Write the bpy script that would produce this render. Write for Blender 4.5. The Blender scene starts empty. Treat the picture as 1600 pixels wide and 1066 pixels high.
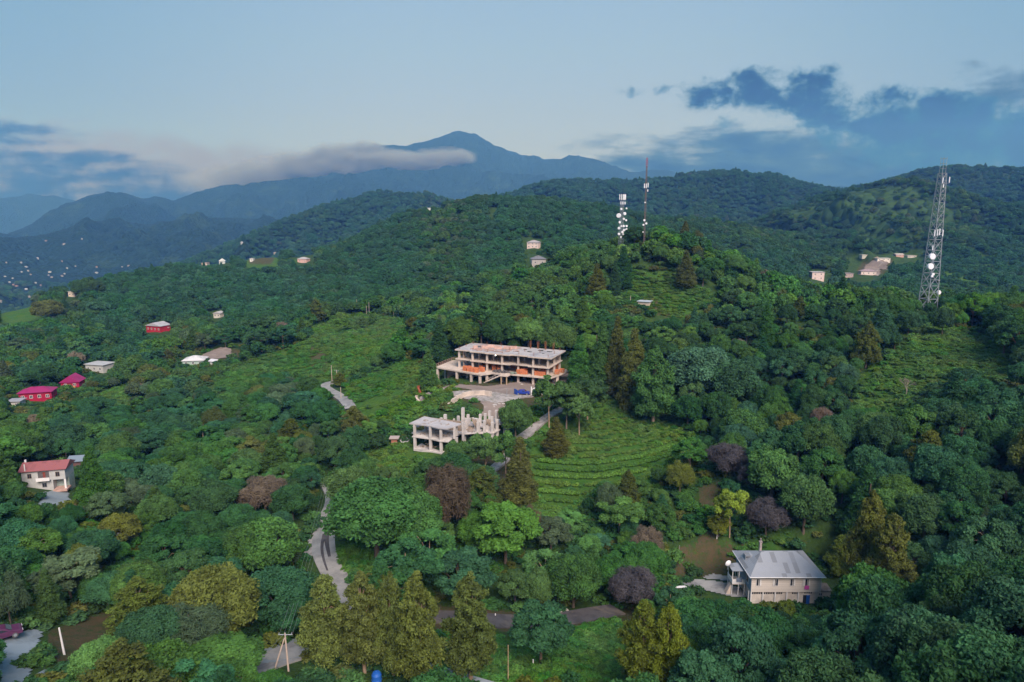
import bpy, bmesh, math, random
import numpy as np
from mathutils import Vector, Matrix
R = math.radians
scene = bpy.context.scene
COL = scene.collection

# ------------------------------------------------------------------ camera
FPX = 1067.0; CX, CY = 800.0, 533.0       # focal length and centre of a 1600 x 1066 frame
PITCH = math.atan(198 / FPX)
H0 = 100.0                                # camera height over the datum
cam = bpy.data.cameras.new('camera'); co = bpy.data.objects.new('camera', cam); COL.objects.link(co)
cam.sensor_width = 36.0; cam.lens = 36.0 * FPX / 1600; cam.clip_start = 1; cam.clip_end = 60000
co.location = (0, 0, H0); co.rotation_euler = (math.pi / 2 - PITCH, 0, 0)
scene.camera = co

# ------------------------------------------------------------------ light
EXPO = 0.85
SUN_EL, SUN_AZ = R(43), R(162)            # soft sun behind the camera, to its right
sl = bpy.data.lights.new('sun', 'SUN'); so = bpy.data.objects.new('sun', sl); COL.objects.link(so)
sl.energy = 3.1; sl.angle = R(35); sl.color = (1.0, 0.86, 0.80)
sd = Vector((math.sin(SUN_AZ) * math.cos(SUN_EL), math.cos(SUN_AZ) * math.cos(SUN_EL), math.sin(SUN_EL)))
so.rotation_euler = sd.to_track_quat('Z', 'Y').to_euler()
scene.view_settings.view_transform = 'Standard'; scene.view_settings.look = 'None'
scene.view_settings.gamma = 1; scene.view_settings.use_curve_mapping = False
scene.view_settings.exposure = EXPO
scene.render.engine = 'CYCLES'
scene.cycles.volume_bounces = 0
scene.cycles.max_bounces = 6
scene.cycles.transparent_max_bounces = 8

class NT:
    """small node helper"""
    def __init__(s, tree): s.t = tree; s.n = tree.nodes; s.l = tree.links
    def new(s, kind, **kw):
        n = s.n.new(kind)
        for k, v in kw.items(): setattr(n, k, v)
        return n
    def put(s, sock, v):
        if hasattr(v, 'is_linked'): s.l.new(v, sock)
        elif isinstance(v, (tuple, list)) and len(v) == 3 and sock.type == 'RGBA': sock.default_value = (*v, 1)
        else: sock.default_value = v
    def m(s, op, a, b=0.0, c=None, clamp=False):
        n = s.new('ShaderNodeMath', operation=op, use_clamp=clamp)
        s.put(n.inputs[0], a); s.put(n.inputs[1], b)
        if c is not None: s.put(n.inputs[2], c)
        return n.outputs[0]
    def mix(s, f, a, b, mode='MIX'):
        n = s.new('ShaderNodeMix', data_type='RGBA', blend_type=mode)
        s.put(n.inputs['Factor'], f); s.put(n.inputs[6], a); s.put(n.inputs[7], b)
        return n.outputs[2]
    def ramp(s, v, lo, hi, a=0.0, b=1.0, smooth=True):
        n = s.new('ShaderNodeMapRange', interpolation_type='SMOOTHSTEP' if smooth else 'LINEAR')
        s.put(n.inputs[0], v); s.put(n.inputs[1], lo); s.put(n.inputs[2], hi); s.put(n.inputs[3], a); s.put(n.inputs[4], b)
        return n.outputs[0]
    def noise(s, vec, scale, detail=4, rough=0.55, dist=0.0, color=False):
        n = s.new('ShaderNodeTexNoise'); s.put(n.inputs['Vector'], vec)
        n.inputs['Scale'].default_value = scale; n.inputs['Detail'].default_value = detail
        n.inputs['Roughness'].default_value = rough; n.inputs['Distortion'].default_value = dist
        return n.outputs['Color' if color else 'Fac']

def pix_dir(px, py):
    """pixel of the 1600 x 1066 frame -> (tan azimuth, tan elevation) of its ray"""
    x = (px - CX); up = (CY - py); c, s_ = math.cos(PITCH), math.sin(PITCH)
    Y = FPX * c + up * s_; Z = -FPX * s_ + up * c
    return x / Y, Z / np.hypot(x, Y)

world = bpy.data.worlds.new("World"); scene.world = world; world.use_nodes = True
W = NT(world.node_tree); W.n.clear()
wo = W.new('ShaderNodeOutputWorld'); bg = W.new('ShaderNodeBackground'); W.l.new(bg.outputs[0], wo.inputs[0])
sky = W.new('ShaderNodeTexSky', sky_type='NISHITA', sun_disc=False, sun_elevation=SUN_EL, sun_rotation=SUN_AZ)
sky.air_density = 1.0; sky.dust_density = 1.0; sky.ozone_density = 2.0
SKY_STR = 0.15
bg.inputs[1].default_value = SKY_STR
tc = W.new('ShaderNodeTexCoord'); sp = W.new('ShaderNodeSeparateXYZ'); W.l.new(tc.outputs['Generated'], sp.inputs[0])
DX, DY, DZ = sp.outputs
hyp = W.m('SQRT', W.m('ADD', W.m('MULTIPLY', DX, DX), W.m('MULTIPLY', DY, DY)))
U = W.m('DIVIDE', DX, W.m('MAXIMUM', DY, 0.02)); V = W.m('DIVIDE', DZ, W.m('MAXIMUM', hyp, 0.02))
cb = W.new('ShaderNodeCombineXYZ'); W.l.new(U, cb.inputs[0]); W.l.new(V, cb.inputs[1])
warp = W.noise(cb.outputs[0], 9, 5, 0.6, color=True)
def blob_field(blobs, warpv=0.0):
    f = None
    for (px, py, rx, ry) in blobs:
        u0, v0 = pix_dir(px, py)
        a = W.m('DIVIDE', W.m('SUBTRACT', U, u0), rx / 1067); b = W.m('DIVIDE', W.m('SUBTRACT', V, v0), ry / 1067)
        e = W.m('SUBTRACT', 1.0, W.m('ADD', W.m('MULTIPLY', a, a), W.m('MULTIPLY', b, b)))
        f = e if f is None else W.new('ShaderNodeMath', operation='SMOOTH_MAX').outputs[0] if False else (e if f is None else W.m('MAXIMUM', f, e))
    return f
mp = W.new('ShaderNodeMapping'); W.l.new(cb.outputs[0], mp.inputs[0]); mp.inputs['Scale'].default_value = (1, 2.0, 1)
n1 = W.noise(mp.outputs[0], 11, 8, 0.62, 0.15)
mp2 = W.new('ShaderNodeMapping'); W.l.new(cb.outputs[0], mp2.inputs[0]); mp2.inputs['Scale'].default_value = (1, 4.5, 1); mp2.inputs['Location'].default_value = (3, 1, 0)
n2 = W.noise(mp2.outputs[0], 7, 7, 0.6, 0.3)
mp3 = W.new('ShaderNodeMapping'); W.l.new(cb.outputs[0], mp3.inputs[0]); mp3.inputs['Scale'].default_value = (1, 1.3, 1); mp3.inputs['Location'].default_value = (7, 4, 0)
n3 = W.noise(mp3.outputs[0], 26, 9, 0.68, 0.2)
FRONT = W.ramp(DY, 0.05, 0.25)
# sky colours by elevation laid over the physical sky (greyish-rose near the hills, clear blue above)
grade = W.new('ShaderNodeValToRGB'); W.l.new(W.ramp(V, -0.02, 0.42, smooth=False), grade.inputs[0])
cr = grade.color_ramp; S = 0.90 / SKY_STR / 2 ** EXPO
HAZE_C = (0.13, 0.37, 1.0); HAZE_D = 1.3e-4; HAZE_L = (0.60, 0.60, 0.60)     # evening air: tint, density, and the light it sends back
def lin(c): return tuple(((v / 255) / 12.92 if v <= 10 else (((v / 255) + 0.055) / 1.055) ** 2.4) for v in c)
def above(c, el):
    """colour the sky needs beyond the air for it to be seen as c at this elevation (tangent)"""
    L = min(11300, 1400 / max(el, 1e-3)); out = []
    for v, hc, hl in zip(lin(c), HAZE_C, HAZE_L):
        T = math.exp(-HAZE_D * hc * L); out.append(max(0.0, (v - hl * (1 - T)) / T))
    return tuple(out)
stops = [(0.0, (182, 194, 206)), (0.1, (182, 194, 206)), (0.32, (176, 195, 211)), (0.55, (168, 195, 214)), (0.75, (161, 192, 217)), (1.0, (146, 184, 212))]
while len(cr.elements) < len(stops): cr.elements.new(0.5)
for e, (p, c) in zip(cr.elements, stops): e.position = p; e.color = (*above(c, -0.02 + 0.44 * p), 1)
scl = W.new('ShaderNodeVectorMath', operation='SCALE'); W.l.new(grade.outputs[0], scl.inputs[0]); scl.inputs['Scale'].default_value = S
base = W.mix(0.92, sky.outputs[0], scl.outputs[0])
# sky colour deepens to both sides, partly lens vignetting put into it
base = W.mix(W.ramp(W.m('ABSOLUTE', W.m('SUBTRACT', U, 0.02)), 0.12, 0.80), base, W.mix(1.0, base, (0.64, 0.77, 0.84), 'MULTIPLY'))
def cloud(base, mask, col, k=1.0, el=0.10):
    return W.mix(W.m('MULTIPLY', W.m('MULTIPLY', mask, FRONT), k), base, tuple(v * S for v in above(col, el)))
# high thin cloud bank on the right
def c0(n, k): return W.m('MULTIPLY', W.m('SUBTRACT', n, 0.5), k)
wid = [(1330, 248, 350, 44), (1110, 256, 190, 44), (1480, 245, 320, 66), (1230, 278, 350, 44), (1570, 245, 220, 90), (1400, 280, 400, 50)]
f = W.m('ADD', W.m('ADD', blob_field(wid), c0(n2, 4.2)), c0(n1, 3.2))
base = cloud(base, W.ramp(f, -0.7, 0.7), (106, 150, 184), 1.0)
base = cloud(base, W.ramp(f, 0.3, 1.6), (56, 120, 162), 1.0)
puff = [(1108, 148, 60, 22), (1190, 144, 60, 28), (1245, 146, 74, 32), (1295, 172, 60, 28), (1375, 176, 70, 34), (1475, 184, 84, 36), (1430, 205, 120, 30), (1575, 208, 66, 36), (1345, 195, 60, 18), (1500, 225, 150, 34), (1590, 235, 90, 40)]
f = W.m('ADD', W.m('ADD', blob_field(puff), c0(n1, 4.2)), c0(n3, 4.0))
pm = W.ramp(f, -0.5, 0.9)
pc = W.mix(W.ramp(f, 0.0, 1.2), tuple(v * S for v in above((84, 144, 180), .15)), tuple(v * S for v in above((36, 112, 152), .15)))
base = W.mix(W.m('MULTIPLY', W.m('MULTIPLY', pm, FRONT), 1.0), base, pc)
small = [(983, 143, 20, 8), (1036, 143, 15, 11), (1143, 188, 24, 14)]
f = W.m('ADD', blob_field(small), c0(n3, 9.0))
base = cloud(base, W.ramp(f, 0.3, 2.0), (104, 154, 188), 0.8, .17)
# left: dusky rose bank behind the hills and blue streaks over it
bank = [(320, 278, 300, 40), (430, 268, 210, 26), (120, 280, 260, 62), (560, 262, 120, 20), (200, 300, 300, 40)]
f = W.m('ADD', blob_field(bank), W.m('ADD', c0(n1, 2.6), c0(n2, 2.2)))
base = cloud(base, W.ramp(f, -0.7, 0.8), (172, 180, 194), 0.95)
left = [(20, 212, 120, 20), (110, 250, 170, 17), (60, 275, 260, 34), (-60, 262, 170, 60), (90, 305, 280, 40)]
f = W.m('ADD', blob_field(left), W.m('ADD', c0(n2, 3.6), c0(n3, 1.2)))
base = cloud(base, W.ramp(f, -0.1, 1.4), (60, 130, 170), 1.0)
base = cloud(base, W.ramp(f, 0.4, 1.4), (30, 108, 152), 1.0)
W.l.new(base, bg.inputs[0])

# ------------------------------------------------------------------ numpy noise
def _h(ix, iy, seed):
    n = (ix.astype(np.int64) * 374761393 + iy.astype(np.int64) * 668265263 + seed * 974634777) & 0xFFFFFFFF
    n = ((n ^ (n >> 13)) * 1274126177) & 0xFFFFFFFF
    return ((n ^ (n >> 16)) & 0xFFFFFF) / float(0xFFFFFF)
def vn(x, y, seed=0):
    ix = np.floor(x); iy = np.floor(y); fx = x - ix; fy = y - iy
    fx = fx * fx * fx * (fx * (fx * 6 - 15) + 10); fy = fy * fy * fy * (fy * (fy * 6 - 15) + 10)
    a = _h(ix, iy, seed); b = _h(ix + 1, iy, seed); c = _h(ix, iy + 1, seed); d = _h(ix + 1, iy + 1, seed)
    return (a + (b - a) * fx) * (1 - fy) + (c + (d - c) * fx) * fy - 0.5
def fbm(x, y, seed=0, octv=4, gain=0.5, ridged=False):
    s = 0; a = 1.0; ca, sa = 0.8, 0.6
    for i in range(octv):
        v = vn(x, y, seed + i * 17)
        s = s + a * ((0.5 - 2 * np.abs(v)) if ridged else v)
        x, y = (x * ca - y * sa) * 2.03 + 5.1, (x * sa + y * ca) * 2.03 + 1.7; a *= gain
    return s

# ------------------------------------------------------------------ the lie of the land
# each section runs across the view: (pixel x, pixel y, horizontal distance in metres)
SEC = [
 [(-500,1400,30),(800,1900,35),(2100,1400,30)],
 [(-500,1066,85),(0,1066,85),(400,1066,82),(735,1066,78),(1000,1066,75),(1300,1066,82),(1600,1066,80),(2100,1066,80)],
 [(-500,930,115),(0,930,118),(450,930,112),(800,930,112),(1000,935,115),(1220,945,126),(1400,930,122),(1600,930,115),(2100,930,110)],
 [(-500,775,165),(0,775,165),(300,790,158),(450,780,160),(600,750,158),(690,712,160),(780,765,148),(940,740,162),(1100,780,150),(1400,790,148),(1600,780,150),(2100,780,150)],
 [(-500,640,280),(0,640,295),(200,635,300),(330,630,275),(450,640,235),(580,640,205),(700,612,195),(800,615,200),(950,635,206),(1100,640,210),(1250,640,205),(1400,620,205),(1600,610,200),(2100,610,200)],
 [(-500,575,400),(0,575,410),(180,560,400),(330,560,355),(450,545,320),(580,545,290),(700,540,260),(790,528,250),(880,500,270),(1000,440,310),(1100,470,300),(1250,500,290),(1447,500,285),(1600,510,285),(2100,520,290)],
 [(-500,560,520),(0,520,520),(200,500,560),(350,485,560),(480,480,530),(600,470,480),(720,460,460),(850,432,400),(920,402,350),(960,376,335),(1000,363,335),(1050,366,335),(1110,392,330),(1170,436,330),(1300,478,320),(1447,492,305),(1600,505,305),(2100,515,305)],
 [(-500,560,600),(0,492,600),(100,474,660),(200,452,720),(350,430,720),(480,430,700),(600,410,640),(750,395,600),(850,395,600),(1000,425,520),(1150,460,520),(1300,495,520),(1447,505,480),(1600,520,450),(2100,525,450)],
 [(-500,600,700),(0,500,680),(60,478,700),(170,444,780),(250,425,830),(320,412,850),(430,412,850),(520,395,820),(620,360,790),(720,340,780),(850,340,780),(1000,372,740),(1150,400,720),(1280,440,680),(1450,450,680),(1600,470,650),(2100,500,640)],
 [(-500,700,900),(0,540,900),(100,500,900),(200,470,950),(300,440,950),(400,415,930),(470,400,900),(540,372,900),(620,340,900),(680,320,910),(740,309,920),(800,306,920),(870,316,920),(940,330,930),(1020,342,950),(1100,340,950),(1170,352,980),(1250,385,980),(1350,405,960),(1450,400,960),(1600,430,920),(2100,460,900)],
 [(-500,600,1500),(0,540,1500),(200,520,1500),(400,480,1500),(600,450,1400),(800,430,1300),(1000,420,1300),(1150,400,1250),(1250,372,1150),(1350,352,1150),(1450,345,1150),(1600,380,1150),(2100,400,1150)],
 [(-500,480,2600),(0,462,2300),(200,462,2400),(400,440,2400),(600,430,2400),(800,420,2400),(1000,410,2300),(1150,400,2000),(1250,400,1900),(1400,400,1900),(1600,400,1900),(2100,400,1900)],
 [(-500,420,4200),(0,415,3800),(200,410,3800),(400,408,3800),(800,400,3800),(1200,395,3600),(1600,395,3600),(2100,395,3600)],
 [(-500,380,7000),(0,378,7000),(400,375,7000),(800,372,7000),(1600,372,7000),(2100,372,7000)],
 [(-500,345,16000),(800,345,16000),(2100,345,16000)],
]
# far crests: (crest polyline, front slope, back slope, rounding width)
RIDGES = [
 ([(1080,372,1350),(1180,352,1400),(1230,330,1400),(1290,306,1400),(1365,293,1380),(1425,286,1380),(1470,296,1380),(1550,322,1350),(1600,326,1300),(1700,330,1250),(2100,345,1200)], .26, .4, 60),
 ([(700,345,2300),(780,312,2300),(820,297,2250),(865,286,2200),(900,284,2200),(950,288,2200),(1000,284,2250),(1060,278,2300),(1120,273,2300),(1200,273,2300),(1265,288,2350),(1320,302,2400),(1345,296,2450),(1440,273,2400),(1500,264,2400),(1600,269,2350),(1800,275,2300),(2100,285,2300)], .33, .4, 90),
 ([(200,440,1900),(300,408,1900),(350,388,2000),(420,362,2100),(470,340,2200),(530,316,2300),(600,300,2400),(650,304,2450),(700,318,2500),(800,335,2500),(900,360,2500)], .26, .4, 100),
 ([(-500,420,3400),(-100,372,3600),(0,372,3700),(60,372,3800),(120,352,4200),(170,346,4400),(260,350,4400),(350,338,4600),(430,345,4700),(520,352,4700),(700,350,4700),(1000,350,4700)], .13, .3, 160),
 ([(-500,400,5200),(0,362,5600),(50,350,5800),(90,328,6000),(130,309,6200),(165,300,6300),(200,300,6300),(232,309,6400),(270,312,6500),(300,302,6500),(350,288,6700),(420,285,6800),(480,279,6900),(560,268,7200),(640,262,7400),(800,270,7400),(1000,285,7200),(1200,300,7000),(1500,320,7000)], .3, .4, 140),
 ([(420,300,9000),(480,250,9000),(505,234,9000),(560,232,9100),(600,230,9100),(635,230,9100),(665,220,9100),(695,209,9200),(718,205,9200),(745,212,9200),(775,226,9200),(810,237,9200),(850,247,9100),(880,246,9100),(905,242,9000),(930,250,8900),(955,259,8800),(985,266,8800),(1010,264,8800),(1040,263,8800),(1075,266,8800),(1110,274,8800),(1180,284,8800),(1300,290,9000),(1500,300,9000)], .36, .45, 130),
 ([(-900,300,10300),(-300,312,10300),(0,306,10300),(45,300,10300),(90,306,10300),(130,318,10300),(200,330,10300),(400,340,10300)], .3, .4, 200),
]
TAN = np.linspace(-1.55, 1.55, 900); LR = np.linspace(math.log(14), math.log(16000), 760)
def _sec_tab():
    kt, kr = [], []
    for s in SEC:
        a = np.array([(pix_dir(px, py)[0], pix_dir(px, py)[1], math.log(r)) for px, py, r in s])
        a[:, 1] = np.where(a[:, 1] < -2, -2, a[:, 1])
        t = np.interp(TAN, a[:, 0], a[:, 1]); l = np.interp(TAN, a[:, 0], a[:, 2])
        k = np.exp(-0.5 * (np.arange(-30, 31) / 11.0) ** 2); k /= k.sum()
        t = np.convolve(np.pad(t, 30, 'edge'), k, 'valid'); l = np.convolve(np.pad(l, 30, 'edge'), k, 'valid')
        kt.append(t); kr.append(l)
    kt = np.array(kt); kr = np.maximum.accumulate(np.array(kr) + np.arange(len(SEC))[:, None] * 1e-3, 0)
    Z = np.zeros((len(TAN), len(LR)))
    for i in range(len(TAN)):
        z = kt[:, i] * np.exp(kr[:, i]); Z[i] = np.interp(LR, kr[:, i], z)
    k = np.exp(-0.5 * (np.arange(-14, 15) / 5.0) ** 2); k /= k.sum()
    Zp = np.pad(Z, ((0, 0), (14, 14)), 'edge')
    return sum(k[j] * Zp[:, j:j + len(LR)] for j in range(29))
TAB = _sec_tab()
RR = np.exp(LR)[None, :]
_wx = TAN[:, None] / np.sqrt(1 + TAN[:, None] ** 2) * RR; _wy = RR / np.sqrt(1 + TAN[:, None] ** 2)
for ri, (poly, sf, sb, w) in enumerate(RIDGES):
    a = np.array([(pix_dir(px, py)[0], pix_dir(px, py)[1] * r, r) for px, py, r in poly])
    zc = np.interp(TAN, a[:, 0], a[:, 1]); rc = np.interp(TAN, a[:, 0], a[:, 2])
    L = rc.mean() * 0.16
    rc = rc + 0.35 * L * fbm(TAN * 9 + ri * 3, TAN * 0, 40 + ri, 2)
    out = np.maximum(a[0, 0] - TAN, 0) + np.maximum(TAN - a[-1, 0], 0)
    zc = zc - out * rc * 0.5
    d = RR - rc[:, None]
    fall = np.where(d < 0, sf, sb) * (np.sqrt(d * d + w * w) - w)
    spur = fbm(_wx / (L * 0.55) + ri * 7, _wy / (L * 1.6), 60 + ri, 4, 0.5, True)
    fall = fall + (0.28 - spur) * L * (0.12 if ri == 5 else 0.24) * np.clip(np.abs(d) / (L * 0.7), 0, 1)
    lay = zc[:, None] - fall
    k = 0.02 * rc.mean()                      # smooth union
    h = np.clip(0.5 + 0.5 * (lay - TAB) / k, 0, 1)
    TAB = TAB * (1 - h) + lay * h + k * h * (1 - h) * 0.5

PADS = []      # (x, y, radius, z, blend width): levelled ground
def _raw(X, Y):
    X = np.asarray(X, float); Y = np.asarray(Y, float)
    Yc = np.maximum(Y, 1.0); ta = np.clip(X / Yc, TAN[0], TAN[-1]); r = np.hypot(X, Yc)
    u = (ta - TAN[0]) / (TAN[1] - TAN[0]); v = (np.log(np.clip(r, 14.01, 15999)) - LR[0]) / (LR[1] - LR[0])
    i = np.clip(u.astype(int), 0, len(TAN) - 2); j = np.clip(v.astype(int), 0, len(LR) - 2); fu = u - i; fv = v - j
    z = (TAB[i, j] * (1 - fu) + TAB[i + 1, j] * fu) * (1 - fv) + (TAB[i, j + 1] * (1 - fu) + TAB[i + 1, j + 1] * fu) * fv
    near = np.clip((1200 - r) / 700, 0, 1); far = np.clip((r - 500) / 1500, 0, 1)
    z = z + near * np.clip(r / 300, 0.25, 1.6) * (3.2 * fbm(X / 45, Y / 45, 3, 4) + 0.5 * vn(X / 6, Y / 6, 9))
    z = z + np.clip((r - 290) / 450, 0, 1) * np.clip((1500 - r) / 500, 0, 1) * (11 * fbm(X / 105, Y / 150, 131, 3, 0.45, True) - 1.5)
    z = z + far * (14 * fbm(X / 220, Y / 220, 5, 4) * np.clip(r / 2500, 0, 1)) + np.clip((r - 3000) / 3000, 0, 1) * (45 * fbm(X / 500, Y / 500, 8, 3, 0.5, True) - 12)
    z = z + np.clip((r - 2200) / 1200, 0, 1) * (5 * vn(X / 24, Y / 24, 21) + 7 * vn(X / 60, Y / 60, 22))
    return z
def height(X, Y):
    z = _raw(X, Y)
    for (x, y, rad, pz, bw) in PADS:
        d = np.hypot(X - x, Y - y); m = np.clip((rad + bw - d) / bw, 0, 1); m = m * m * (3 - 2 * m)
        z = z * (1 - m) + pz * m
    return z + H0
RS = np.exp(np.linspace(math.log(40), math.log(15000), 2600))
def cast(px, py, rmin=40, rmax=15000):
    """where the ray of a photo pixel meets the land"""
    ta, t = pix_dir(px, py); c = 1 / math.sqrt(1 + ta * ta)
    rs = RS[(RS >= rmin) & (RS <= rmax)]
    z = height(rs * ta * c, rs * c) - H0
    hit = np.nonzero(z >= t * rs)[0]
    if len(hit) == 0: k = int(np.argmin(t - z / rs)); r = rs[k]
    elif hit[0] == 0: r = rs[0]
    else:
        k = hit[0]; a = (t * rs[k - 1] - z[k - 1]); b = (z[k] - t * rs[k]); r = rs[k - 1] + (rs[k] - rs[k - 1]) * a / (a + b + 1e-9)
    x, y = r * ta * c, r * c
    return Vector((x, y, float(height(x, y))))
def project(X, Y, Z):
    c, s_ = math.cos(PITCH), math.sin(PITCH); dz = Z - H0
    f = Y * c - dz * s_; u = Y * s_ + dz * c; f = np.maximum(f, 0.1)
    return CX + FPX * X / f, CY - FPX * u / f, f
def tag(o, label=None, cat=None, group=None, kind=None):
    if label: o['label'] = label
    if cat: o['category'] = cat
    if group: o['group'] = group
    if kind: o['kind'] = kind
    return o
def link(name, me, parent=None, mat=None, loc=None, rotz=0.0):
    o = bpy.data.objects.new(name, me); COL.objects.link(o)
    if mat is not None and len(me.materials) == 0:
        for q in (mat if isinstance(mat, (list, tuple)) else [mat]): me.materials.append(q)
    if parent is not None: o.parent = parent
    if loc is not None: o.location = loc
    if rotz: o.rotation_euler = (0, 0, rotz)
    return o
def mesh_np(name, V, F, smooth=False, mats=None):
    """fast mesh from an (n,3) vertex array and an (m,k) face array"""
    me = bpy.data.meshes.new(name); V = np.ascontiguousarray(V, np.float32); F = np.ascontiguousarray(F, np.int32)
    me.vertices.add(len(V)); me.vertices.foreach_set('co', V.ravel())
    k = F.shape[1]; me.loops.add(F.size); me.loops.foreach_set('vertex_index', F.ravel())
    me.polygons.add(len(F)); me.polygons.foreach_set('loop_start', np.arange(len(F), dtype=np.int32) * k)
    me.polygons.foreach_set('loop_total', np.full(len(F), k, np.int32))
    if mats is not None: me.polygons.foreach_set('material_index', np.ascontiguousarray(mats, np.int32))
    me.update(calc_edges=True)
    me.polygons.foreach_set('use_smooth', np.full(len(F), smooth))
    return me
def fattr(me, name, vals, dom='POINT'):
    a = me.attributes.new(name, 'FLOAT', dom); a.data.foreach_set('value', np.ascontiguousarray(vals, np.float32)); return a

def new_mat(name):
    m = bpy.data.materials.new(name); m.use_nodes = True; t = NT(m.node_tree); b = t.n['Principled BSDF']
    b.inputs['Specular IOR Level'].default_value = 0.25
    return m, t, b
def mat(name, col, rough=0.8, var=0.25, scale=1.5, col2=None, bump=0.0, metal=0.0, stain=None, spec=0.3):
    """plain procedural surface: mottled base colour, optional stains and bump"""
    m, t, b = new_mat(name)
    tcn = t.new('ShaderNodeTexCoord'); P = tcn.outputs['Object']
    n = t.noise(P, scale, 6, 0.65)
    c2 = col2 or tuple(v * (1 - var) for v in col)
    c = t.mix(t.ramp(n, 0.35, 0.68), col, c2)
    if stain:
        c = t.mix(t.m('MULTIPLY', t.ramp(t.noise(P, scale * 0.35, 5, 0.7, 0.6), 0.52, 0.66), 0.75), c, stain)
    t.l.new(c, b.inputs['Base Color']); b.inputs['Roughness'].default_value = rough; b.inputs['Metallic'].default_value = metal
    b.inputs['Specular IOR Level'].default_value = spec
    if bump:
        bn = t.new('ShaderNodeBump'); bn.inputs['Strength'].default_value = bump; t.l.new(t.noise(P, scale * 5, 4), bn.inputs['Height']); t.l.new(bn.outputs[0], b.inputs['Normal'])
    return m

# ground material: grass, bracken meadows, bare earth where the attribute says so
def ground_mat(name, far=False):
    m, t, b = new_mat(name)
    g = t.new('ShaderNodeNewGeometry').outputs['Position']
    so_ = t.new('ShaderNodeAttribute', attribute_name='soil').outputs['Fac']
    me_ = t.new('ShaderNodeAttribute', attribute_name='meadow').outputs['Fac']
    if not far:
        a = t.noise(g, 0.16, 8, 0.65); d = t.noise(g, 1.3, 5, 0.7)
        c = t.mix(t.ramp(a, 0.35, 0.65), (0.030, 0.062, 0.016), (0.052, 0.095, 0.022))
        c = t.mix(t.ramp(d, 0.4, 0.7), c, (0.022, 0.050, 0.014))
        mc = t.mix(t.ramp(a, 0.3, 0.7), (0.042, 0.120, 0.020), (0.075, 0.135, 0.022))
        mc = t.mix(t.ramp(d, 0.45, 0.75), mc, (0.018, 0.058, 0.014))
        c = t.mix(me_, c, mc)
        sc = t.mix(t.ramp(t.noise(g, 0.5, 6, 0.7), 0.35, 0.7), (0.090, 0.064, 0.036), (0.050, 0.060, 0.024))
        c = t.mix(t.ramp(t.m('ADD', so_, t.m('MULTIPLY', t.m('SUBTRACT', d, 0.5), 2.8)), 0.50, 1.0), c, sc)
        bn = t.new('ShaderNodeBump'); bn.inputs['Strength'].default_value = 0.8; bn.inputs['Distance'].default_value = 0.4
        t.l.new(t.noise(g, 2.2, 5, 0.7), bn.inputs['Height']); t.l.new(bn.outputs[0], b.inputs['Normal'])
    else:
        v = t.new('ShaderNodeTexVoronoi'); t.l.new(g, v.inputs['Vector']); v.inputs['Scale'].default_value = 0.055
        a = t.noise(g, 0.004, 8, 0.62); d = t.noise(g, 0.03, 6, 0.7)
        c = t.mix(t.ramp(d, 0.35, 0.65), (0.007, 0.020, 0.010), (0.014, 0.036, 0.016))
        c = t.mix(t.m('MULTIPLY', t.ramp(a, 0.56, 0.66), 0.6), c, (0.035, 0.07, 0.025))
        c = t.mix(t.m('MULTIPLY', me_, 0.9), c, t.mix(d, (0.028, 0.075, 0.022), (0.048, 0.085, 0.026)))
        c = t.mix(so_, c, (0.10, 0.075, 0.05))
        bn = t.new('ShaderNodeBump'); bn.inputs['Strength'].default_value = 1.0; bn.inputs['Distance'].default_value = 14.0; bn.invert = True
        t.l.new(v.outputs['Distance'], bn.inputs['Height']); t.l.new(bn.outputs[0], b.inputs['Normal'])
    t.l.new(c, b.inputs['Base Color']); b.inputs['Roughness'].default_value = 0.95; b.inputs['Specular IOR Level'].default_value = 0.1
    return m

def in_poly(px, py, poly):
    c = np.zeros(np.shape(px), bool); n = len(poly); j = n - 1
    for i in range(n):
        xi, yi = poly[i]; xj, yj = poly[j]
        hit = ((yi > py) != (yj > py)) & (px < (xj - xi) * (py - yi) / ((yj - yi) or 1e-9) + xi)
        c ^= hit; j = i
    return c
# open ground as outlined in the photograph, (polygon, nearest, farthest distance) -> painted on the land where it lies
MEADOW = [
 ([(528,640),(545,600),(600,578),(655,560),(665,640),(640,672),(560,668)],150,330),
 ([(330,600),(400,560),(470,540),(480,515),(540,488),(640,500),(650,540),(560,580),(520,600),(430,590),(370,620)],230,520),
 ([(1330,600),(1380,560),(1440,520),(1500,540),(1570,580),(1500,590),(1440,620),(1380,650),(1330,640)],100,330),
 ([(1380,520),(1470,505),(1560,530),(1600,600),(1540,590),(1460,545)],100,330),
 ([(0,470),(60,470),(70,500),(0,520)],400,800),
 ([(820,640),(960,625),(1060,665),(1080,700),(1040,740),(930,790),(850,830),(800,800),(830,720)],120,240),
 ([(650,1030),(700,980),(800,1000),(960,970),(1020,1000),(960,1066),(660,1066)],60,140),
 ([(640,680),(660,610),(730,600),(720,630),(660,650)],150,230),
 ([(560,700),(640,690),(700,720),(660,760),(560,720)],120,200),
 ([(1200,330),(1300,300),(1420,290),(1500,330),(1480,360),(1380,345),(1280,350)],1000,1500),
 ([(1320,345),(1380,340),(1420,380),(1350,385)],1000,1500),
 ([(1480,360),(1540,400),(1600,430),(1540,420)],800,1500),
 ([(1420,400),(1500,430),(1600,470),(1500,450)],500,1100),
 ([(140,620),(200,600),(215,640),(160,650)],200,420),
 ([(960,420),(1060,430),(1130,470),(1060,500),(960,470)],240,400),
 ([(520,860),(560,840),(600,900),(540,910)],90,150),
 ([(1130,860),(1240,830),(1240,870),(1140,880)],100,170),
 ([(370,410),(420,395),(470,408),(400,425)],700,1000),
]
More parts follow.
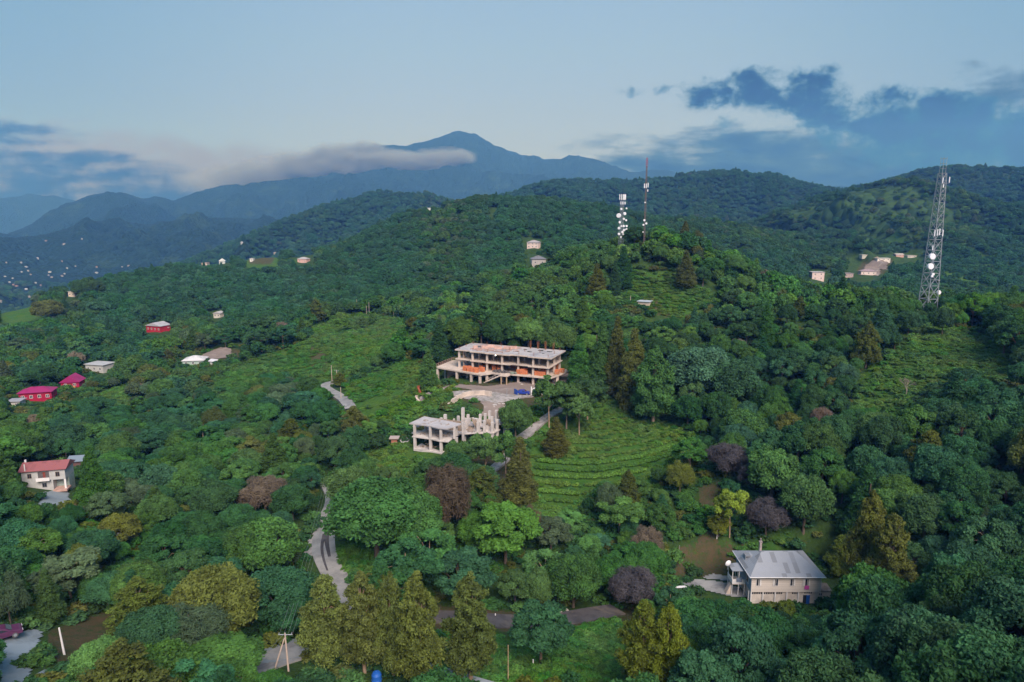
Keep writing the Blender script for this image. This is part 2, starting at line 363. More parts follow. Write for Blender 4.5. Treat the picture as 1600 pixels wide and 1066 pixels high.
SOIL = [
 ([(1060,850),(1150,845),(1180,880),(1130,905),(1050,900)],110,190),
 ([(1090,760),(1130,750),(1125,790),(1095,800)],110,190),
 ([(1095,830),(1125,825),(1120,850),(1085,850)],110,190),
 ([(75,985),(160,955),(215,960),(200,1010),(110,1050),(70,1020)],70,140),
 ([(695,715),(760,700),(800,700),(815,745),(760,775),(695,755)],120,180),
 ([(320,560),(350,545),(380,545),(375,565)],280,420),
 ([(640,940),(860,960),(1000,950),(1010,975),(860,990),(640,985)],90,150),
 ([(1335,425),(1350,405),(1400,405),(1380,430)],500,1100),
 ([(690,600),(900,590),(880,625),(770,650),(720,625)],170,240),
 ([(200,720),(240,720),(245,770),(200,760)],140,260),
 ([(385,404),(430,402),(425,414),(390,414)],700,1000),
 ([(930,590),(1000,640),(960,680)],999,1000),
 ([(1000,575),(1010,460),(1040,470)],999,1000),
 ([(480,540),(510,545),(515,580),(490,590)],230,520),
 ([(840,640),(850,700),(900,720),(910,700),(880,650)],999,1000),
 ([(1000,470),(1020,462),(1060,500),(1010,490)],200,330),
]
def land_masks(X, Y, Z):
    px, py, _ = project(X, Y, Z); r = np.hypot(X, Y)
    so_ = np.zeros(X.shape); me_ = np.zeros(X.shape)
    for p, a, b in MEADOW:
        me_ = np.maximum(me_, in_poly(px, py, p) & (r > a) & (r < b))
    for p, a, b in SOIL:
        so_ = np.maximum(so_, in_poly(px, py, p) & (r > a) & (r < b))
    return so_, me_
def blur(a):
    for _ in range(3):
        p = np.pad(a, 1, 'edge'); a = (p[:-2, 1:-1] + p[2:, 1:-1] + p[1:-1, :-2] + p[1:-1, 2:] + p[1:-1, 1:-1]) / 5
    return a
def build_land():
    ang = np.linspace(-R(56), R(56), 1500)
    rows = np.exp(np.linspace(math.log(16), math.log(11300), 1070))
    cuts = [0, int(np.searchsorted(rows, 1050)), int(np.searchsorted(rows, 4300)), len(rows) - 1]
    mn, mf = ground_mat('grassland'), ground_mat('distant forest cover', True)
    for (i0, i1, nm, m, lab) in ((0, cuts[1], 'ground', mn, 'grassy ground'), (cuts[1], cuts[2], 'hills', mf, 'wooded hills'), (cuts[2], cuts[3], 'mountains', mf, 'mountains')):
        rr = rows[i0:i1 + 1]; A, RRg = np.meshgrid(ang, rr); X = np.sin(A) * RRg; Y = np.cos(A) * RRg; Z = height(X, Y)
        n, k = X.shape; idx = np.arange(n * k).reshape(n, k)
        F = np.stack([idx[:-1, :-1], idx[:-1, 1:], idx[1:, 1:], idx[1:, :-1]], -1).reshape(-1, 4)
        me = mesh_np(nm, np.stack([X, Y, Z], -1).reshape(-1, 3), F, True); me.materials.append(m)
        s_, d_ = land_masks(X, Y, Z)
        fattr(me, 'soil', blur(s_.astype(float)).ravel()); fattr(me, 'meadow', blur(d_.astype(float)).ravel())
        o = link(nm, me); tag(o, kind='structure')
# ------------------------------------------------------------------ building kit
class MB:
    """collects boxes, bars and sheets and makes one mesh object of them"""
    def __init__(s): s.v = []; s.f = []; s.mi = []; s.cur = 0
    def add(s, v, f):
        o = len(s.v); s.v += [tuple(p) for p in v]; s.f += [tuple(i + o for i in q) for q in f]; s.mi += [s.cur] * len(f); return s
    def box(s, x0, x1, y0, y1, z0, z1):
        v = [(x, y, z) for x in (x0, x1) for y in (y0, y1) for z in (z0, z1)]
        return s.add(v, [(0, 1, 3, 2), (4, 6, 7, 5), (0, 4, 5, 1), (2, 3, 7, 6), (0, 2, 6, 4), (1, 5, 7, 3)])
    def cbox(s, c, size, rz=0.0, rx=0.0, ry=0.0):
        M = Matrix.Translation(c) @ Matrix.Rotation(rz, 4, 'Z') @ Matrix.Rotation(rx, 4, 'X') @ Matrix.Rotation(ry, 4, 'Y')
        a, b, c_ = (q / 2 for q in size)
        v = [M @ Vector((x, y, z)) for x in (-a, a) for y in (-b, b) for z in (-c_, c_)]
        return s.add(v, [(0, 1, 3, 2), (4, 6, 7, 5), (0, 4, 5, 1), (2, 3, 7, 6), (0, 2, 6, 4), (1, 5, 7, 3)])
    def bar(s, p, q, r, n=4, r2=None):
        p, q = Vector(p), Vector(q); d = (q - p); r2 = r if r2 is None else r2
        if d.length < 1e-6: return s
        d.normalize(); a = d.orthogonal().normalized(); b = d.cross(a); v = []
        for c, rr in ((p, r), (q, r2)):
            for k in range(n):
                t = 2 * math.pi * (k + .5) / n; v.append(c + a * (math.cos(t) * rr) + b * (math.sin(t) * rr))
        f = [(k, (k + 1) % n, n + (k + 1) % n, n + k) for k in range(n)] + [tuple(range(n - 1, -1, -1)), tuple(range(n, 2 * n))]
        return s.add(v, f)
    def prism(s, pts, z0, z1):
        n = len(pts); v = [(x, y, z0) for x, y in pts] + [(x, y, z1) for x, y in pts]
        f = [(k, (k + 1) % n, n + (k + 1) % n, n + k) for k in range(n)] + [tuple(range(n - 1, -1, -1)), tuple(range(n, 2 * n))]
        return s.add(v, f)
    def lathe(s, prof, n=16, M=None):
        v = []; f = []; M = M or Matrix()
        for r, z in prof:
            for k in range(n): t = 2 * math.pi * k / n; v.append(M @ Vector((r * math.cos(t), r * math.sin(t), z)))
        for i in range(len(prof) - 1):
            for k in range(n): f.append((i * n + k, i * n + (k + 1) % n, (i + 1) * n + (k + 1) % n, (i + 1) * n + k))
        f.append(tuple(range(n - 1, -1, -1))); f.append(tuple((len(prof) - 1) * n + k for k in range(n)))
        return s.add(v, f)
    def build(s, name, m, parent=None, bevel=0.0, smooth=False):
        me = bpy.data.meshes.new(name); me.from_pydata(s.v, [], s.f); me.update()
        ms = m if isinstance(m, (list, tuple)) else [m]
        for q in ms: me.materials.append(q)
        if len(ms) > 1:
            for p, i in zip(me.polygons, s.mi): p.material_index = i
        if smooth:
            for p in me.polygons: p.use_smooth = True
        bm = bmesh.new(); bm.from_mesh(me); bmesh.ops.recalc_face_normals(bm, faces=bm.faces)
        if bevel: bmesh.ops.bevel(bm, geom=bm.edges[:], offset=bevel, segments=1, affect='EDGES')
        bm.to_mesh(me); bm.free()
        return link(name, me, parent)
def empty(name, loc, rz=0.0, label=None, cat=None, group=None):
    o = bpy.data.objects.new(name, None); COL.objects.link(o); o.location = loc; o.rotation_euler = (0, 0, rz); o.empty_display_size = 1
    return tag(o, label, cat, group)
def copy_tree(o, parent=None):
    c = o.copy(); COL.objects.link(c)
    if parent is not None: c.parent = parent
    for ch in list(o.children): copy_tree(ch, c)
    return c

M = {}
def mats():
    M['conc'] = mat('pale concrete', (0.60, 0.50, 0.42), 0.9, 0.22, 0.6, stain=(0.33, 0.28, 0.25))
    M['slab'] = mat('weathered slab', (0.46, 0.43, 0.42), 0.9, 0.25, 0.35, stain=(0.22, 0.22, 0.24))
    M['lowc'] = mat('grey white concrete', (0.58, 0.53, 0.49), 0.9, 0.25, 0.5, stain=(0.30, 0.29, 0.30))
    M['board'] = mat('formwork boards', (0.42, 0.32, 0.24), 0.9, 0.4, 1.2, stain=(0.25, 0.19, 0.15))
    M['pinkb'] = mat('pinkish plywood', (0.50, 0.32, 0.26), 0.85, 0.3, 1.0)
    M['brick'] = mat('orange hollow brick', (0.62, 0.20, 0.085), 0.9, 0.3, 2.5)
    M['brick2'] = mat('brick infill', (0.50, 0.19, 0.09), 0.9, 0.35, 1.6, stain=(0.30, 0.14, 0.09))
    M['timber'] = mat('raw timber', (0.46, 0.33, 0.20), 0.9, 0.35, 1.5)
    M['rust'] = mat('rusty steel', (0.26, 0.10, 0.045), 0.85, 0.35, 2.0)
    M['rustsheet'] = mat('rust red sheet', (0.33, 0.10, 0.05), 0.8, 0.4, 0.8)
    M['cloth'] = mat('pale tarpaulin', (0.62, 0.52, 0.46), 0.8, 0.2, 1.0)
    M['dark'] = mat('grey rubble and recess shade', (0.13, 0.12, 0.12), 0.95, 0.4, 2.0)
    M['earth'] = mat('trodden earth', (0.24, 0.19, 0.16), 0.95, 0.3, 0.25, col2=(0.19, 0.15, 0.13), stain=(0.38, 0.34, 0.31), bump=0.3)
    M['road'] = mat('worn concrete road', (0.30, 0.295, 0.28), 0.9, 0.25, 0.35, col2=(0.20, 0.20, 0.195), stain=(0.10, 0.10, 0.105))
    M['asph'] = mat('blue grey asphalt', (0.22, 0.26, 0.28), 0.85, 0.25, 0.3, stain=(0.30, 0.35, 0.38))
    M['track'] = mat('stony track', (0.36, 0.33, 0.31), 0.95, 0.4, 0.9, col2=(0.20, 0.18, 0.16), stain=(0.12, 0.13, 0.08), bump=0.4)
    M['lane'] = mat('dark lane', (0.085, 0.080, 0.082), 0.95, 0.4, 0.5, stain=(0.13, 0.11, 0.09))
    M['white'] = mat('white paint', (0.74, 0.72, 0.70), 0.6, 0.12, 1.5)
    M['steel'] = mat('galvanised steel', (0.33, 0.36, 0.38), 0.5, 0.2, 1.0, metal=0.2)
    M['redsteel'] = mat('red painted steel', (0.42, 0.05, 0.04), 0.5, 0.2, 1.0)
    M['brownsteel'] = mat('dull mast steel', (0.20, 0.15, 0.14), 0.6, 0.2, 1.0)
    M['dish'] = mat('antenna white', (0.78, 0.78, 0.80), 0.45, 0.08, 2.0)
    M['glass'] = mat('dark window and opening shade', (0.03, 0.035, 0.045), 0.15, 0.2, 1.0, spec=0.6)  # also on dark sheets that stand for shaded openings
    M['pole'] = mat('pole wood', (0.55, 0.44, 0.36), 0.85, 0.25, 1.5)
    M['wire'] = mat('wire', (0.20, 0.24, 0.22), 0.6, 0.1, 1.0)
    M['rock'] = mat('pale stone', (0.48, 0.44, 0.40), 0.95, 0.3, 1.0)
    M['blue'] = mat('blue paint', (0.02, 0.11, 0.42), 0.4, 0.15, 1.0)

def road(name, pts, width, m, up=0.14, kerb=None, cat=None, w2=None):
    """pts are photo pixels of the centre line; the strip is draped on the land"""
    P = [cast(*p) for p in pts] if not isinstance(pts[0], Vector) else pts
    Q = []
    for a, b in zip(P[:-1], P[1:]):
        n = max(2, int((b - a).length / 1.2))
        for k in range(n): Q.append(a.lerp(b, k / n))
    Q.append(P[-1])
    for _ in range(6): Q = [Q[0]] + [(Q[i - 1] + Q[i] * 2 + Q[i + 1]) / 4 for i in range(1, len(Q) - 1)] + [Q[-1]]
    ROADS.append(([(q.x, q.y) for q in Q[::2]] + [(Q[-1].x, Q[-1].y)], width / 2))
    n = len(Q); k = 7; V = []
    rg = random.Random(len(name) + n)
    for i, q in enumerate(Q):
        d = (Q[min(i + 1, n - 1)] - Q[max(i - 1, 0)]); d.z = 0; d.normalize(); s = Vector((-d.y, d.x, 0))
        wd = width if w2 is None else width + (w2 - width) * i / (n - 1)
        wl, wr = wd / 2 * (1 + .14 * math.sin(i * .31 + n) * math.sin(i * .11)), wd / 2 * (1 + .14 * math.sin(i * .27 + 2) * math.sin(i * .13 + n))
        for j in range(k):
            f = j / (k - 1); p = q + s * (-wl + (wl + wr) * f)
            V.append((p.x, p.y, 0))
    V = np.array(V); 
    zc = height(V[:, 0], V[:, 1]).reshape(n, k)
    zc = zc * 0.4 + zc.max(1, keepdims=True) * 0.6           # nearly level across
    V[:, 2] = zc.ravel() + up + 0.05
    idx = np.arange(n * k).reshape(n, k)
    F = np.stack([idx[:-1, :-1], idx[:-1, 1:], idx[1:, 1:], idx[1:, :-1]], -1).reshape(-1, 4)
    # skirt down to the land on both sides
    sk = V[np.concatenate([idx[:, 0], idx[:, -1]])].copy(); sk[:, 2] -= 1.6; b = n * k
    V = np.concatenate([V, sk]); e = []
    for i in range(n - 1):
        e.append((idx[i, 0], b + i, b + i + 1, idx[i + 1, 0])); e.append((idx[i, -1], idx[i + 1, -1], b + n + i + 1, b + n + i))
    me = mesh_np(name, V, np.concatenate([F, np.array(e)]), False); me.materials.append(m)
    o = link(name, me); tag(o, kind='structure'); return o
PAVED = []
def patch(name, poly, m, up=0.12, rmin=40, rmax=2000, cell=0.4, kind='structure'):
    """a piece of paved or bare ground: photo outline laid on the land"""
    C = [cast(x, y, rmin, rmax) for x, y in poly]; xy = [(c.x, c.y) for c in C]; PAVED.append(xy)
    bm = bmesh.new()
    x0, x1 = min(p[0] for p in xy), max(p[0] for p in xy); y0, y1 = min(p[1] for p in xy), max(p[1] for p in xy)
    nx, ny = max(2, int((x1 - x0) / cell)), max(2, int((y1 - y0) / cell))
    gx, gy = np.meshgrid(np.linspace(x0, x1, nx + 1), np.linspace(y0, y1, ny + 1))
    jx = gx + 0.7 * vn(gx / 2.1, gy / 2.1, 3); jy = gy + 0.7 * vn(gx / 2.1, gy / 2.1, 4)
    ins = in_poly(jx, jy, xy); V = np.stack([gx, gy, height(gx, gy) + up], -1).reshape(-1, 3); idx = np.arange(gx.size).reshape(gx.shape)
    q = ins[:-1, :-1] & ins[1:, :-1] & ins[:-1, 1:] & ins[1:, 1:]
    F = np.stack([idx[:-1, :-1], idx[:-1, 1:], idx[1:, 1:], idx[1:, :-1]], -1)[q]
    used = np.unique(F); mp_ = np.zeros(len(V), int); mp_[used] = np.arange(len(used))
    me = mesh_np(name, V[used], mp_[F], True); me.materials.append(m); o = link(name, me); tag(o, kind=kind); return o

# ------------------------------------------------------------------ sites, fixed before the land is meshed
BYAW = R(-23)
def frame_pt(O, yaw, u, v, z=0.0):
    return Vector((O[0] + u * math.cos(yaw) - v * math.sin(yaw), O[1] + u * math.sin(yaw) + v * math.cos(yaw), O[2] + z))
def setup_sites():
    global BLD, RUIN, HOUSE
    # main frame: foot of its front right column is seen at (857, 607), the lower one's front corner at (691, 704)
    c = cast(857, 604, 170, 240); zb = c.z
    ux, uy = math.cos(BYAW), math.sin(BYAW)
    BLD = Vector((c.x - 33.0 * ux, c.y - 33.0 * uy, zb))          # local origin: front left corner of the upper storeys
    for u in range(0, 34, 4):
        for v in (-9, -5, 0, 5, 10):
            p = frame_pt(BLD, BYAW, u, v); PADS.append((p.x, p.y, 4.0, zb - H0, 5.0 if v > -9 else 4.0))
    for u, v, dz in ((-8, -2, 2.4), (-8.5, 3, 2.4), (-8, 9, 2.0), (36, 4, 0), (36, 9, 0)):
        p = frame_pt(BLD, BYAW, u, v); PADS.append((p.x, p.y, 3.0, zb - H0 - dz, 3.5))
    c = cast(691, 707, 140, 180); RUIN = Vector((c.x, c.y, c.z))
    c = cast(1172, 944, 110, 150); HOUSE = Vector((c.x, c.y, c.z))
    for u in range(-6, 24, 4):
        for v in range(-2, 13, 4): PADS.append((HOUSE.x + u, HOUSE.y + v, 3.0, HOUSE.z - H0, 4.0))

def upper_frame():
    T = empty('concrete_building', BLD, BYAW, 'larger unfinished pale concrete building frame with brick stacks on its middle floor', 'building')
    L1, L2, L3 = 3.1, 6.2, 9.4; th = 0.32
    cx = [0.6, 6.0, 11.4, 16.8, 22.2, 27.6, 32.6]
    front = {0.6: 1.2, 6.0: 0.4, 11.4: 0.2, 16.8: 0.2, 22.2: 1.0, 27.6: 0.4, 32.6: 0.4}
    # stepped front edge of the floors
    def outline(o, back=12.4, right=33.4):
        return [(-0.6, 1.0 - o), (4.6, 1.0 - o), (5.4, 0.1 - o), (10.6, 0.1 - o), (11.0, -0.3 - o), (19.8, -0.3 - o), (20.2, 0.6 - o), (26.0, 0.6 - o), (26.2, -0.2 - o), (right, -0.2 - o), (right, back), (-0.6, back)]
    MB().prism(outline(0.7, 13.0, 34.2), L3 - th, L3).build('roof_slab', M['slab'], T)
    e = MB()
    o = outline(0.72, 13.02, 34.22)
    for (a, b) in zip(o, o[1:] + o[:1]):
        d = Vector((b[0] - a[0], b[1] - a[1], 0)); n = Vector((-d.y, d.x, 0)).normalized() * -0.012
        e.cbox(((a[0] + b[0]) / 2 - n.x, (a[1] + b[1]) / 2 - n.y, L3 - 0.17), (d.length, 0.03, 0.40), math.atan2(d.y, d.x))
    e.build('slab_edge', M['conc'], T)
    MB().prism(outline(0.5), L2 - th, L2).build('floor_slab', M['conc'], T)
    # middle floor spreads out as a terrace to the left front and to the right
    ter = [(-7.2, 9.5), (-7.2, -2.2), (12.2, -6.2), (14.6, -3.6), (19.0, -3.4), (20.0, -1.2), (33.9, -0.9), (37.2, 12.4), (-0.6, 12.4)]
    ter = [(-7.2, 11.0), (-7.2, -1.2), (11.6, -5.4), (14.2, -1.8), (20.0, -1.8), (20.2, -0.9), (33.9, -0.9), (36.8, 12.4), (-0.6, 12.4)]
    MB().prism(ter, L1 - 0.45, L1).build('terrace_slab', M['conc'], T)
    for x in cx:
        for j, y in enumerate((front[x], 6.4, 11.8)):
            lo = -0.6
            MB().box(x - .32, x + .32, y - .32, y + .32, lo, L1 - .44).build('column', M['conc'], T)
            MB().box(x - .3, x + .3, y - .3, y + .3, L1, L2 - th - .002).build('column', M['conc'], T)
            MB().box(x - .3, x + .3, y - .3, y + .3, L2, L3 - th - .002).build('column', M['conc'], T)
    for (x, y) in ((1.4, 1.2), (7.0, 1.5), (12.4, 1.5), (28.6, 1.4)):
        MB().box(x - .2, x + .2, y + 1.5, y + 1.95, L2, L3 - th).build('column', M['conc'], T)
        MB().box(x - .2, x + .2, y + 1.5, y + 1.95, L1, L2 - th).build('column', M['conc'], T)
    for (x, y, h) in ((-6.7, -0.8, 3.6), (-6.7, 4.5, 3.5), (-6.7, 10.3, 3.0), (1.6, -2.6, .6), (7.6, -4.0, .6), (11.1, -4.7, .6), (12.6, -2.6, .5), (4.2, 0.0, .6), (36.3, 11.6, 1.2), (34.6, 4.0, 1.0)):
        MB().box(x - .35, x + .35, y - .35, y + .35, -h, L1 - .44).build('column', M['conc'], T)
    # beams under the floors
    b = MB()
    for z in (L2 - th, L3 - th):
        for y in (6.4, 11.8): b.box(0.3, 32.9, y - .15, y + .15, z - .35, z - .001)
        for x in cx: b.box(x - .14, x + .14, front[x] + .3, 6.2, z - .3, z - .002); b.box(x - .14, x + .14, 6.6, 11.6, z - .3, z - .002)
    b.build('beam', M['conc'], T)
    # low wall and plinth below the terrace, brick infill behind
    MB().box(-4.8, 0.6, 2.4, 2.7, -1.4, 1.2).build('plinth_wall', M['pinkb'], T)
    MB().box(-4.8, 13.0, 2.72, 9.0, -1.4, .35).build('ground_slab', M['conc'], T)
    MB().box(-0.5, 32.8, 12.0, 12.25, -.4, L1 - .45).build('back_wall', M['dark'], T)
    for a, c_, y in ((6.3, 11.2, 6.9), (11.7, 16.5, 11.5), (17.1, 22.0, 6.9), (22.5, 27.3, 8.2), (27.9, 32.3, 11.5)): MB().box(a, c_, y, y + .2, L1, L2 - th - .36).build('brick_wall', M['brick2'], T)
    w = MB(); w.box(16.7, 16.9, 7.2, 11.3, L1, L2 - th - .36).build('brick_wall', M['brick2'], T); w = MB(); w.box(27.5, 27.7, 7.0, 11.3, L1, L2 - th - .36)
    w.build('brick_wall', M['brick2'], T)
    for a, c_ in ((0.9, 5.7), (6.3, 11.1), (22.6, 27.2), (28, 32.2)): MB().box(a, c_, 12.0, 12.2, L2, L2 + 1.1).build('back_wall', M['conc'], T)
    # wooden props crowd the top storey
    rg = random.Random(4)
    for x0 in cx[:-1]:
        for k in range(13):
            x = x0 + .5 + rg.random() * 4.4; y = 1.8 + rg.random() * 9.6; dx = rg.uniform(-.15, .15)
            MB().bar((x, y, L2), (x + dx, y, L3 - th), 0.06, 4).build('timber_prop', M['timber'], T)
    # stair flight to the middle floor
    st = MB()
    for k in range(16):
        st.box(12.2 + k * .36, 12.56 + k * .36, -3.6, -2.2, 0.10 + k * .185, 0.29 + k * .185)
    st.bar((12.0, -3.65, -.05), (18.2, -3.65, 3.1), 0.22, 4); st.bar((12.0, -2.15, -.05), (18.2, -2.15, 3.1), 0.22, 4)
    st.bar((12.6, -3.6, 1.0), (17.9, -3.6, 3.9), 0.06, 4)
    for k in range(6): st.bar((13 + k, -3.6, .4 + k * .52), (13 + k, -3.6, 1.3 + k * .52), 0.05, 4)
    st.build('staircase', M['conc'], T)
    MB().box(17.8, 20.4, -3.9, -1.82, L1 - .35, L1 - .01).build('stair_landing', M['conc'], T)
    for x in (18.1, 20.0): MB().box(x - .15, x + .15, -3.7, -3.4, -.4, L1 - .35).build('stair_post', M['timber'], T)
    # wooden rails on the terrace edges
    def rail(a, c_, m, n=7):
        r = MB(); a, c_ = Vector(a), Vector(c_)
        for z in (.45, 1.0): r.bar(a + Vector((0, 0, z)), c_ + Vector((0, 0, z)), .05, 4)
        for k in range(n + 1): p = a.lerp(c_, k / n); r.bar(p, p + Vector((0, 0, 1.1)), .045, 4)
        r.build('railing', m, T)
    rail((-7.0, 11.0, L1), (-7.0, -1.0, L1), M['pinkb'], 9); rail((33.9, -.5, L1), (36.6, 12.1, L1), M['timber'], 9); rail((-7.0, 11, L1), (-1, 12, L1), M['timber'], 4)
    # starter bars on the roof, upstand boards, plywood and holes shown by dark plates
    for (x, y) in ((22.2, 11.8), (24.8, 12.0), (27.6, 11.8), (30.2, 11.9)):
        r = MB()
        for k in range(9): a = rg.random() * 6.28; q = .18 + .12 * rg.random(); r.bar((x + q * math.cos(a), y + q * math.sin(a), L3), (x + q * 1.6 * math.cos(a), y + q * 1.6 * math.sin(a), L3 + 2.1 + rg.random() * .9), .03, 3)
        r.build('starter_bars', M['rust'], T)
    for x in cx:
        for y in (front[x] + .3, 6.4, 11.8):
            r = MB()
            for k in range(4): r.bar((x + .12 * (k % 2 * 2 - 1), y + .12 * (k // 2 * 2 - 1), L3), (x + .12 * (k % 2 * 2 - 1), y + .12 * (k // 2 * 2 - 1), L3 + .7 + .4 * rg.random()), .025, 3)
            r.build('starter_bars', M['rust'], T)
    bb = MB()
    for k in range(46):
        x = 4 + rg.random() * 16; y = 1.5 + rg.random() * 10; bb.cbox((x, y, L3 + .05 + .12 * rg.random()), (1.2 + 1.8 * rg.random(), .25 + .5 * rg.random(), .06), rg.random() * 3.14, rg.uniform(-.08, .08))
    for (x, y, l, a) in ((9.5, 7.5, 2.4, .3), (8.2, 5.2, 2.2, .2), (12.8, 6.0, 2.6, .15), (15.6, 7.0, 2.8, -.1), (17.5, 8.2, 2.4, .1), (5.2, 4.2, 2.0, 1.2)):
        bb.cbox((x, y, L3 + .55), (l, .08, 1.1), a, -.5)
    bb.build('loose_boards', M['pinkb'], T)
    h = MB()
    for (x, y, a, c_) in ((5.4, 8.0, 2.6, .9), (6.4, 5.5, 2.2, .8), (11.0, 9.3, 1.8, .8), (21.3, 9.2, 1.2, .8), (24.0, 6.2, 1.4, 1.0), (26.6, 9.8, 1.8, 1.2), (30.0, 9.0, 1.8, .9), (29.2, 5.2, .8, .5), (20.0, 5.0, 1.2, .6)): h.box(x - a / 2, x + a / 2, y - c_ / 2, y + c_ / 2, L3 + .004, L3 + .05)
    h.build('hole_shade_plates', M['glass'], T)  # flat dark plates stand for the shade inside roof holes
    MB().box(14.6, 14.9, -0.55, -0.35, L3 - .75, L3 - .45).build('work_lamp', lamp_mat(), T)
    # things standing on the middle floor
    def on(u, v, z): return frame_pt(BLD, BYAW, u, v, z)
    base = None
    spots = [(4.6, -2.3), (6.1, -2.6), (7.6, -2.9), (9.1, -3.2), (10.4, -1.5), (5.3, -.9), (13.2, 2.0), (14.6, 2.5), (15.4, 1.4), (22.6, .5), (23.8, .4), (24.9, .6), (24.2, 2.0), (28.6, .9), (29.9, .7), (31.1, .6), (30.4, 2.2), (8.5, 1.8), (34.2, 4.6), (34.9, 7.5)]
    for k, (u, v) in enumerate(spots):
        h_ = 1.1 + .5 * rg.random(); b_ = MB(); nb = 4
        for i in range(2):
            for j in range(2):
                for q in range(3):
                    hh = h_ / 3; b_.cbox((-.33 + .66 * i + rg.uniform(-.03, .03), -.33 + .66 * j, q * hh + hh / 2 + .1), (.62, .62, hh - .03), rg.uniform(-.04, .04))
        pal = MB(); pal.box(-.7, .7, -.7, .7, 0.0, .1)
        e_ = empty('brick_pallet', on(u, v, L1 + .002), BYAW + rg.uniform(-.2, .2), None, 'brick stack', 'brick pallets on the middle floor of the larger frame')
        od = ('leftmost', 'second', 'third', 'fourth', 'fifth', 'sixth', 'seventh', 'eighth', 'ninth', 'tenth', 'eleventh', 'twelfth', 'thirteenth', 'fourteenth', 'fifteenth', 'sixteenth', 'seventeenth', 'eighteenth', 'nineteenth', 'rightmost')
        rk_ = sorted(range(len(spots)), key=lambda q: spots[q][0] + spots[q][1] * .1).index(k)
        e_['label'] = f"{od[rk_]} orange brick pallet from the left on the {'open terrace' if u < 12 else 'middle floor'} of the larger concrete frame"
        b_.build('bricks', M['brick'], e_); pal.build('pallet', M['timber'], e_)
    g = MB()
    for k in range(90): a = rg.random() * 6.28; q = rg.random() ** .5 * 2.1; g.cbox((q * math.cos(a) * 1.4, q * math.sin(a) * .7, .1 + (1 - q / 2.1) * 1.0 * rg.random()), (.6, .5, .35), rg.random() * 3, rg.random(), rg.random())
    o_ = g.build('gravel_heap', M['dark']); o_.location = on(16.4, .4, L1); o_.rotation_euler.z = BYAW; tag(o_, 'dark grey heap of gravel on the middle floor above the stair', 'gravel heap')
    s_ = MB()
    for k in range(5): s_.cbox((0, .16 * k, .1 + .03 * k), (3.0, .14, .06), rg.uniform(-.1, .1))
    o_ = s_.build('plank_pile', M['board']); o_.location = on(11.3, 1.2, L1 + .01); o_.rotation_euler.z = BYAW + .5; tag(o_, 'pile of grey planks right of the brick pallets on the terrace floor', 'planks')
    gt = MB()
    for k in range(8): gt.cbox((rg.uniform(-1, 1), rg.uniform(-.6, .6), .2 + .2 * rg.random()), (.8, .6, .3), rg.random() * 3)
    o_ = gt.build('sack_pile', mat('grey green sacks', (.25, .30, .24), .9)); o_.location = on(20.8, -.1, L1 + .01); tag(o_, 'low pile of greenish sacks at the edge right of the stair', 'sacks')
    for p in ((-8, 4, 9), (3, 5, 10), (12, 4, 11), (20, 5, 11), (28, 5, 11), (34, 5, 9)):
        q = frame_pt(BLD, BYAW, p[0], p[1]); KEEPOFF.append((q.x, q.y, p[2] * .62))
    for u in range(-6, 36, 4):
        for v in (-3, 2, 8, 12): q = frame_pt(BLD, BYAW, u, v); KEEPOFF.append((q.x, q.y, 3.2))
def lamp_mat():
    m, t, b = new_mat('lit work lamp'); b.inputs['Emission Color'].default_value = (1, .9, .75, 1); b.inputs['Emission Strength'].default_value = 4.0; return m

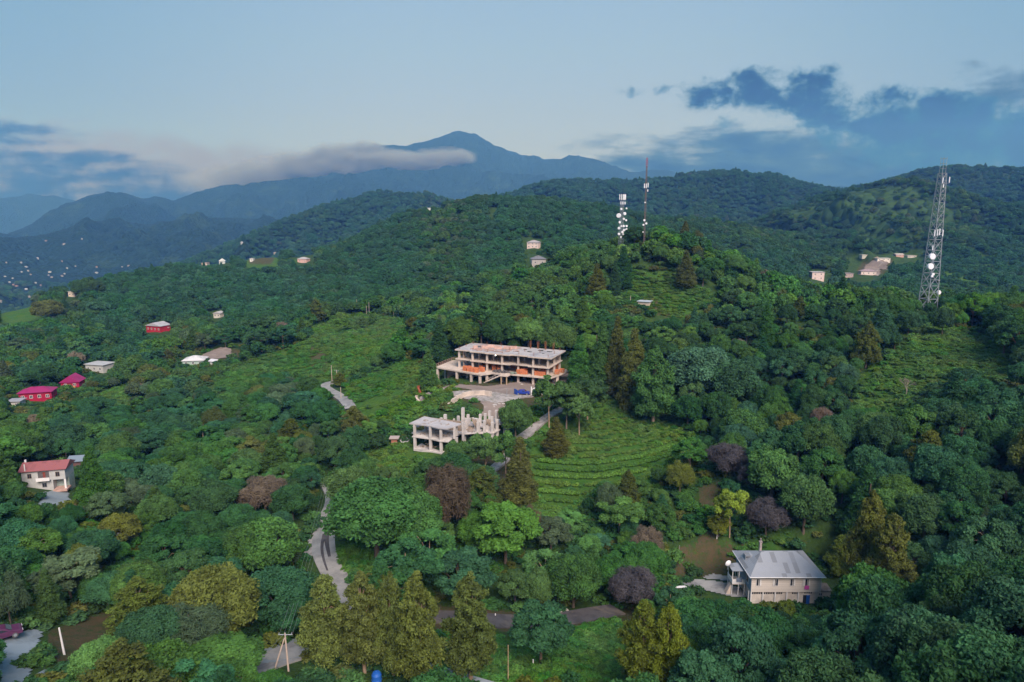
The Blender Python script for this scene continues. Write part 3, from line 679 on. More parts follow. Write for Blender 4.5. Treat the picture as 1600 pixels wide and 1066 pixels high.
def lower_frame():
    yaw = R(-22)
    T = empty('concrete_building', RUIN, yaw, 'smaller unfinished concrete frame with two open storeys and stub columns stepping uphill', 'building')
    # local: x runs left (negative) along the short front, y runs uphill
    A1, A2 = 3.3, 6.6
    def c(x, y, z0, z1, s=.25, lean=0.0): 
        m_ = MB(); m_.cbox((x + lean * (z1 - z0) / 2, y, (z0 + z1) / 2), (2 * s, 2 * s, z1 - z0), 0, 0, lean); return m_.build('column', M['lowc'], T)
    MB().prism([(-8.0, -.4), (-3.2, -.5), (.3, -1.0), (.4, 5.6), (-8.2, 6.4)], -.5, .12).build('floor_slab', M['lowc'], T)
    MB().prism([(-8.4, -.3), (-3.4, -.2), (-.2, -.9), (2.2, -.4), (1.5, 4.6), (3.0, 8.2), (-8.4, 8.2)], A1 - .3, A1).build('floor_slab', M['lowc'], T)
    MB().prism([(-9.2, -.2), (-3.6, -.1), (-.6, -.9), (1.8, -.6), (3.4, 4.4), (-8.6, 6.6)], A2 - .28, A2).build('roof_slab', M['slab'], T)
    MB().prism([(-10.0, 2.2), (-8.42, 2.0), (-8.42, 4.6), (-10.0, 4.6)], A1 - .3, A1).build('balcony_slab', M['lowc'], T)
    MB().prism([(-10.4, 3.6), (-8.6, 3.6), (-8.6, 6.2), (-10.4, 6.2)], A1 + 1.1, A1 + 1.35).build('balcony_slab', M['lowc'], T)
    for x, y in ((-7.8, .1), (-3.3, .1), (-.1, -.3), (-7.6, 5.4), (-3.2, 5.6), (2.0, 4.0)):
        c(x, y, -.6, A1 - .3, .3); c(x, y, A1, A2 - .28, .27)
    c(2.6, 1.8, A1, A2 - .3, .24); c(3.8, 4.2, A1 - 1, A2 + .5, .24)
    MB().box(-7.4, -3.6, 6.0, 6.25, .1, A1 - .3).build('retaining_wall', M['dark'], T)
    MB().box(-7.4, 1.8, 6.9, 7.1, A1, A2 - .3).build('back_wall', M['board'], T)
    # floors going on uphill, one step at a time, each just clear of the ground it stands on
    def gz(x, y): p = frame_pt(RUIN, yaw, x, y); return float(height(p.x, p.y)) - RUIN.z
    steps = [([(-8.6, 6.62), (3.2, 5.2), (6.4, 7.6), (6.4, 10.4), (-2.0, 11.2), (-8.4, 9.0)], A1 + .4), ([(-3.0, 11.22), (6.42, 10.42), (7.0, 13.4), (-1.0, 14.0)], A1 + 1.0), ([(6.45, 7.8), (10.0, 9.6), (10.4, 12.8), (7.05, 13.3)], A1 + .2), ([(4.0, 14.6), (10.0, 13.6), (11.6, 17.0), (6.0, 18.0)], A1 + 1.3)]
    tops = []
    for k, (pl, z) in enumerate(steps):
        z = max(z, max(gz(x, y) for x, y in pl) + .25); tops.append((pl, z))
        MB().prism(pl, z - .3, z).build('floor_slab', M['slab'] if k % 2 else M['lowc'], T)
    def base(x, y):
        for pl, z in tops:
            if in_poly(np.array([x]), np.array([y]), pl)[0]: return z
        return max(A1, gz(x, y))
    for x, y, h_, s_ in ((-6.8, 7.6, 2.2, .3), (-4.6, 8.4, 2.4, .3), (-3.8, 9.2, 3.2, .35), (-2.2, 7.6, 1.8, .3), (-.6, 10.4, 2.8, .3), (.2, 11.6, 4.2, .35), (-5.6, 8.2, 1.2, .3), (2.8, 7.0, 2.2, .3), (2.2, 9.8, 2.6, .3), (4.6, 10.2, 2.8, .35), (1.2, 12.6, 2.2, .3),
                         (6.2, 8.2, 2.6, .35), (7.6, 9.0, 3.0, .3), (8.4, 12.0, 3.4, .3), (9.4, 10.0, 2.6, .35), (9.8, 12.2, 2.8, .3), (4.6, 13.0, 2.6, .3), (6.2, 12.6, 3.0, .3), (8.6, 14.4, 3.4, .3), (10.6, 15.2, 3.0, .3), (11.0, 16.6, 2.6, .3), (5.8, 16.4, 2.4, .3)):
        c(x, y, min(gz(x, y), base(x, y)) - 1.2, base(x, y) + h_, s_)
    for x0, x1, y0, y1, h_ in ((-5.4, -2.6, 9.6, 9.85, 1.6), (-1.0, 1.6, 8.0, 8.2, 1.1), (3.2, 5.6, 11.2, 11.45, 1.8), (6.6, 9.0, 10.8, 11.0, 1.2), (1.8, 2.0, 9.2, 12.6, 1.4)):
        z = base((x0 + x1) / 2, (y0 + y1) / 2); MB().box(x0, x1, y0, y1, z - .5, z + h_).build('low_wall', M['lowc'], T)
    for x, y, l, a_ in ((1.0, 10.2, 2.9, .4), (4.8, 9.2, 3.4, -.4), (5.4, 9.3, 3.2, -.35), (-1.6, 9.2, 2.6, .35), (8.2, 10.8, 3.2, -.35), (8.7, 11.0, 3.2, -.3), (9.4, 15.0, 3.4, -.3), (10.0, 15.1, 3.2, -.2), (-.2, 7.2, 2.6, -.5), (7.0, 11.6, 3.0, .3)):
        m_ = MB(); m_.cbox((x, y, base(x, y) + l / 2 * .9), (.5, .10, l), .3, 0.15, a_); m_.build('formwork_panel', M['lowc'] if l < 3 else M['board'], T)
    rg = random.Random(9); d = MB()
    for k in range(60): d.cbox((rg.uniform(-7.5, 5), rg.uniform(6.9, 10.2), tops[0][1] + .06 + .25 * rg.random()), (rg.uniform(.4, 2.2), rg.uniform(.15, .4), .08), rg.random() * 3.1, rg.uniform(-.15, .15))
    for k in range(14): d.cbox((rg.uniform(-7, 1), rg.uniform(.6, 5), A2 + .06), (rg.uniform(.4, 1.6), .2, .06), rg.random() * 3.1)
    for k in range(24): d.cbox((rg.uniform(-7, 1), rg.uniform(1, 6), A1 + .1 + .3 * rg.random()), (rg.uniform(.6, 2.4), .2, .12), rg.random() * 3.1, rg.uniform(-.2, .2))
    for k in range(20): d.cbox((rg.uniform(-7, -.5), rg.uniform(1, 5), .2 + .5 * rg.random()), (rg.uniform(.6, 2.0), .25, .12), rg.random() * 3.1, rg.uniform(-.3, .3), rg.uniform(-.3, .3))
    d.build('loose_boards', M['board'], T)
    # curved pale wall along the yard edge
    w = MB(); pts = [cast(x, y, 150, 230) for x, y in ((700, 640), (706, 633), (713, 627), (722, 622), (732, 619), (744, 618), (758, 618), (768, 620))]
    for a_, b_ in zip(pts[:-1], pts[1:]):
        a_, b_ = a_ - RUIN, b_ - RUIN; z = (a_.z + b_.z) / 2; w.cbox(((a_.x + b_.x) / 2, (a_.y + b_.y) / 2, z + .2), (math.hypot(b_.x - a_.x, b_.y - a_.y) + .05, .5, 2.6), math.atan2(b_.y - a_.y, b_.x - a_.x))
    ww = w.build('retaining_wall', M['conc']); ww.location = RUIN
    tag(ww, 'curved pale concrete wall along the yard edge above the smaller frame', 'wall')
    for u in range(-8, 14, 3):
        for v in range(-1, 18, 3):
            if u > 3 and v < 4: continue
            q = frame_pt(RUIN, yaw, u, v); KEEPOFF.append((q.x, q.y, 2.4))

# ------------------------------------------------------------------ dwellings
def window(T, x, y, z, w, h, frame=None, face='front', open_=False):
    """frame and pane proud of a wall whose outward side is -y (front) or -x (left)"""
    f = MB(); p = MB(); fr = .09
    if face == 'front':
        for a in ((x - w / 2, x - w / 2 + fr, z, z + h), (x + w / 2 - fr, x + w / 2, z, z + h), (x - w / 2 + fr, x + w / 2 - fr, z, z + fr), (x - w / 2 + fr, x + w / 2 - fr, z + h - fr, z + h), (x - fr / 2, x + fr / 2, z + fr, z + h - fr)): f.box(a[0], a[1], y - .07, y - .004, a[2], a[3])
        p.box(x - w / 2 + fr, x + w / 2 - fr, y - .03, y - .006, z + fr, z + h - fr)
        if open_: f.box(x - w / 2 - w * .42, x - w / 2 + .02, y - .14, y - .08, z + .05, z + h - .05)
    else:
        for a in ((y - w / 2, y - w / 2 + fr, z, z + h), (y + w / 2 - fr, y + w / 2, z, z + h), (y - w / 2 + fr, y + w / 2 - fr, z, z + fr), (y - w / 2 + fr, y + w / 2 - fr, z + h - fr, z + h)): f.box(x - .07, x - .004, a[0], a[1], a[2], a[3])
        p.box(x - .03, x - .006, y - w / 2 + fr, y + w / 2 - fr, z + fr, z + h - fr)
    fo = f.build('window', frame or M['white'], T); p.build('pane', M['glass'], fo); return fo
def hip_roof(T, x0, x1, y0, y1, z, rise, m, over=.5, ridge=None, name='roof'):
    x0 -= over; x1 += over; y0 -= over; y1 += over; ym = (y0 + y1) / 2; d = min((y1 - y0) / 2, (x1 - x0) / 2) if ridge is None else ridge
    v = [(x0, y0, z), (x1, y0, z), (x1, y1, z), (x0, y1, z), (x0 + d, ym, z + rise), (x1 - d, ym, z + rise)]
    v += [(a, b, c - .14) for a, b, c in v[:4]]
    f = [(0, 1, 5, 4), (1, 2, 5), (2, 3, 4, 5), (3, 0, 4), (0, 6, 7, 1), (1, 7, 8, 2), (2, 8, 9, 3), (3, 9, 6, 0), (6, 9, 8, 7)]
    return MB().add(v, f).build(name, m, T)
def gable_roof(T, x0, x1, y0, y1, z, rise, m, over=.5, axis='x', name='roof'):
    x0 -= over; x1 += over; y0 -= over; y1 += over
    if axis == 'x':
        ym = (y0 + y1) / 2; v = [(x0, y0, z), (x1, y0, z), (x1, y1, z), (x0, y1, z), (x0, ym, z + rise), (x1, ym, z + rise)]
        f = [(0, 1, 5, 4), (2, 3, 4, 5), (1, 2, 5), (3, 0, 4)]
    else:
        xm = (x0 + x1) / 2; v = [(x0, y0, z), (x1, y0, z), (x1, y1, z), (x0, y1, z), (xm, y0, z + rise), (xm, y1, z + rise)]
        f = [(0, 4, 5, 3), (1, 2, 5, 4), (0, 1, 4), (2, 3, 5)]
    v += [(a, b, c - .12) for a, b, c in v[:4]]; f += [(0, 6, 7, 1), (1, 7, 8, 2), (2, 8, 9, 3), (3, 9, 6, 0), (6, 9, 8, 7)]
    return MB().add(v, f).build(name, m, T)
def sheet_mat(name, c1, c2, pitch=1.1, stain=None):
    """corrugated sheets, some newer than others"""
    m, t, b = new_mat(name); P = t.new('ShaderNodeTexCoord').outputs['Object']
    s = t.new('ShaderNodeSeparateXYZ'); t.l.new(P, s.inputs[0])
    ix = t.m('FLOOR', t.m('DIVIDE', s.outputs[0], pitch)); iy = t.m('FLOOR', t.m('DIVIDE', s.outputs[1], 2.1))
    c = t.new('ShaderNodeCombineXYZ'); t.l.new(ix, c.inputs[0]); t.l.new(iy, c.inputs[1])
    w = t.new('ShaderNodeTexWhiteNoise'); t.l.new(c.outputs[0], w.inputs[0])
    k = t.m('ADD', t.m('MULTIPLY', t.ramp(w.outputs[0], 0.62, 0.72), 0.75), t.m('MULTIPLY', t.noise(P, 0.9, 5), 0.35))
    col = t.mix(k, c1, c2)
    if stain: col = t.mix(t.m('MULTIPLY', t.ramp(t.noise(P, .5, 5, .7), .5, .7), .6), col, stain)
    t.l.new(col, b.inputs['Base Color']); b.inputs['Roughness'].default_value = .55; b.inputs['Metallic'].default_value = .0
    wv = t.m('SINE', t.m('MULTIPLY', s.outputs[0], 25.0)); bn = t.new('ShaderNodeBump'); bn.inputs['Strength'].default_value = .35; bn.inputs['Distance'].default_value = .05
    t.l.new(wv, bn.inputs['Height']); t.l.new(bn.outputs[0], b.inputs['Normal']); return m
def plank_mat(name, c1, c2, step=.42):
    m, t, b = new_mat(name); P = t.new('ShaderNodeTexCoord').outputs['Object']
    s = t.new('ShaderNodeSeparateXYZ'); t.l.new(P, s.inputs[0]); z = t.m('DIVIDE', s.outputs[2], step)
    w = t.new('ShaderNodeTexWhiteNoise', noise_dimensions='1D'); t.l.new(t.m('FLOOR', z), w.inputs['W'])
    col = t.mix(t.m('ADD', t.m('MULTIPLY', w.outputs[0], .5), t.m('MULTIPLY', t.noise(P, 1.2, 6, .7), .6)), c1, c2)
    col = t.mix(t.m('MULTIPLY', t.m('LESS_THAN', t.m('FRACT', z), 0.09), .55), col, tuple(v * .35 for v in c1))
    t.l.new(col, b.inputs['Base Color']); b.inputs['Roughness'].default_value = .85; return m

def big_house():
    T = empty('hip_roof_house', HOUSE, 0, 'pale two-storey house with patched grey hipped metal roof and blue door at lower right', 'house')
    T.scale = (.79, .95, 1); W, D, H1, H2 = 15.6, 8.6, 2.35, 5.6
    wall = plank_mat('cream boarding', (.74, .67, .60), (.60, .54, .48)); blue = plank_mat('blue grey boarding', (.20, .28, .34), (.26, .34, .40), .3)
    low = mat('cream render', (.68, .61, .54), .9, .25, .6, stain=(.46, .40, .35))
    MB().box(.25, W, .25, D, -.6, H1).build('ground_floor_wall', low, T)
    MB().box(0, W + .05, 0, D + .3, H1 + .002, H2).build('upper_wall', wall, T)
    MB().box(-.06, -.003, .02, D + .28, H1 + .05, H2 - .02).build('side_cladding', blue, T)  # blue grey cladding whose colour also carries this side's shade
    roof = sheet_mat('patched grey sheets', (.30, .32, .35), (.19, .20, .215)); 
    r = hip_roof(T, 0, W, 0, D + .3, H2 + .06, 2.5, roof, .75, 4.6)
    c = MB(); c.box(4.2, 4.7, 6.2, 6.7, H2 + 1.2, H2 + 3.4); c.box(4.1, 4.8, 6.1, 6.8, H2 + 3.4, H2 + 3.5); c.bar((4.45, 6.45, H2 + 3.5), (4.45, 6.45, H2 + 4.1), .12, 8); c.build('chimney', mat('sooty pipe', (.42, .36, .34), .8, .4, 3), r)
    h = MB(); h.box(-1.2, .9, 4.6, 5.9, H2 + 1.10, H2 + 1.34); h.box(-1.2, -1.05, 4.6, 5.9, H2 + .4, H2 + 1.1); hh = h.build('dormer', roof, r); hh.location = (1.5, 0, .2)
    g = MB(); g.bar((-.8, -.8, H2), (W + .8, -.8, H2), .08, 6); g.bar((-.8, -.8, H2), (-.8, D + 1, H2), .08, 6); g.build('gutter', M['white'], T)
    g = MB(); g.bar((W + .7, -.75, H2), (W + .12, -.15, H2 - .5), .06, 6); g.bar((W + .12, -.15, H2 - .5), (W + .12, -.15, -.3), .06, 6); g.build('downpipe', M['white'], T)
    for i, x in enumerate((1.45, 5.35, 9.15, 12.5)):
        w = window(T, x + .15, 0, 3.55, 1.15, 1.45, open_=(i in (3,)))
        s = MB(); s.box(x - .5 if i in (1,) else x + .35, x - .1 if i in (1,) else x + .75, -.10, -.075, 3.7, 4.9); s.build('curtain', M['white'], w)
    t_ = MB()
    for gset in ((.35, 5), (3.05, 5), (5.9, 3), (9.5, 3)):
        for k in range(gset[1]): t_.box(gset[0] + k * .5, gset[0] + .36 + k * .5, .225, .247, 1.85, 2.2)
    for k in range(4): t_.box(12.3 + k * .47, 12.62 + k * .47, .225, .247, 1.95, 2.25)
    t_.build('transom_windows', M['glass'], T)
    for x in (.12, 2.82, 5.6, 8.25, 10.9):
        MB().box(x - .14, x + .14, .02, .24, -.6, H1).build('pilaster', M['white'], T)
    d = MB().box(12.85, 13.65, .16, .245, -.25, 1.65).build('door', M['blue'], T); MB().bar((13.5, .12, .8), (13.5, .12, 1.0), .03, 6).build('handle', M['steel'], d)
    MB().box(12.1, 12.84, .21, .246, -.25, 1.65).build('doorway_shade_sheet', M['glass'], T)  # flat dark sheet standing for the shade inside the open door
    # cloth hung out of the window
    o = MB().box(0, .8, -.03, .02, 0, .72).build('cloth', mat('pink cloth', (.62, .10, .42), .8, .15, 2)); o.location = HOUSE + Vector((12.05 * .79, -.12, 2.95)); tag(o, 'bright pink cloth hanging below the fourth upper window of the pale house', 'cloth')
    # left porch with lean-to roof on posts, balcony and stair
    pr = MB(); pr.add([(-3.3, 2.9, 4.95), (-.1, 2.2, 5.3), (-.1, 5.6, 5.3), (-3.3, 5.8, 4.95), (-3.3, 2.9, 4.87), (-.1, 2.2, 5.22), (-.1, 5.6, 5.22), (-3.3, 5.8, 4.87)], [(0, 1, 2, 3), (7, 6, 5, 4), (0, 4, 5, 1), (1, 5, 6, 2), (2, 6, 7, 3), (3, 7, 4, 0)]); pr.build('porch_roof', roof, T)
    for x, y in ((-3.1, 3.1), (-1.7, 2.9), (-3.1, 5.6)): MB().bar((x, y, -.4), (x, y, 4.95), .09, 6).build('porch_post', M['white'], T)
    MB().box(-3.2, -.08, 2.9, 5.7, 2.25, 2.4).build('porch_floor', M['conc'], T)
    MB().box(-3.2, -.1, 2.84, 2.92, 2.4, 3.3).build('balustrade', M['white'], T)
    MB().box(-3.24, -3.17, 2.95, 5.7, 2.4, 3.3).build('balustrade', M['white'], T)
    window(T, -.06, 2.0, 3.2, 1.3, 1.7, face='left')
    for y in (.5, 2.9, 5.4, 8.2): MB().bar((-.3, y, -.5), (-.3, y, H1), .1, 6).build('porch_post', M['white'], T)
    lj = MB(); lj.cbox((-1.3, 2.6, 3.25), (1.0, .06, .8), 0); o = lj.build('laundry', mat('blue white laundry', (.22, .28, .38), .8, .5, 4)); o.location = HOUSE; tag(o, 'bluish laundry draped over the balcony rail of the pale house', 'laundry')
    st = MB()
    for k in range(10): st.box(-4.6 + k * .14, -3.3, 3.2 - .0, 4.4, -.4 + k * .26, -.14 + k * .26)
    st.build('steps', M['conc'], T)
    dish('satellite_dish', HOUSE + Vector((-2.9, 4.4, 5.55)), .62, R(200), 'cream satellite dish on a pole beside the porch roof of the pale house', 'satellite dish', pole=1.3)
    # annex on the right and junk behind it
    A = empty('shed', HOUSE + Vector((W * .79 + .35, 1.4, 0)), 0, 'low rendered shed with brown roof against the right side of the pale house', 'shed')
    MB().box(0, 2.4, 0, 1.8, -.6, 1.75).build('wall', low, A); MB().add([(-.2, -.2, 1.8), (2.6, -.2, 1.7), (2.5, 2.0, 2.1), (-.2, 2.0, 2.2), (-.2, -.2, 1.9), (2.6, -.2, 1.8), (2.5, 2.0, 2.2), (-.2, 2.0, 2.3)], [(3, 2, 1, 0), (4, 5, 6, 7), (0, 1, 5, 4), (1, 2, 6, 5), (2, 3, 7, 6), (3, 0, 4, 7)]).build('roof', mat('brown sheet', (.24, .20, .17), .85, .4, 1.2, stain=(.3, .24, .2)), A)
    MB().box(.3, .8, -.03, -.004, .9, 1.3).build('window', M['glass'], A)
    rg = random.Random(2)
    for k, (dx, dy, lab) in enumerate(((13.6, 5.6, 'brownish pile of scrap wood behind the low shed'), (13.9, 7.8, 'pale pile of rubble by the back right corner of the pale house'))):
        j = MB()
        for q in range(30): j.cbox((rg.gauss(0, .6), rg.gauss(0, .6), .15 + .9 * rg.random()), (rg.uniform(.3, 1.2), .25, .15), rg.random() * 3, rg.uniform(-.5, .5), rg.uniform(-.5, .5))
        o = j.build('scrap_pile', M['board'] if k == 0 else M['rock']); o.location = HOUSE + Vector((dx, dy, .1)); tag(o, lab, 'scrap pile')
    for x, y, q in ((0, 4, 4.5), (5, 4, 5), (10, 4, 5), (15, 4, 4.5), (-3, 4, 3), (18.5, 2.5, 2.2), (-6, 1.5, 2.5), (-6, 4.5, 2.5)): KEEPOFF.append((HOUSE.x + x, HOUSE.y + y, q))
    # white garden table
    P = cast(1063, 923); tb = empty('garden_table', P, .1, 'white bench-like frame at the lower edge of the grey driveway', 'table')
    MB().box(-1.1, 1.1, -.3, .3, .72, .8).build('table_top', M['white'], tb)
    for x, y in ((-1, -.25), (1, -.25), (-1, .25), (1, .25)): MB().bar((x, y, -.2), (x, y, .72), .05, 4).build('leg', M['white'], tb)
    # white post above the vine rows
    for px, yt, yb, lab in ((1120, 830, 842, 'white post in the brown clearing above the pale house'),):
        P = cast(px, yb); o = MB().bar((0, 0, -.3), (0, 0, 1.9), .09, 6).build('post', M['white']); o.location = P; tag(o, lab, 'post')

def dish(name, loc, r, az, label, cat, parent=None, pole=0.0, el=0.1, group=None):
    """shallow bowl with a feed, facing compass angle az"""
    e = empty(name, loc, 0, label, cat, group) if parent is None else None
    Mx = Matrix.Rotation(az, 4, 'Z') @ Matrix.Rotation(math.pi / 2 - el, 4, 'X')
    n = 14; m_ = MB(); m_.lathe([(.02, -.22 * r), (.55 * r, -.15 * r), (r, 0), (r, .05 * r), (.55 * r, -.09 * r), (.02, -.15 * r)], n, Mx)
    o = m_.build('bowl' if parent is None else name, M['dish'], e if parent is None else parent, smooth=True)
    if parent is not None: o.location = loc
    if parent is None:
        f = MB(); f.bar(Mx @ Vector((0, -r * .7, 0)), Mx @ Vector((0, 0, .6 * r)), .03, 4); f.bar((0, .1, -.1), (0, .1, -pole), .05, 6); f.build('pole', M['steel'], e)
    return e or o
def drum(name, loc, r, az, parent, ln=.35):
    m_ = MB(); Mx = Matrix.Rotation(az, 4, 'Z') @ Matrix.Rotation(math.pi / 2, 4, 'X')
    m_.lathe([(.6 * r, -ln * r * 1.6), (r, -ln * r), (r, ln * r), (.9 * r, ln * 1.25 * r)], 14, Mx); o = m_.build(name, M['dish'], parent, smooth=False); o.location = loc; return o

def small_house(name, px, py, wpx, D, H, label, yaw=0.0, wall=(.6, .56, .52), roof=(.3, .3, .32), kind='hip', rise=1.6, rows=1, nwin=3, rmin=60, rmax=3000, storeys=None, chimney=False, win=True, cat='house', W=None, group=None, pane='dark'):
    """px, py: middle of the front wall's foot; wpx: width in photo pixels"""
    P = cast(px, py, rmin, rmax); _, _, f = project(P.x, P.y, P.z); Wd = W or wpx * float(f) / FPX / max(.5, math.cos(yaw))
    T = empty(name, P, yaw, label, cat, group)
    wm = mat(label[:30] + ' wall', wall, .9, .18, .8, stain=tuple(v * .7 for v in wall)); rm = sheet_mat(label[:30] + ' roof', roof, tuple(v * .8 for v in roof))
    x0, x1 = -Wd / 2, Wd / 2; body = MB(); 
    if kind == 'gabley':
        body.prism([(x0, 0), (x1, 0), (x1, D), (x0, D)], -2.0, H); body.add([(x0, .01, H), (x1, .01, H), (0, .01, H + rise * .93), (x0, D - .01, H), (x1, D - .01, H), (0, D - .01, H + rise * .93)], [(0, 1, 2), (3, 5, 4)])
    elif kind == 'gablex':
        body.prism([(x0, 0), (x1, 0), (x1, D), (x0, D)], -2.0, H); body.add([(x0 + .01, 0, H), (x0 + .01, D, H), (x0 + .01, D / 2, H + rise * .93), (x1 - .01, 0, H), (x1 - .01, D, H), (x1 - .01, D / 2, H + rise * .93)], [(0, 2, 1), (3, 4, 5)])
    else: body.box(x0, x1, 0, D, -2.0, H)
    body.build('wall', wm, T)
    rr = None
    if kind == 'hip': rr = hip_roof(T, x0, x1, 0, D, H + .03, rise, rm, .5)
    elif kind == 'gabley': rr = gable_roof(T, x0, x1, 0, D, H + .03, rise, rm, .5, 'y')
    elif kind == 'gablex': rr = gable_roof(T, x0, x1, 0, D, H + .03, rise, rm, .5, 'x')
    elif kind == 'flat': rr = MB().box(x0 - .5, x1 + .5, -.5, D + .5, H + .01, H + .2).build('roof', rm, T)
    if win:
        hs = H / rows
        for r_ in range(rows):
            for k in range(nwin):
                x = x0 + Wd * (k + .5) / nwin; window(T, x, 0, r_ * hs + hs * .35, min(1.1, Wd / nwin * .5), min(1.2, hs * .42))
            window(T, x0, D * .5, r_ * hs + hs * .35, 1.0, 1.1, face='left')
    if chimney: MB().box(x0 + Wd * .3, x0 + Wd * .3 + .5, D * .6, D * .6 + .5, H + .5, H + rise + .9).build('chimney', M['white'], rr)
    KEEPOFF.append((P.x + math.sin(-yaw) * D / 2, P.y + D / 2, max(Wd, D) * .55))
    return T, Wd, P

def houses():
    # house with the faded red roof, two storeys, balcony and open porch
    P = cast(72, 765, 140, 200); yaw = R(14)
    T = empty('red_roof_house', P, yaw, 'grey-white two-storey house with a faded red roof and a white balcony at the left', 'house'); T.scale = (.80, .80, .80)
    wl = mat('grey white render', (.46, .46, .44), .9, .2, .7, stain=(.34, .35, .35)); W, D, H = 10.4, 6.0, 5.6; x0 = -5.4
    MB().box(x0, x0 + 7.3, 0, D, -2.4, 2.6).build('ground_floor_wall', wl, T); MB().box(x0, x0 + W, -.02, D + .02, 2.602, H).build('upper_wall', wl, T)
    MB().box(x0 + 7.3, x0 + W, 2.2, D, -2.4, 2.6).build('porch_back_wall', mat('greenish porch wall', (.33, .42, .38), .9), T); MB().box(x0 + W - .45, x0 + W, .0, .4, -2.4, 2.6).build('porch_pillar', M['white'], T)
    r = gable_roof(T, x0, x0 + W, 0, D, H + .03, 1.5, sheet_mat('faded red sheets', (.30, .105, .105), (.22, .08, .08)), .55, 'x')
    MB().add([(x0 + .01, 0, H), (x0 + .01, D, H), (x0 + .01, D / 2, H + 1.4), (x0 + W - .01, 0, H), (x0 + W - .01, D, H), (x0 + W - .01, D / 2, H + 1.4)], [(0, 2, 1), (3, 4, 5)]).build('gable', wl, T)
    MB().bar((x0 + 1.1, -.2, H - .2), (x0 + 1.1, -.2, H + 2.0), .13, 8).build('flue', M['white'], r); MB().box(x0 - .1, x0 + .3, 3, 3.4, H + .7, H + 2.2).build('chimney', M['white'], r)
    for x in (x0 + 1.9, x0 + 8.6): window(T, x, -.02, 3.5, 1.0, 1.3, mat('brown window frame', (.18, .12, .09)))
    window(T, x0 + 5.2, 0, .7, 1.1, 1.2, mat('dark window frame', (.15, .15, .16))); window(T, x0 + 2.2, 0, .2, .9, .5)
    MB().box(x0 + 3.9, x0 + 6.6, -.045, -.025, 3.3, 5.1).build('opening_shade_sheet', M['dark'], T); dr = MB().box(x0 + 5.1, x0 + 5.7, -.07, -.047, 3.25, 5.0).build('door', mat('brown red door', (.22, .05, .03)), T)  # opening is a dark sheet standing for the recess's shade
    MB().box(x0 + 3.7, x0 + 6.9, -1.1, -.05, 2.75, 2.9).build('balcony_floor', M['white'], T); MB().box(x0 + 3.7, x0 + 6.9, -1.1, -1.0, 2.9, 3.7).build('balustrade', M['white'], T)
    MB().box(x0 + 7.4, x0 + W + .4, -1.0, 2.15, -.6, -.05).build('porch_floor', M['pinkb'], T)
    KEEPOFF.append((P.x - 3, P.y + 3, 4)); KEEPOFF.append((P.x + 3, P.y + 3, 4)); KEEPOFF.append((P.x, P.y - 3, 3)); KEEPOFF.append((P.x + 4, P.y - 2, 3))
    patch('yard', [(62, 770), (104, 764), (118, 790), (80, 800), (62, 790)], M['asph'])
    T, W_, P = small_house('shed', 120, 734, 20, 4.0, 2.3, 'small dark shed with a blue-grey sheet roof right of the red-roofed house', R(12), (.16, .09, .08), (.20, .25, .30), 'gablex', .8, 1, 1, 140, 230, win=False, cat='shed')
    MB().box(-W_ / 2 - .06, -W_ / 2 + .3, -.05, -.01, -.3, 2.3).build('white_post', M['white'], T)
    small_house('crimson_house', 56, 627, 42, 6.5, 3.4, 'long crimson house with a magenta hipped roof and small white windows', R(18), (.34, .012, .045), (.30, .02, .11), 'hip', 1.5, 1, 4, 200, 420)
    small_house('shed', 22, 638, 17, 4, 2.4, 'small pale shed with a grey roof left of the long crimson house', R(10), (.5, .48, .44), (.34, .34, .36), 'flat', .5, 1, 2, 200, 420, cat='shed')
    T, W_, P = small_house('crimson_house', 110, 607, 25, 6, 2.6, 'small crimson cottage with a steep magenta gable and orange front wall', R(12), (.34, .015, .05), (.30, .02, .11), 'gabley', 2.6, 1, 2, 200, 450)
    MB().box(-W_ / 2 + .1, W_ / 2 - 1.2, -.9, -.03, -.5, 1.0).build('orange_front_wall', mat('orange render', (.62, .26, .11), .9), T)
    small_house('grey_house', 148, 582, 32, 7, 3.6, 'plain light grey house with a flat pale roof above the crimson cottage', R(-14), (.46, .46, .43), (.45, .45, .45), 'flat', .4, 1, 3, 240, 480, chimney=False)
    T, W_, P = small_house('crimson_house', 240, 519, 27, 8, 4.0, 'crimson gabled house with a grey roof among the trees on the left hillside', R(-20), (.42, .02, .035), (.40, .38, .40), 'gabley', 2.0, 1, 4, 320, 620)
    small_house('tiny_shed', 260, 517, 6, 2.5, 2.0, 'tiny red and white hut right of the crimson gabled house', 0, (.42, .08, .08), (.5, .4, .4), 'gabley', .8, 1, 1, 320, 620, win=False, cat='hut')
    small_house('white_house', 302, 572, 30, 8, 2.6, 'low pale green house with a broad white hipped roof in front of a brown cutting', R(10), (.36, .46, .40), (.62, .60, .60), 'hip', 1.7, 1, 3, 260, 480)
    small_house('tiny_shed', 332, 570, 10, 3, 1.6, 'tiny white shed right of the low white-roofed house', R(-20), (.55, .55, .55), (.6, .6, .62), 'gablex', .8, 1, 1, 260, 480, win=False, cat='shed')
    small_house('hillside_house', 339, 497, 11, 5, 3.2, 'small cream house with a grey roof standing alone above the crimson gabled house', R(-10), (.60, .55, .48), (.42, .40, .40), 'gabley', 1.2, 1, 2, 400, 760)
    small_house('hillside_house', 472, 411, 15, 8, 4.4, 'pink-walled house with a grey overhanging roof alone on the far left crest', R(-12), (.66, .42, .38), (.42, .40, .42), 'hip', 1.8, 1, 2, 650, 1000)
    small_house('hillside_house', 832, 388, 17, 8, 5.0, 'pinkish two-storey house with hipped roof on the slope left of the masts', R(-18), (.72, .58, .54), (.36, .33, .34), 'hip', 2.0, 2, 3, 500, 850)
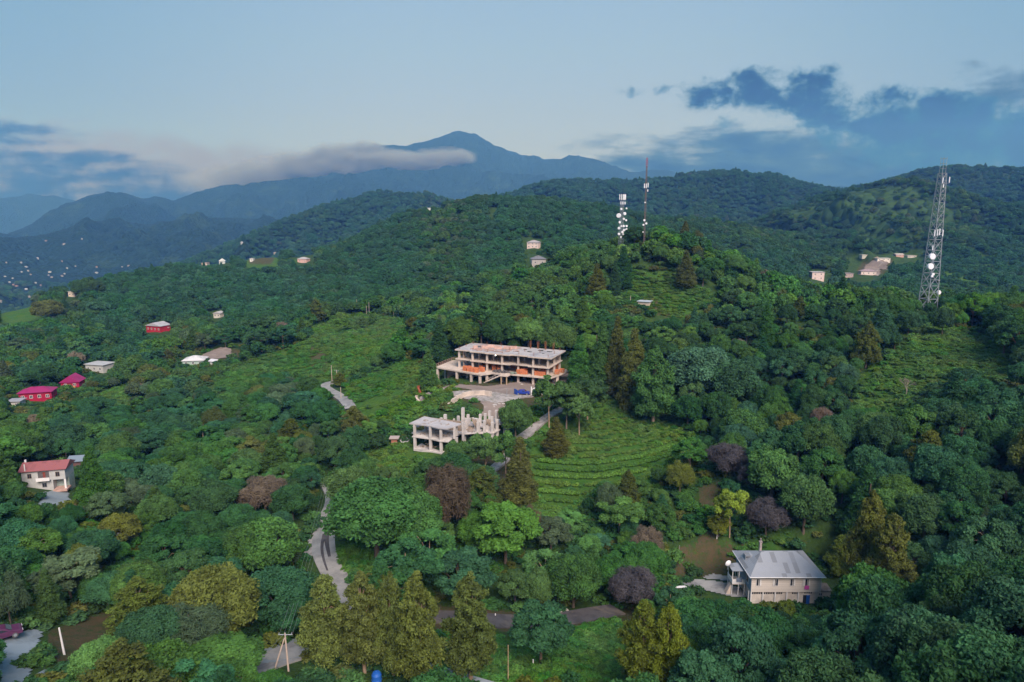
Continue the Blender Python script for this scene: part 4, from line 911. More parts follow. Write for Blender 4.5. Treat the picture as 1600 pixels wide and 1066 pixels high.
    small_house('hillside_house', 842, 415, 22, 9, 4.2, 'wide house with a dark grey roof and pale ends below the pinkish two-storey one', R(4), (.40, .38, .36), (.17, .17, .19), 'hip', 2.2, 1, 2, 450, 850)
    small_house('hillside_house', 1278, 438, 18, 9, 7.0, 'pink-white block of a house, leftmost on the far right slope', R(-6), (.70, .55, .52), (.45, .42, .43), 'flat', .4, 2, 2, 560, 950)
    small_house('hillside_house', 1326, 434, 14, 8, 3.8, 'low brownish pink house half hidden right of the pink-white block', R(0), (.42, .32, .30), (.30, .26, .27), 'flat', .4, 1, 2, 560, 950)
    small_house('hillside_house', 1357, 430, 22, 8, 3.6, 'white-walled house with dark pink hipped roof below the brown cutting', R(-8), (.74, .62, .58), (.32, .24, .25), 'hip', 1.8, 1, 3, 560, 950)
    small_house('roadside_shop', 1381, 408, 20, 8, 3.0, 'white building on top of the brown cutting on the far right slope', R(0), (.72, .66, .60), (.55, .53, .50), 'flat', .4, 1, 3, 700, 1150, cat='building')
    small_house('roadside_shop', 1406, 402, 12, 7, 3.0, 'small reddish building just right of the white one above the cutting', 0, (.55, .34, .30), (.5, .45, .42), 'gablex', 1.2, 1, 1, 700, 1150, cat='building')
    small_house('roadside_shop', 1425, 403, 14, 7, 2.6, 'long low pale building, rightmost of the row above the cutting', 0, (.60, .54, .50), (.5, .46, .42), 'flat', .4, 1, 2, 700, 1150, cat='building')
    small_house('tiny_shed', 1353, 402, 12, 6, 2.6, 'small pale roofed hut left of the brown cutting', 0, (.5, .48, .42), (.56, .54, .50), 'flat', .4, 1, 1, 700, 1150, win=False, cat='hut')
    small_house('tiny_shed', 1426, 415, 11, 6, 1.6, 'cream slab-roofed hut right of the cutting, close to the large mast', 0, (.6, .55, .42), (.66, .58, .40), 'flat', .3, 1, 1, 650, 1100, win=False, cat='hut')
    small_house('tiny_shed', 1556, 467, 9, 5, 2.2, 'pale roofed hut low on the slope right of the large mast', 0, (.6, .58, .5), (.6, .58, .52), 'gablex', 1.0, 1, 1, 450, 1100, win=False, cat='hut')
    small_house('hillside_house', 112, 464, 11, 8, 4.2, 'cream house under dark trees on the far left crest', R(-10), (.70, .58, .46), (.5, .45, .40), 'flat', .4, 1, 2, 500, 1000)
    small_house('hillside_house', 166, 455, 11, 7, 3.0, 'white-roofed house just right of the dark crest trees at far left', R(-30), (.45, .5, .52), (.70, .74, .78), 'gablex', 1.2, 1, 1, 500, 1000)
    small_house('hillside_house', 319, 411, 8, 7, 4.0, 'pinkish crest house with a white front, leftmost of the crest group', 0, (.66, .55, .50), (.5, .35, .32), 'flat', .4, 1, 1, 650, 1000)
    small_house('hillside_house', 347, 411, 8, 7, 3.6, 'white crest house with a steep white roof', R(20), (.50, .55, .55), (.72, .74, .74), 'gabley', 2.6, 1, 1, 650, 1000)
    small_house('hillside_house', 393, 409, 5, 6, 3.6, 'small white house beside the bare brown patch on the crest', 0, (.72, .70, .66), (.6, .6, .6), 'flat', .3, 1, 1, 650, 1000)
    small_house('hillside_house', 672, 319, 14, 9, 4.0, 'white flat-topped house on the skyline left of the highest green hill', R(-14), (.74, .74, .74), (.55, .57, .6), 'flat', .4, 1, 2, 700, 1100)
    small_house('hut', 1005, 480, 15, 4, 2.2, 'cream hut with a small bluish roof on the slope below the masts', R(-28), (.60, .48, .38), (.45, .50, .55), 'flat', .3, 1, 1, 240, 380, win=False, cat='hut')
    small_house('hut', 958, 466, 9, 3, 1.6, 'low pale sheet-roofed hut half hidden in the knoll trees', R(8), (.45, .5, .48), (.55, .58, .58), 'flat', .3, 1, 1, 240, 400, win=False, cat='hut')
    # the village down in the valley
    V = [(10, 411, 3), (33, 411, 6), (41, 418, 8), (44, 424, 5), (48, 430, 5), (8, 433, 6), (15, 442, 6), (21, 446, 5), (26, 448, 8), (41, 453, 7), (16, 457, 3), (18, 463, 6), (32, 461, 8), (1, 472, 6), (78, 426, 8), (76, 431, 4), (81, 434, 6), (97, 432, 6), (97, 409, 4), (59, 404, 6), (105, 420, 3), (118, 417, 4), (151, 418, 5), (151, 427, 8), (155, 439, 6), (191, 418, 3), (201, 416, 6), (83, 456, 4), (89, 455, 3), (56, 443, 4), (72, 377, 6), (100, 382, 7), (128, 374, 4), (34, 426, 3), (101, 429, 3), (46, 465, 4), (20, 436, 3), (64, 447, 4), (313, 398, 6), (378, 381, 7), (430, 397, 8)]
    rg = random.Random(6); tones = [((.42, .43, .44), (.48, .50, .53), 'white'), ((.40, .37, .33), (.34, .29, .27), 'cream'), ((.36, .29, .27), (.32, .20, .18), 'pinkish')]
    OD = ['first', 'second', 'third', 'fourth', 'fifth', 'sixth', 'seventh', 'eighth', 'ninth', 'tenth', 'eleventh', 'twelfth', 'thirteenth', 'fourteenth', 'fifteenth', 'sixteenth', 'seventeenth', 'eighteenth', 'nineteenth', 'twentieth'] + ['further'] * 30
    V2 = sorted(V, key=lambda q: q[0])
    for k, (px, py, w) in enumerate(V2):
        P = cast(px, py, 1000, 7000); f = float(project(P.x, P.y, P.z)[2]); Wd = max(5, w * f / FPX * .5); wc, rc_, nm = tones[rg.choice((0, 0, 0, 1, 1, 2))]
        key = ('vill', nm)
        if key not in M: M[key] = (mat(nm + ' village wall', wc, .9), mat(nm + ' village roof', rc_, .6))
        b = MB(); x, d_, h = Wd / 2, Wd * .6, 1.8 + rg.random() * .8; b.box(-x, x, -d_ / 2, d_ / 2, -8, h); b.cur = 1
        b.add([(-x - 1, -d_ / 2 - 1, h + .02), (x + 1, -d_ / 2 - 1, h + .02), (x + 1, d_ / 2 + 1, h + .02), (-x - 1, d_ / 2 + 1, h + .02), (-x * .4, 0, h + 1.8), (x * .4, 0, h + 1.8)], [(0, 1, 5, 4), (1, 2, 5), (2, 3, 4, 5), (3, 0, 4), (3, 2, 1, 0)])
        o = b.build('village_house', list(M[key])); o.location = P + Vector((0, 0, 1.0)); o.rotation_euler.z = rg.uniform(-.5, .5)
        row = 'upper' if py < 412 else ('middle' if py < 436 else 'lower')
        nb = sum(1 for q in V2 if q[0] < px and ('upper' if q[1] < 412 else ('middle' if q[1] < 436 else 'lower')) == row)
        tag(o, f"{nm} far valley house, {OD[nb]} from the left in the {row} band of the village" if px < 250 else f"{nm} house alone in the far valley beyond the left crest, above the {'crest houses' if px < 360 else 'pink-walled house' if px > 400 else 'brown crest patch'}", 'house', 'houses of the valley village')
        KEEPOFF.append((P.x, P.y, 16)); KEEPOFF.append((P.x * .985, P.y * .985, 16)); KEEPOFF.append((P.x * .97, P.y * .97, 14))

# ------------------------------------------------------------------ masts
def lattice(T, h, w0, w1, n, rl, rb, m, part='bracing'):
    cs = [(-1, -1), (1, -1), (1, 1), (-1, 1)]
    def at(c, t): w = w0 + (w1 - w0) * t; return Vector((c[0] * w / 2, c[1] * w / 2, h * t))
    for c in cs: MB().bar(at(c, 0) - Vector((0, 0, 1.0)), at(c, 1), rl, 6, rl * .7).build('leg', m, T)
    b = MB(); ts = [0.0]; 
    step = 1.0
    w = w0
    while ts[-1] < 1 - 1e-6:
        w = w0 + (w1 - w0) * ts[-1]; ts.append(min(1.0, ts[-1] + w * n / h))
    if len(ts) > 2 and ts[-1] - ts[-2] < .3 * (ts[-2] - ts[-3]): ts.pop(-2)
    for t0, t1 in zip(ts[:-1], ts[1:]):
        for k in range(4):
            a0, b0, a1, b1 = at(cs[k], t0), at(cs[(k + 1) % 4], t0), at(cs[k], t1), at(cs[(k + 1) % 4], t1)
            b.bar(a0, b1, rb, 4); b.bar(b0, a1, rb, 4); b.bar(a1, b1, rb, 4)
            if n > .9 and w0 > 3: mm = (a0 + b1 + b0 + a1) / 4; b.bar((a0 + a1) / 2, mm, rb * .7, 4); b.bar((b0 + b1) / 2, mm, rb * .7, 4)
    b.build(part, m, T)
def panel(T, x, y, z, h=1.9, w=.32, rz=0.0):
    e = MB(); e.cbox((x, y, z), (w, .16, h), rz); e.bar((x, y + .15, z - h * .6), (x, y + .15, z + h * .6), .04, 4); e.build('antenna_panel', M['dish'], T)
def masts():
    # large lattice mast on the right ridge
    P = cast(1449, 481, 240, 320); _, _, f = project(P.x, P.y, P.z); f = float(f); s = f / FPX
    H = (481 - 248) * s * 1.01
    T = empty('lattice_mast', P, R(14), 'tallest mast, a grey steel lattice with white dishes, on the right-hand ridge', 'mast')
    lattice(T, H * .90, 19 * s, 8.0 * s, 1.15, .16, .085, M['steel'])
    t2 = MB(); 
    w = 5.6 * s
    for c in ((-1, -1), (1, -1), (1, 1), (-1, 1)): t2.bar((c[0] * w / 2, c[1] * w / 2, H * .88), (c[0] * w / 2, c[1] * w / 2, H * 1.0), .09, 4)
    for z in (.9, .93, .96, .99): 
        for k in range(4):
            cs = [(-1, -1), (1, -1), (1, 1), (-1, 1)]; a, b = cs[k], cs[(k + 1) % 4]; t2.bar((a[0] * w / 2, a[1] * w / 2, H * z), (b[0] * w / 2, b[1] * w / 2, H * z), .06, 4)
    t2.build('top_section', M['steel'], T)
    def zof(py): return (481 - py) * s
    def xof(px, py): return (px - (1449 + 15 * (481 - py) / 233)) * s
    for px, py in ((1458, 280), (1470, 279)): panel(T, xof(px, py), -1.5, zof(py), 2.0)
    for px, py in ((1446, 358), (1451, 357), (1455, 356), (1461, 358)): panel(T, xof(px, py), -2.2, zof(py), 2.3)
    panel(T, xof(1444, 380), -2.2, zof(380), 1.7); panel(T, xof(1460, 288), -1.4, zof(288), 1.2)
    r = MB(); r.bar((xof(1443, 362), -2.2, zof(360)), (xof(1463, 362), -2.2, zof(360)), .06, 4); r.bar((xof(1456, 289), -1.4, zof(284)), (xof(1471, 289), -1.4, zof(284)), .06, 4); r.build('antenna_bracket', M['steel'], T)
    for px, py, q in ((1442, 393, 1.15), (1440, 408, 1.15), (1446, 420, .5), (1444, 423, .45), (1463, 449, .8), (1462, 430, .3)):
        drum('dish', Vector((xof(px, py), -2.6 if px < 1450 else -1.5, zof(py))), q, R(-12), T)
        m_ = MB(); m_.bar((xof(px, py), -2.3 if px < 1450 else -1.3, zof(py)), (xof(px, py) * .55, -1.5, zof(py)), .06, 4); m_.build('dish_bracket', M['steel'], T)
    KEEPOFF.append((P.x, P.y, 4.5)); KEEPOFF.append((P.x - 1, P.y - 8, 3.5))
    # dish-covered short mast
    P = cast(970, 385, 260, 345); f = float(project(P.x, P.y, P.z)[2]); s = f / FPX; base = project(P.x, P.y, P.z)[1]
    T = empty('dish_mast', P, R(20), 'short mast crowded with white dishes on the wooded knoll, left of the thin mast', 'mast')
    H = float(base - 305) * s
    lattice(T, H * .92, 1.9, 1.3, 1.2, .09, .05, M['steel'])
    def z2(py): return float(base - py) * s
    rg = random.Random(1)
    for k, (px, py, q) in enumerate(((964, 338, 1.1), (974, 335, .75), (968, 328, .55), (973, 343, .55), (977, 345, .5), (966, 348, .6), (973, 354, .55), (978, 354, .55), (965, 357, .65), (974, 360, .6), (978, 359, .5), (971, 363, .6), (965, 366, .6), (969, 354, .45), (973, 366, .55), (977, 327, .4), (969, 371, .5))):
        drum('dish', Vector(((px - 971) * s, -1.15, z2(py))), q, R(-20) + rg.uniform(-.5, .5), T, .45)
    for k in range(5):
        panel(T, (-1.6, -.8, 0.1, .9, 1.6)[k], (-.5, -.9, -1.0, -.8, -.4)[k], z2(310), 2.6, .45, rg.uniform(-.4, .4))
    for k in range(4): panel(T, (-1.2, 1.2, -.3, .5)[k], -1.0, z2(319), 1.3, .3)
    r = MB()
    for z in (z2(313), z2(319)): r.bar((-1.8, -.6, z), (1.8, -.6, z), .06, 4); r.bar((-1.5, -.9, z), (-1.5, 1.2, z), .05, 4); r.bar((1.5, -.9, z), (1.5, 1.2, z), .05, 4)
    r.build('antenna_bracket', M['steel'], T); KEEPOFF.append((P.x, P.y, 4)); KEEPOFF.append((P.x - .5, P.y - 6, 3))
    # thin red-topped mast
    P = cast(1006, 390, 270, 350); f = float(project(P.x, P.y, P.z)[2]); s = f / FPX; base = float(project(P.x, P.y, P.z)[1]); z3 = lambda py: (base - py) * s
    T = empty('thin_mast', P, 0, 'thin tall mast with a red top on the wooded knoll, right of the dish-covered one', 'mast')
    w = .62
    for c in ((-1, -.6), (1, -.6), (0, 1)): MB().bar((c[0] * w / 2, c[1] * w / 2, -1), (c[0] * w / 2, c[1] * w / 2, z3(264)), .08, 4).build('leg', M['brownsteel'], T)
    b = MB(); z = 0; k = 0; cs = [(-1, -.6), (1, -.6), (0, 1)]
    while z < z3(266):
        for q in range(3):
            a, c_ = cs[q], cs[(q + 1) % 3]; b.bar((a[0] * w / 2, a[1] * w / 2, z), (c_[0] * w / 2, c_[1] * w / 2, z + .8), .04, 4)
        z += .8
    b.build('bracing', M['brownsteel'], T)
    t_ = MB(); t_.bar((0, 0, z3(266)), (0, 0, z3(250)), .10, 6)
    for k in range(5): t_.bar((-.55, 0, z3(264 - k * 3)), (.55, 0, z3(264 - k * 3)), .06, 4); t_.bar((0, -.5, z3(263 - k * 3)), (0, .5, z3(263 - k * 3)), .06, 4)
    t_.bar((-.5, 0, z3(263)), (-.3, 0, z3(252)), .06, 4); t_.bar((.5, 0, z3(263)), (.3, 0, z3(252)), .06, 4)
    t_.build('red_top_aerial', M['redsteel'], T)
    for x, py in ((-.85, 293), (.85, 292), (0, 293), (.8, 300)): panel(T, x, -.4, z3(py), 2.0 if py < 298 else 1.0, .35)
    for x, py, q in ((-.3, 318, .35), (-.35, 345, .5), (.6, 350, .5), (-.7, 352, .45), (-.8, 363, .3)): drum('dish', Vector((x, -.6, z3(py))), q, R(-15), T, .5)
    g = MB()
    for a in (R(30), R(150), R(270)):
        g.bar((0, 0, z3(300)), (13 * math.cos(a), 13 * math.sin(a), -3), .02, 3)
    g.build('guy_wires', M['wire'], T); KEEPOFF.append((P.x, P.y, 3.0))

# ------------------------------------------------------------------ poles, wires, small things
def pole(px, yt, yb, label, r=.13, lean=(0, 0), m=None, arm=False, rmin=40, rmax=2000, group=None):
    P = cast(px, yb, rmin, rmax); lo, hi = .5, 40
    for _ in range(30):
        md = (lo + hi) / 2
        if project(P.x, P.y, P.z + md)[1] > yt: lo = md
        else: hi = md
    e = empty('utility_pole', P, 0, label, 'pole', group); MB().bar((0, 0, -.5), (lean[0], lean[1], lo), r, 8, r * .65).build('shaft', m or M['pole'], e)
    if arm:
        a = MB(); a.bar((-.8, 0, lo - .4), (.8, 0, lo - .4), .06, 4)
        for x in (-.7, 0, .7): a.bar((x, 0, lo - .4), (x, 0, lo - .15), .04, 6)
        a.build('crossarm', M['steel'], e)
    return P + Vector((lean[0], lean[1], lo - .2))
def wires(A, B, n, label, sag=1.2, sep=.5):
    m_ = MB(); d = (B - A); s = Vector((-d.y, d.x, 0)).normalized()
    for k in range(n):
        o = s * sep * (k - (n - 1) / 2); prev = None
        for i in range(17):
            t = i / 16; p = A.lerp(B, t) + o + Vector((0, 0, -sag * 4 * t * (1 - t)))
            if prev is not None: m_.bar(prev, p, .018, 3)
            prev = p
    o = m_.build('power_lines', M['wire']); tag(o, label, 'wires')
def small_things():
    top = pole(450, 991, 1049, 'straight pole of the two-legged pole pair by the grey road', .15, (0, 0), arm=True) if False else None
    P = cast(451, 1049); e = empty('utility_pole', P, 0, 'two-legged wooden power pole on the grass below the grey road', 'pole')
    f = float(project(P.x, P.y, P.z)[2]); s = f / FPX
    H = 7.0
    lo, hi = 1, 20
    for _ in range(30):
        md = (lo + hi) / 2
        if project(P.x, P.y, P.z + md)[1] > 989: lo = md
        else: hi = md
    H = lo
    MB().bar((0, 0, -.5), (-.15, 0, H), .13, 8, .09).build('shaft', M['pole'], e); MB().bar((-1.9, -.4, -.3), (-.25, 0, H - .7), .12, 8, .08).build('strut', M['pole'], e)
    a = MB(); a.bar((-1.0, 0, H - .25), (.8, 0, H - .25), .06, 4)
    for x in (-.9, -.1, .7): a.bar((x, 0, H - .25), (x, 0, H + .02), .05, 6)
    a.build('crossarm', M['steel'], e); top = P + Vector((0, 0, H - .1)); KEEPOFF.append((P.x, P.y, 2.5)); KEEPOFF.append((P.x - .5, P.y - 3.5, 2.0))
    B = cast(512, 812); wires(top, B + Vector((0, 0, 6.5)), 4, 'thin power lines running uphill from the two-legged pole', 1.0, .55)
    C_ = cast(395, 1080); C_ = P + Vector((-9, -28, 5)); wires(top, C_, 2, 'two thin lines dropping from the two-legged pole to the bottom left', .8, .5)
    pole(101, 981, 1023, 'lone pale concrete pole leaning slightly on the brown bank at lower left', .14, (-.25, 0), M['white'])
    pole(794, 1008, 1064, 'thin yellowish wooden pole in the grass right of the free-standing cedar', .07, (0, 0), M['timber'])
    pole(1061, 852, 0 or 868, 'short grey stake at the edge of the brown clearing', .06, (0, 0), M['steel'])
    for px, yt, yb, lab in ((519, 571, 600, 'left tall pale pole behind the small road bend'), (527, 578, 603, 'middle pole leaning behind the small road bend'), (533, 605, 624, 'grey pole at the edge of the small road bend'), (558, 468, 487, 'slim pole on the meadow crest, left of three'), (573, 478, 492, 'pale pole on the meadow crest, middle of three'), (577, 472, 492, 'taller pole on the meadow crest, right of three'), (615, 482, 497, 'cross-armed pole right of the meadow crest'), (915, 432, 444, 'white stub pole left of the olive pointed conifer on the knoll'), (985, 462, 472, 'white stub pole above the cream hut')):
        pole(px, yt, yb, lab, .13, (0, 0), arm=(px in (615, 527)), rmin=150)
    pole(792, 607, 621, 'slim grey lamp pole in the yard left of the blue car', .07, (0, 0), M['steel'], rmin=150, rmax=260)
    # blue water barrel at the bottom edge
    P = cast(589, 1073); b = empty('water_tank', P, 0, 'bright blue barrel-shaped water tank cut by the bottom edge', 'water tank')
    q = MB().lathe([(.5, 0), (.62, .15), (.62, 1.0), (.66, 1.05), (.62, 1.1), (.62, 1.7), (.45, 2.0), (.2, 2.05)], 20).build('tank', M['blue'], b, smooth=False); q.location.z = .0; MB().lathe([(.22, 2.05), (.22, 2.15), (.05, 2.2)], 14).build('lid', M['blue'], b); KEEPOFF.append((P.x, P.y, 2.2)); KEEPOFF.append((P.x, P.y - 3, 2.0))
    # white marker posts by the lower road
    for px, py, lab in ((645, 1053, 'white marker post by the lower road, left of two'), (691, 1063, 'white marker post by the lower road, right of two'), (833, 1040, 'white stub post in the grass below the bluish tree'), (774, 967, 'white stub post beside the dark lane')):
        P = cast(px, py); o = MB().bar((0, 0, -.2), (0, 0, .9), .09, 6).build('marker_post', M['white']); o.location = P; tag(o, lab, 'post'); KEEPOFF.append((P.x, P.y, 1.5))
    # rusty sheet and pale tarpaulin on stakes at the left of the yard
    P = cast(653, 630, 150, 240)
    for (dz, w, h, m_, lab, nm, dx) in ((2.9, .9, 2.6, M['rustsheet'], 'rust red sheet standing upright on the bank left of the yard', 'rusty_sheet', .6), (.6, 1.3, 2.1, M['cloth'], 'pale tarpaulin hung on a stake below the rust red sheet', 'tarpaulin', .1)):
        t = MB(); n = 6; v = []; f = []
        for i in range(n + 1):
            for j in range(5): v.append((-w / 2 + w * j / 4 * (1 if nm == 'rusty_sheet' else .5 + .5 * (1 - i / n)) + .2 * math.sin(i), .18 * math.sin(j * 2 + i * .7), h * i / n))
        for i in range(n):
            for j in range(4): f.append((i * 5 + j, i * 5 + j + 1, i * 5 + 6 + j, i * 5 + 5 + j))
        t.add(v, f); v2 = [(a, b_ + .05, c) for a, b_, c in v]; t.add(v2, [q[::-1] for q in f]); t.bar((0, .2, -1.6), (0, .2, h), .05, 4); o = t.build(nm, m_)
        q = P if nm == 'tarpaulin' else cast(655, 617, 150, 240); o.location = q + Vector((0, 0, .3)); tag(o, lab, 'sheet')
    # brick outhouse and slab on the bank left of the lower frame
    T, w, P = small_house('brick_hut', 616, 697, 9, 1.4, 2.0, 'tiny red brick hut on the slope left of the smaller frame', 0, (.40, .17, .11), (.45, .36, .32), 'flat', .2, 1, 1, 140, 230, win=False, cat='hut')
    P = cast(633, 690, 140, 230); o = MB().cbox((0, 0, .3), (2.6, 2.0, .15), .5, .35).build('concrete_slab', M['slab']); o.location = P; tag(o, 'loose grey slab lying tilted left of the smaller frame', 'slab')
    # scattered pale rubble on the grass patch and along the yard
    rg = random.Random(12); rk = []
    for (x, y, n, sp) in ((676, 612, 4, 12), (700, 608, 4, 10), (706, 640, 3, 6), (780, 634, 6, 9), (790, 642, 5, 8), (775, 660, 4, 10), (745, 655, 3, 8), (870, 958, 3, 8), (884, 954, 3, 5), (1060, 846, 0, 1), (822, 600, 2, 10)):
        for k in range(n): rk.append((x + rg.uniform(-sp, sp), y + rg.uniform(-sp * .3, sp * .3)))
    for k, (x, y) in enumerate(rk):
        P = cast(x, y); bm = bmesh.new(); bmesh.ops.create_icosphere(bm, subdivisions=2, radius=.5)
        for v in bm.verts: v.co *= 1 + rg.uniform(-.22, .22); v.co.z *= .5
        me = bpy.data.meshes.new('stone'); bm.to_mesh(me); bm.free(); me.materials.append(M['rock']); o = link('stone', me); o.location = P + Vector((0, 0, .1)); q = rg.uniform(.5, 1.1); o.scale = (q * 1.3, q, q)
        tag(o, 'pale stone beside the dark lane' if y > 900 else ('pale lump of rubble on the green bank left of the yard' if x < 725 else 'pale lump of rubble at the right rim of the yard below the blue car' if y > 628 else 'pale lump of rubble lying on the yard near the blue car'), 'stone', 'stones by the dark lane' if y > 900 else 'rubble lumps around the building yard')
def car(P, yaw, body_m, label, L=4.3, W=1.75, lift=0.0):
    """body facing +x"""
    e = empty('parked_car', P + Vector((0, 0, lift)), yaw, label, 'car')
    prof = [(-L / 2, .35), (-L / 2, .85), (-L / 2 + .15, .98), (-L * .33, 1.02), (-L * .24, 1.42), (-L * .02, 1.5), (L * .10, 1.45), (L * .24, 1.02), (L * .44, .88), (L / 2, .7), (L / 2, .35)]
    b = MB(); n = len(prof)
    v = [(x, -W / 2 * (1 if z < 1.05 else .84), z) for x, z in prof] + [(x, W / 2 * (1 if z < 1.05 else .84), z) for x, z in prof]
    f = [tuple(range(n)), tuple(range(2 * n - 1, n - 1, -1))] + [(k, n + k, n + (k + 1) % n, (k + 1) % n) for k in range(n)]
    b.add(v, f); b.build('body', body_m, e, bevel=.04)
    g = MB()
    for s_ in (-1, 1): y = s_ * W / 2 * .93; g.add([(-L * .22, y, 1.08), (L * .17, y, 1.08), (L * .08, y * .93, 1.40), (-L * .17, y * .93, 1.40)], [(0, 1, 2, 3)]); 
    g.add([(L * .255, -W * .38, 1.04), (L * .255, W * .38, 1.04), (L * .125, W * .35, 1.43), (L * .125, -W * .35, 1.43)], [(0, 1, 2, 3)])
    g.add([(-L * .345, -W * .38, 1.06), (-L * .345, W * .38, 1.06), (-L * .26, W * .35, 1.39), (-L * .26, -W * .35, 1.39)], [(0, 1, 2, 3)])
    g.build('windows', M['glass'], e)
    for x in (-L * .31, L * .31):
        for y in (-W / 2 + .08, W / 2 - .08):
            w = MB().lathe([(.32, -.1), (.32, .1)], 16, Matrix.Rotation(math.pi / 2, 4, 'X')).build('wheel', M['dark'], e); w.location = (x, y, .32)
            r = MB().lathe([(.18, -.12), (.18, .12)], 12, Matrix.Rotation(math.pi / 2, 4, 'X')).build('rim', M['steel'], w)
    for y in (-.6, .6): MB().box(L / 2 - .02, L / 2 + .02, y - .18, y + .18, .62, .78).build('headlight', M['dish'], e); MB().box(-L / 2 - .02, -L / 2 + .02, y - .16, y + .16, .68, .86).build('tail_light', M['redsteel'], e)
    return e
def cars():
    P = frame_pt(BLD, BYAW, 26.5, -8.0, .16)
    P = cast(817, 617, 150, 240); car(P, R(-8), mat('blue car paint', (.015, .04, .28), .3, .1, 1, spec=.6), 'blue car parked in the yard under the larger frame', lift=.12)
    P = cast(806, 617, 150, 240); o = MB().cbox((0, 0, .8), (.1, 2.0, 1.9), .5).build('fence_panel', M['blue']); o.location = P; tag(o, 'blue sheet panel standing at the left end of the blue car', 'panel')
    # white gate wall with an arched top
    P = cast(840, 617, 150, 240); w = MB(); pts = [(-1.8, 0)] + [(-1.7 + 3.3 * k / 10, 2.3 + .6 * math.sin(math.pi * k / 10)) for k in range(11)] + [(1.7, 0)]
    v = [(x, -.12, z - .4) for x, z in pts] + [(x, .12, z - .4) for x, z in pts]; n = len(pts)
    w.add(v, [tuple(range(n)), tuple(range(2 * n - 1, n - 1, -1))] + [(k, n + k, n + (k + 1) % n, (k + 1) % n) for k in range(n)]); w.box(-2.15, -1.82, -.2, .2, -.4, 2.6)
    o = w.build('gate_wall', M['white']); o.location = P; o.rotation_euler.z = R(12); tag(o, 'white wall with an arched top right of the blue car', 'wall'); KEEPOFF.append((P.x, P.y, 3))
    P = cast(3, 1000); car(P, R(40), mat('plum car paint', (.10, .03, .08), .3, .1, 1, spec=.6), 'dark plum car cut by the left picture edge on the grey yard', lift=.2)

def tea_rows():
    """clipped rows of tea following the slope"""
    rg = np.random.default_rng(2)
    def bend(x): return np.interp(x, [820, 842, 900, 935, 1000, 1040, 1060, 1085], [-2, 0, 5, 4, -6, -18, -27, -34])
    ys = [(648, 925, 1000), (658, 905, 1030), (668, 895, 1050), (678, 885, 1060), (689, 875, 1068), (700, 862, 1072), (711, 850, 1072), (722, 842, 1076), (733, 838, 1076), (744, 835, 1010), (756, 832, 945), (769, 826, 905), (782, 818, 898), (795, 812, 890), (808, 806, 870)]
    names = ['topmost', 'second', 'third', 'fourth', 'fifth', 'sixth', 'seventh', 'eighth', 'ninth', 'tenth', 'eleventh', 'twelfth', 'thirteenth', 'fourteenth', 'lowest']
    for k, (y, xa, xb) in enumerate(ys):
        xs = np.linspace(xa, xb, max(6, int((xb - xa) / 9))); C = [cast(x, y + bend(x), 125, 240) for x in xs]
        lobes = []
        for a, b in zip(C[:-1], C[1:]):
            n = max(1, int((b - a).length / .55))
            for q in range(n):
                p = a.lerp(b, q / n); hh = (.74 if k > 6 else .42) * (.75 + .45 * rg.random()) * (1 + .5 * float(vn(np.array([p.x / 3.0]), np.array([p.y / 3.0]), 8)[0]))
                if k <= 6 and rg.random() < .18: continue
                lobes.append((p.x + rg.normal() * .16, p.y + rg.normal() * .16, float(height(p.x, p.y)) + hh * .6, hh))
        V, F, t = leaves_from_lobes(rg, lobes, 70, .16, cull=.6, low=-.1, squash=.95)
        me = crown_mesh('tea_hedge', V, F, t, core_of_lobes(lobes, .86)); o = link('tea_hedge', me); o.color = (0.100, 0.215, 0.028, 1) if k > 6 else (0.100, 0.165, 0.026, 1)
        tag(o, f'long clipped green tea row, {names[k]} of the terraced slope counting downhill', 'hedge', 'tea rows on the terraced slope')
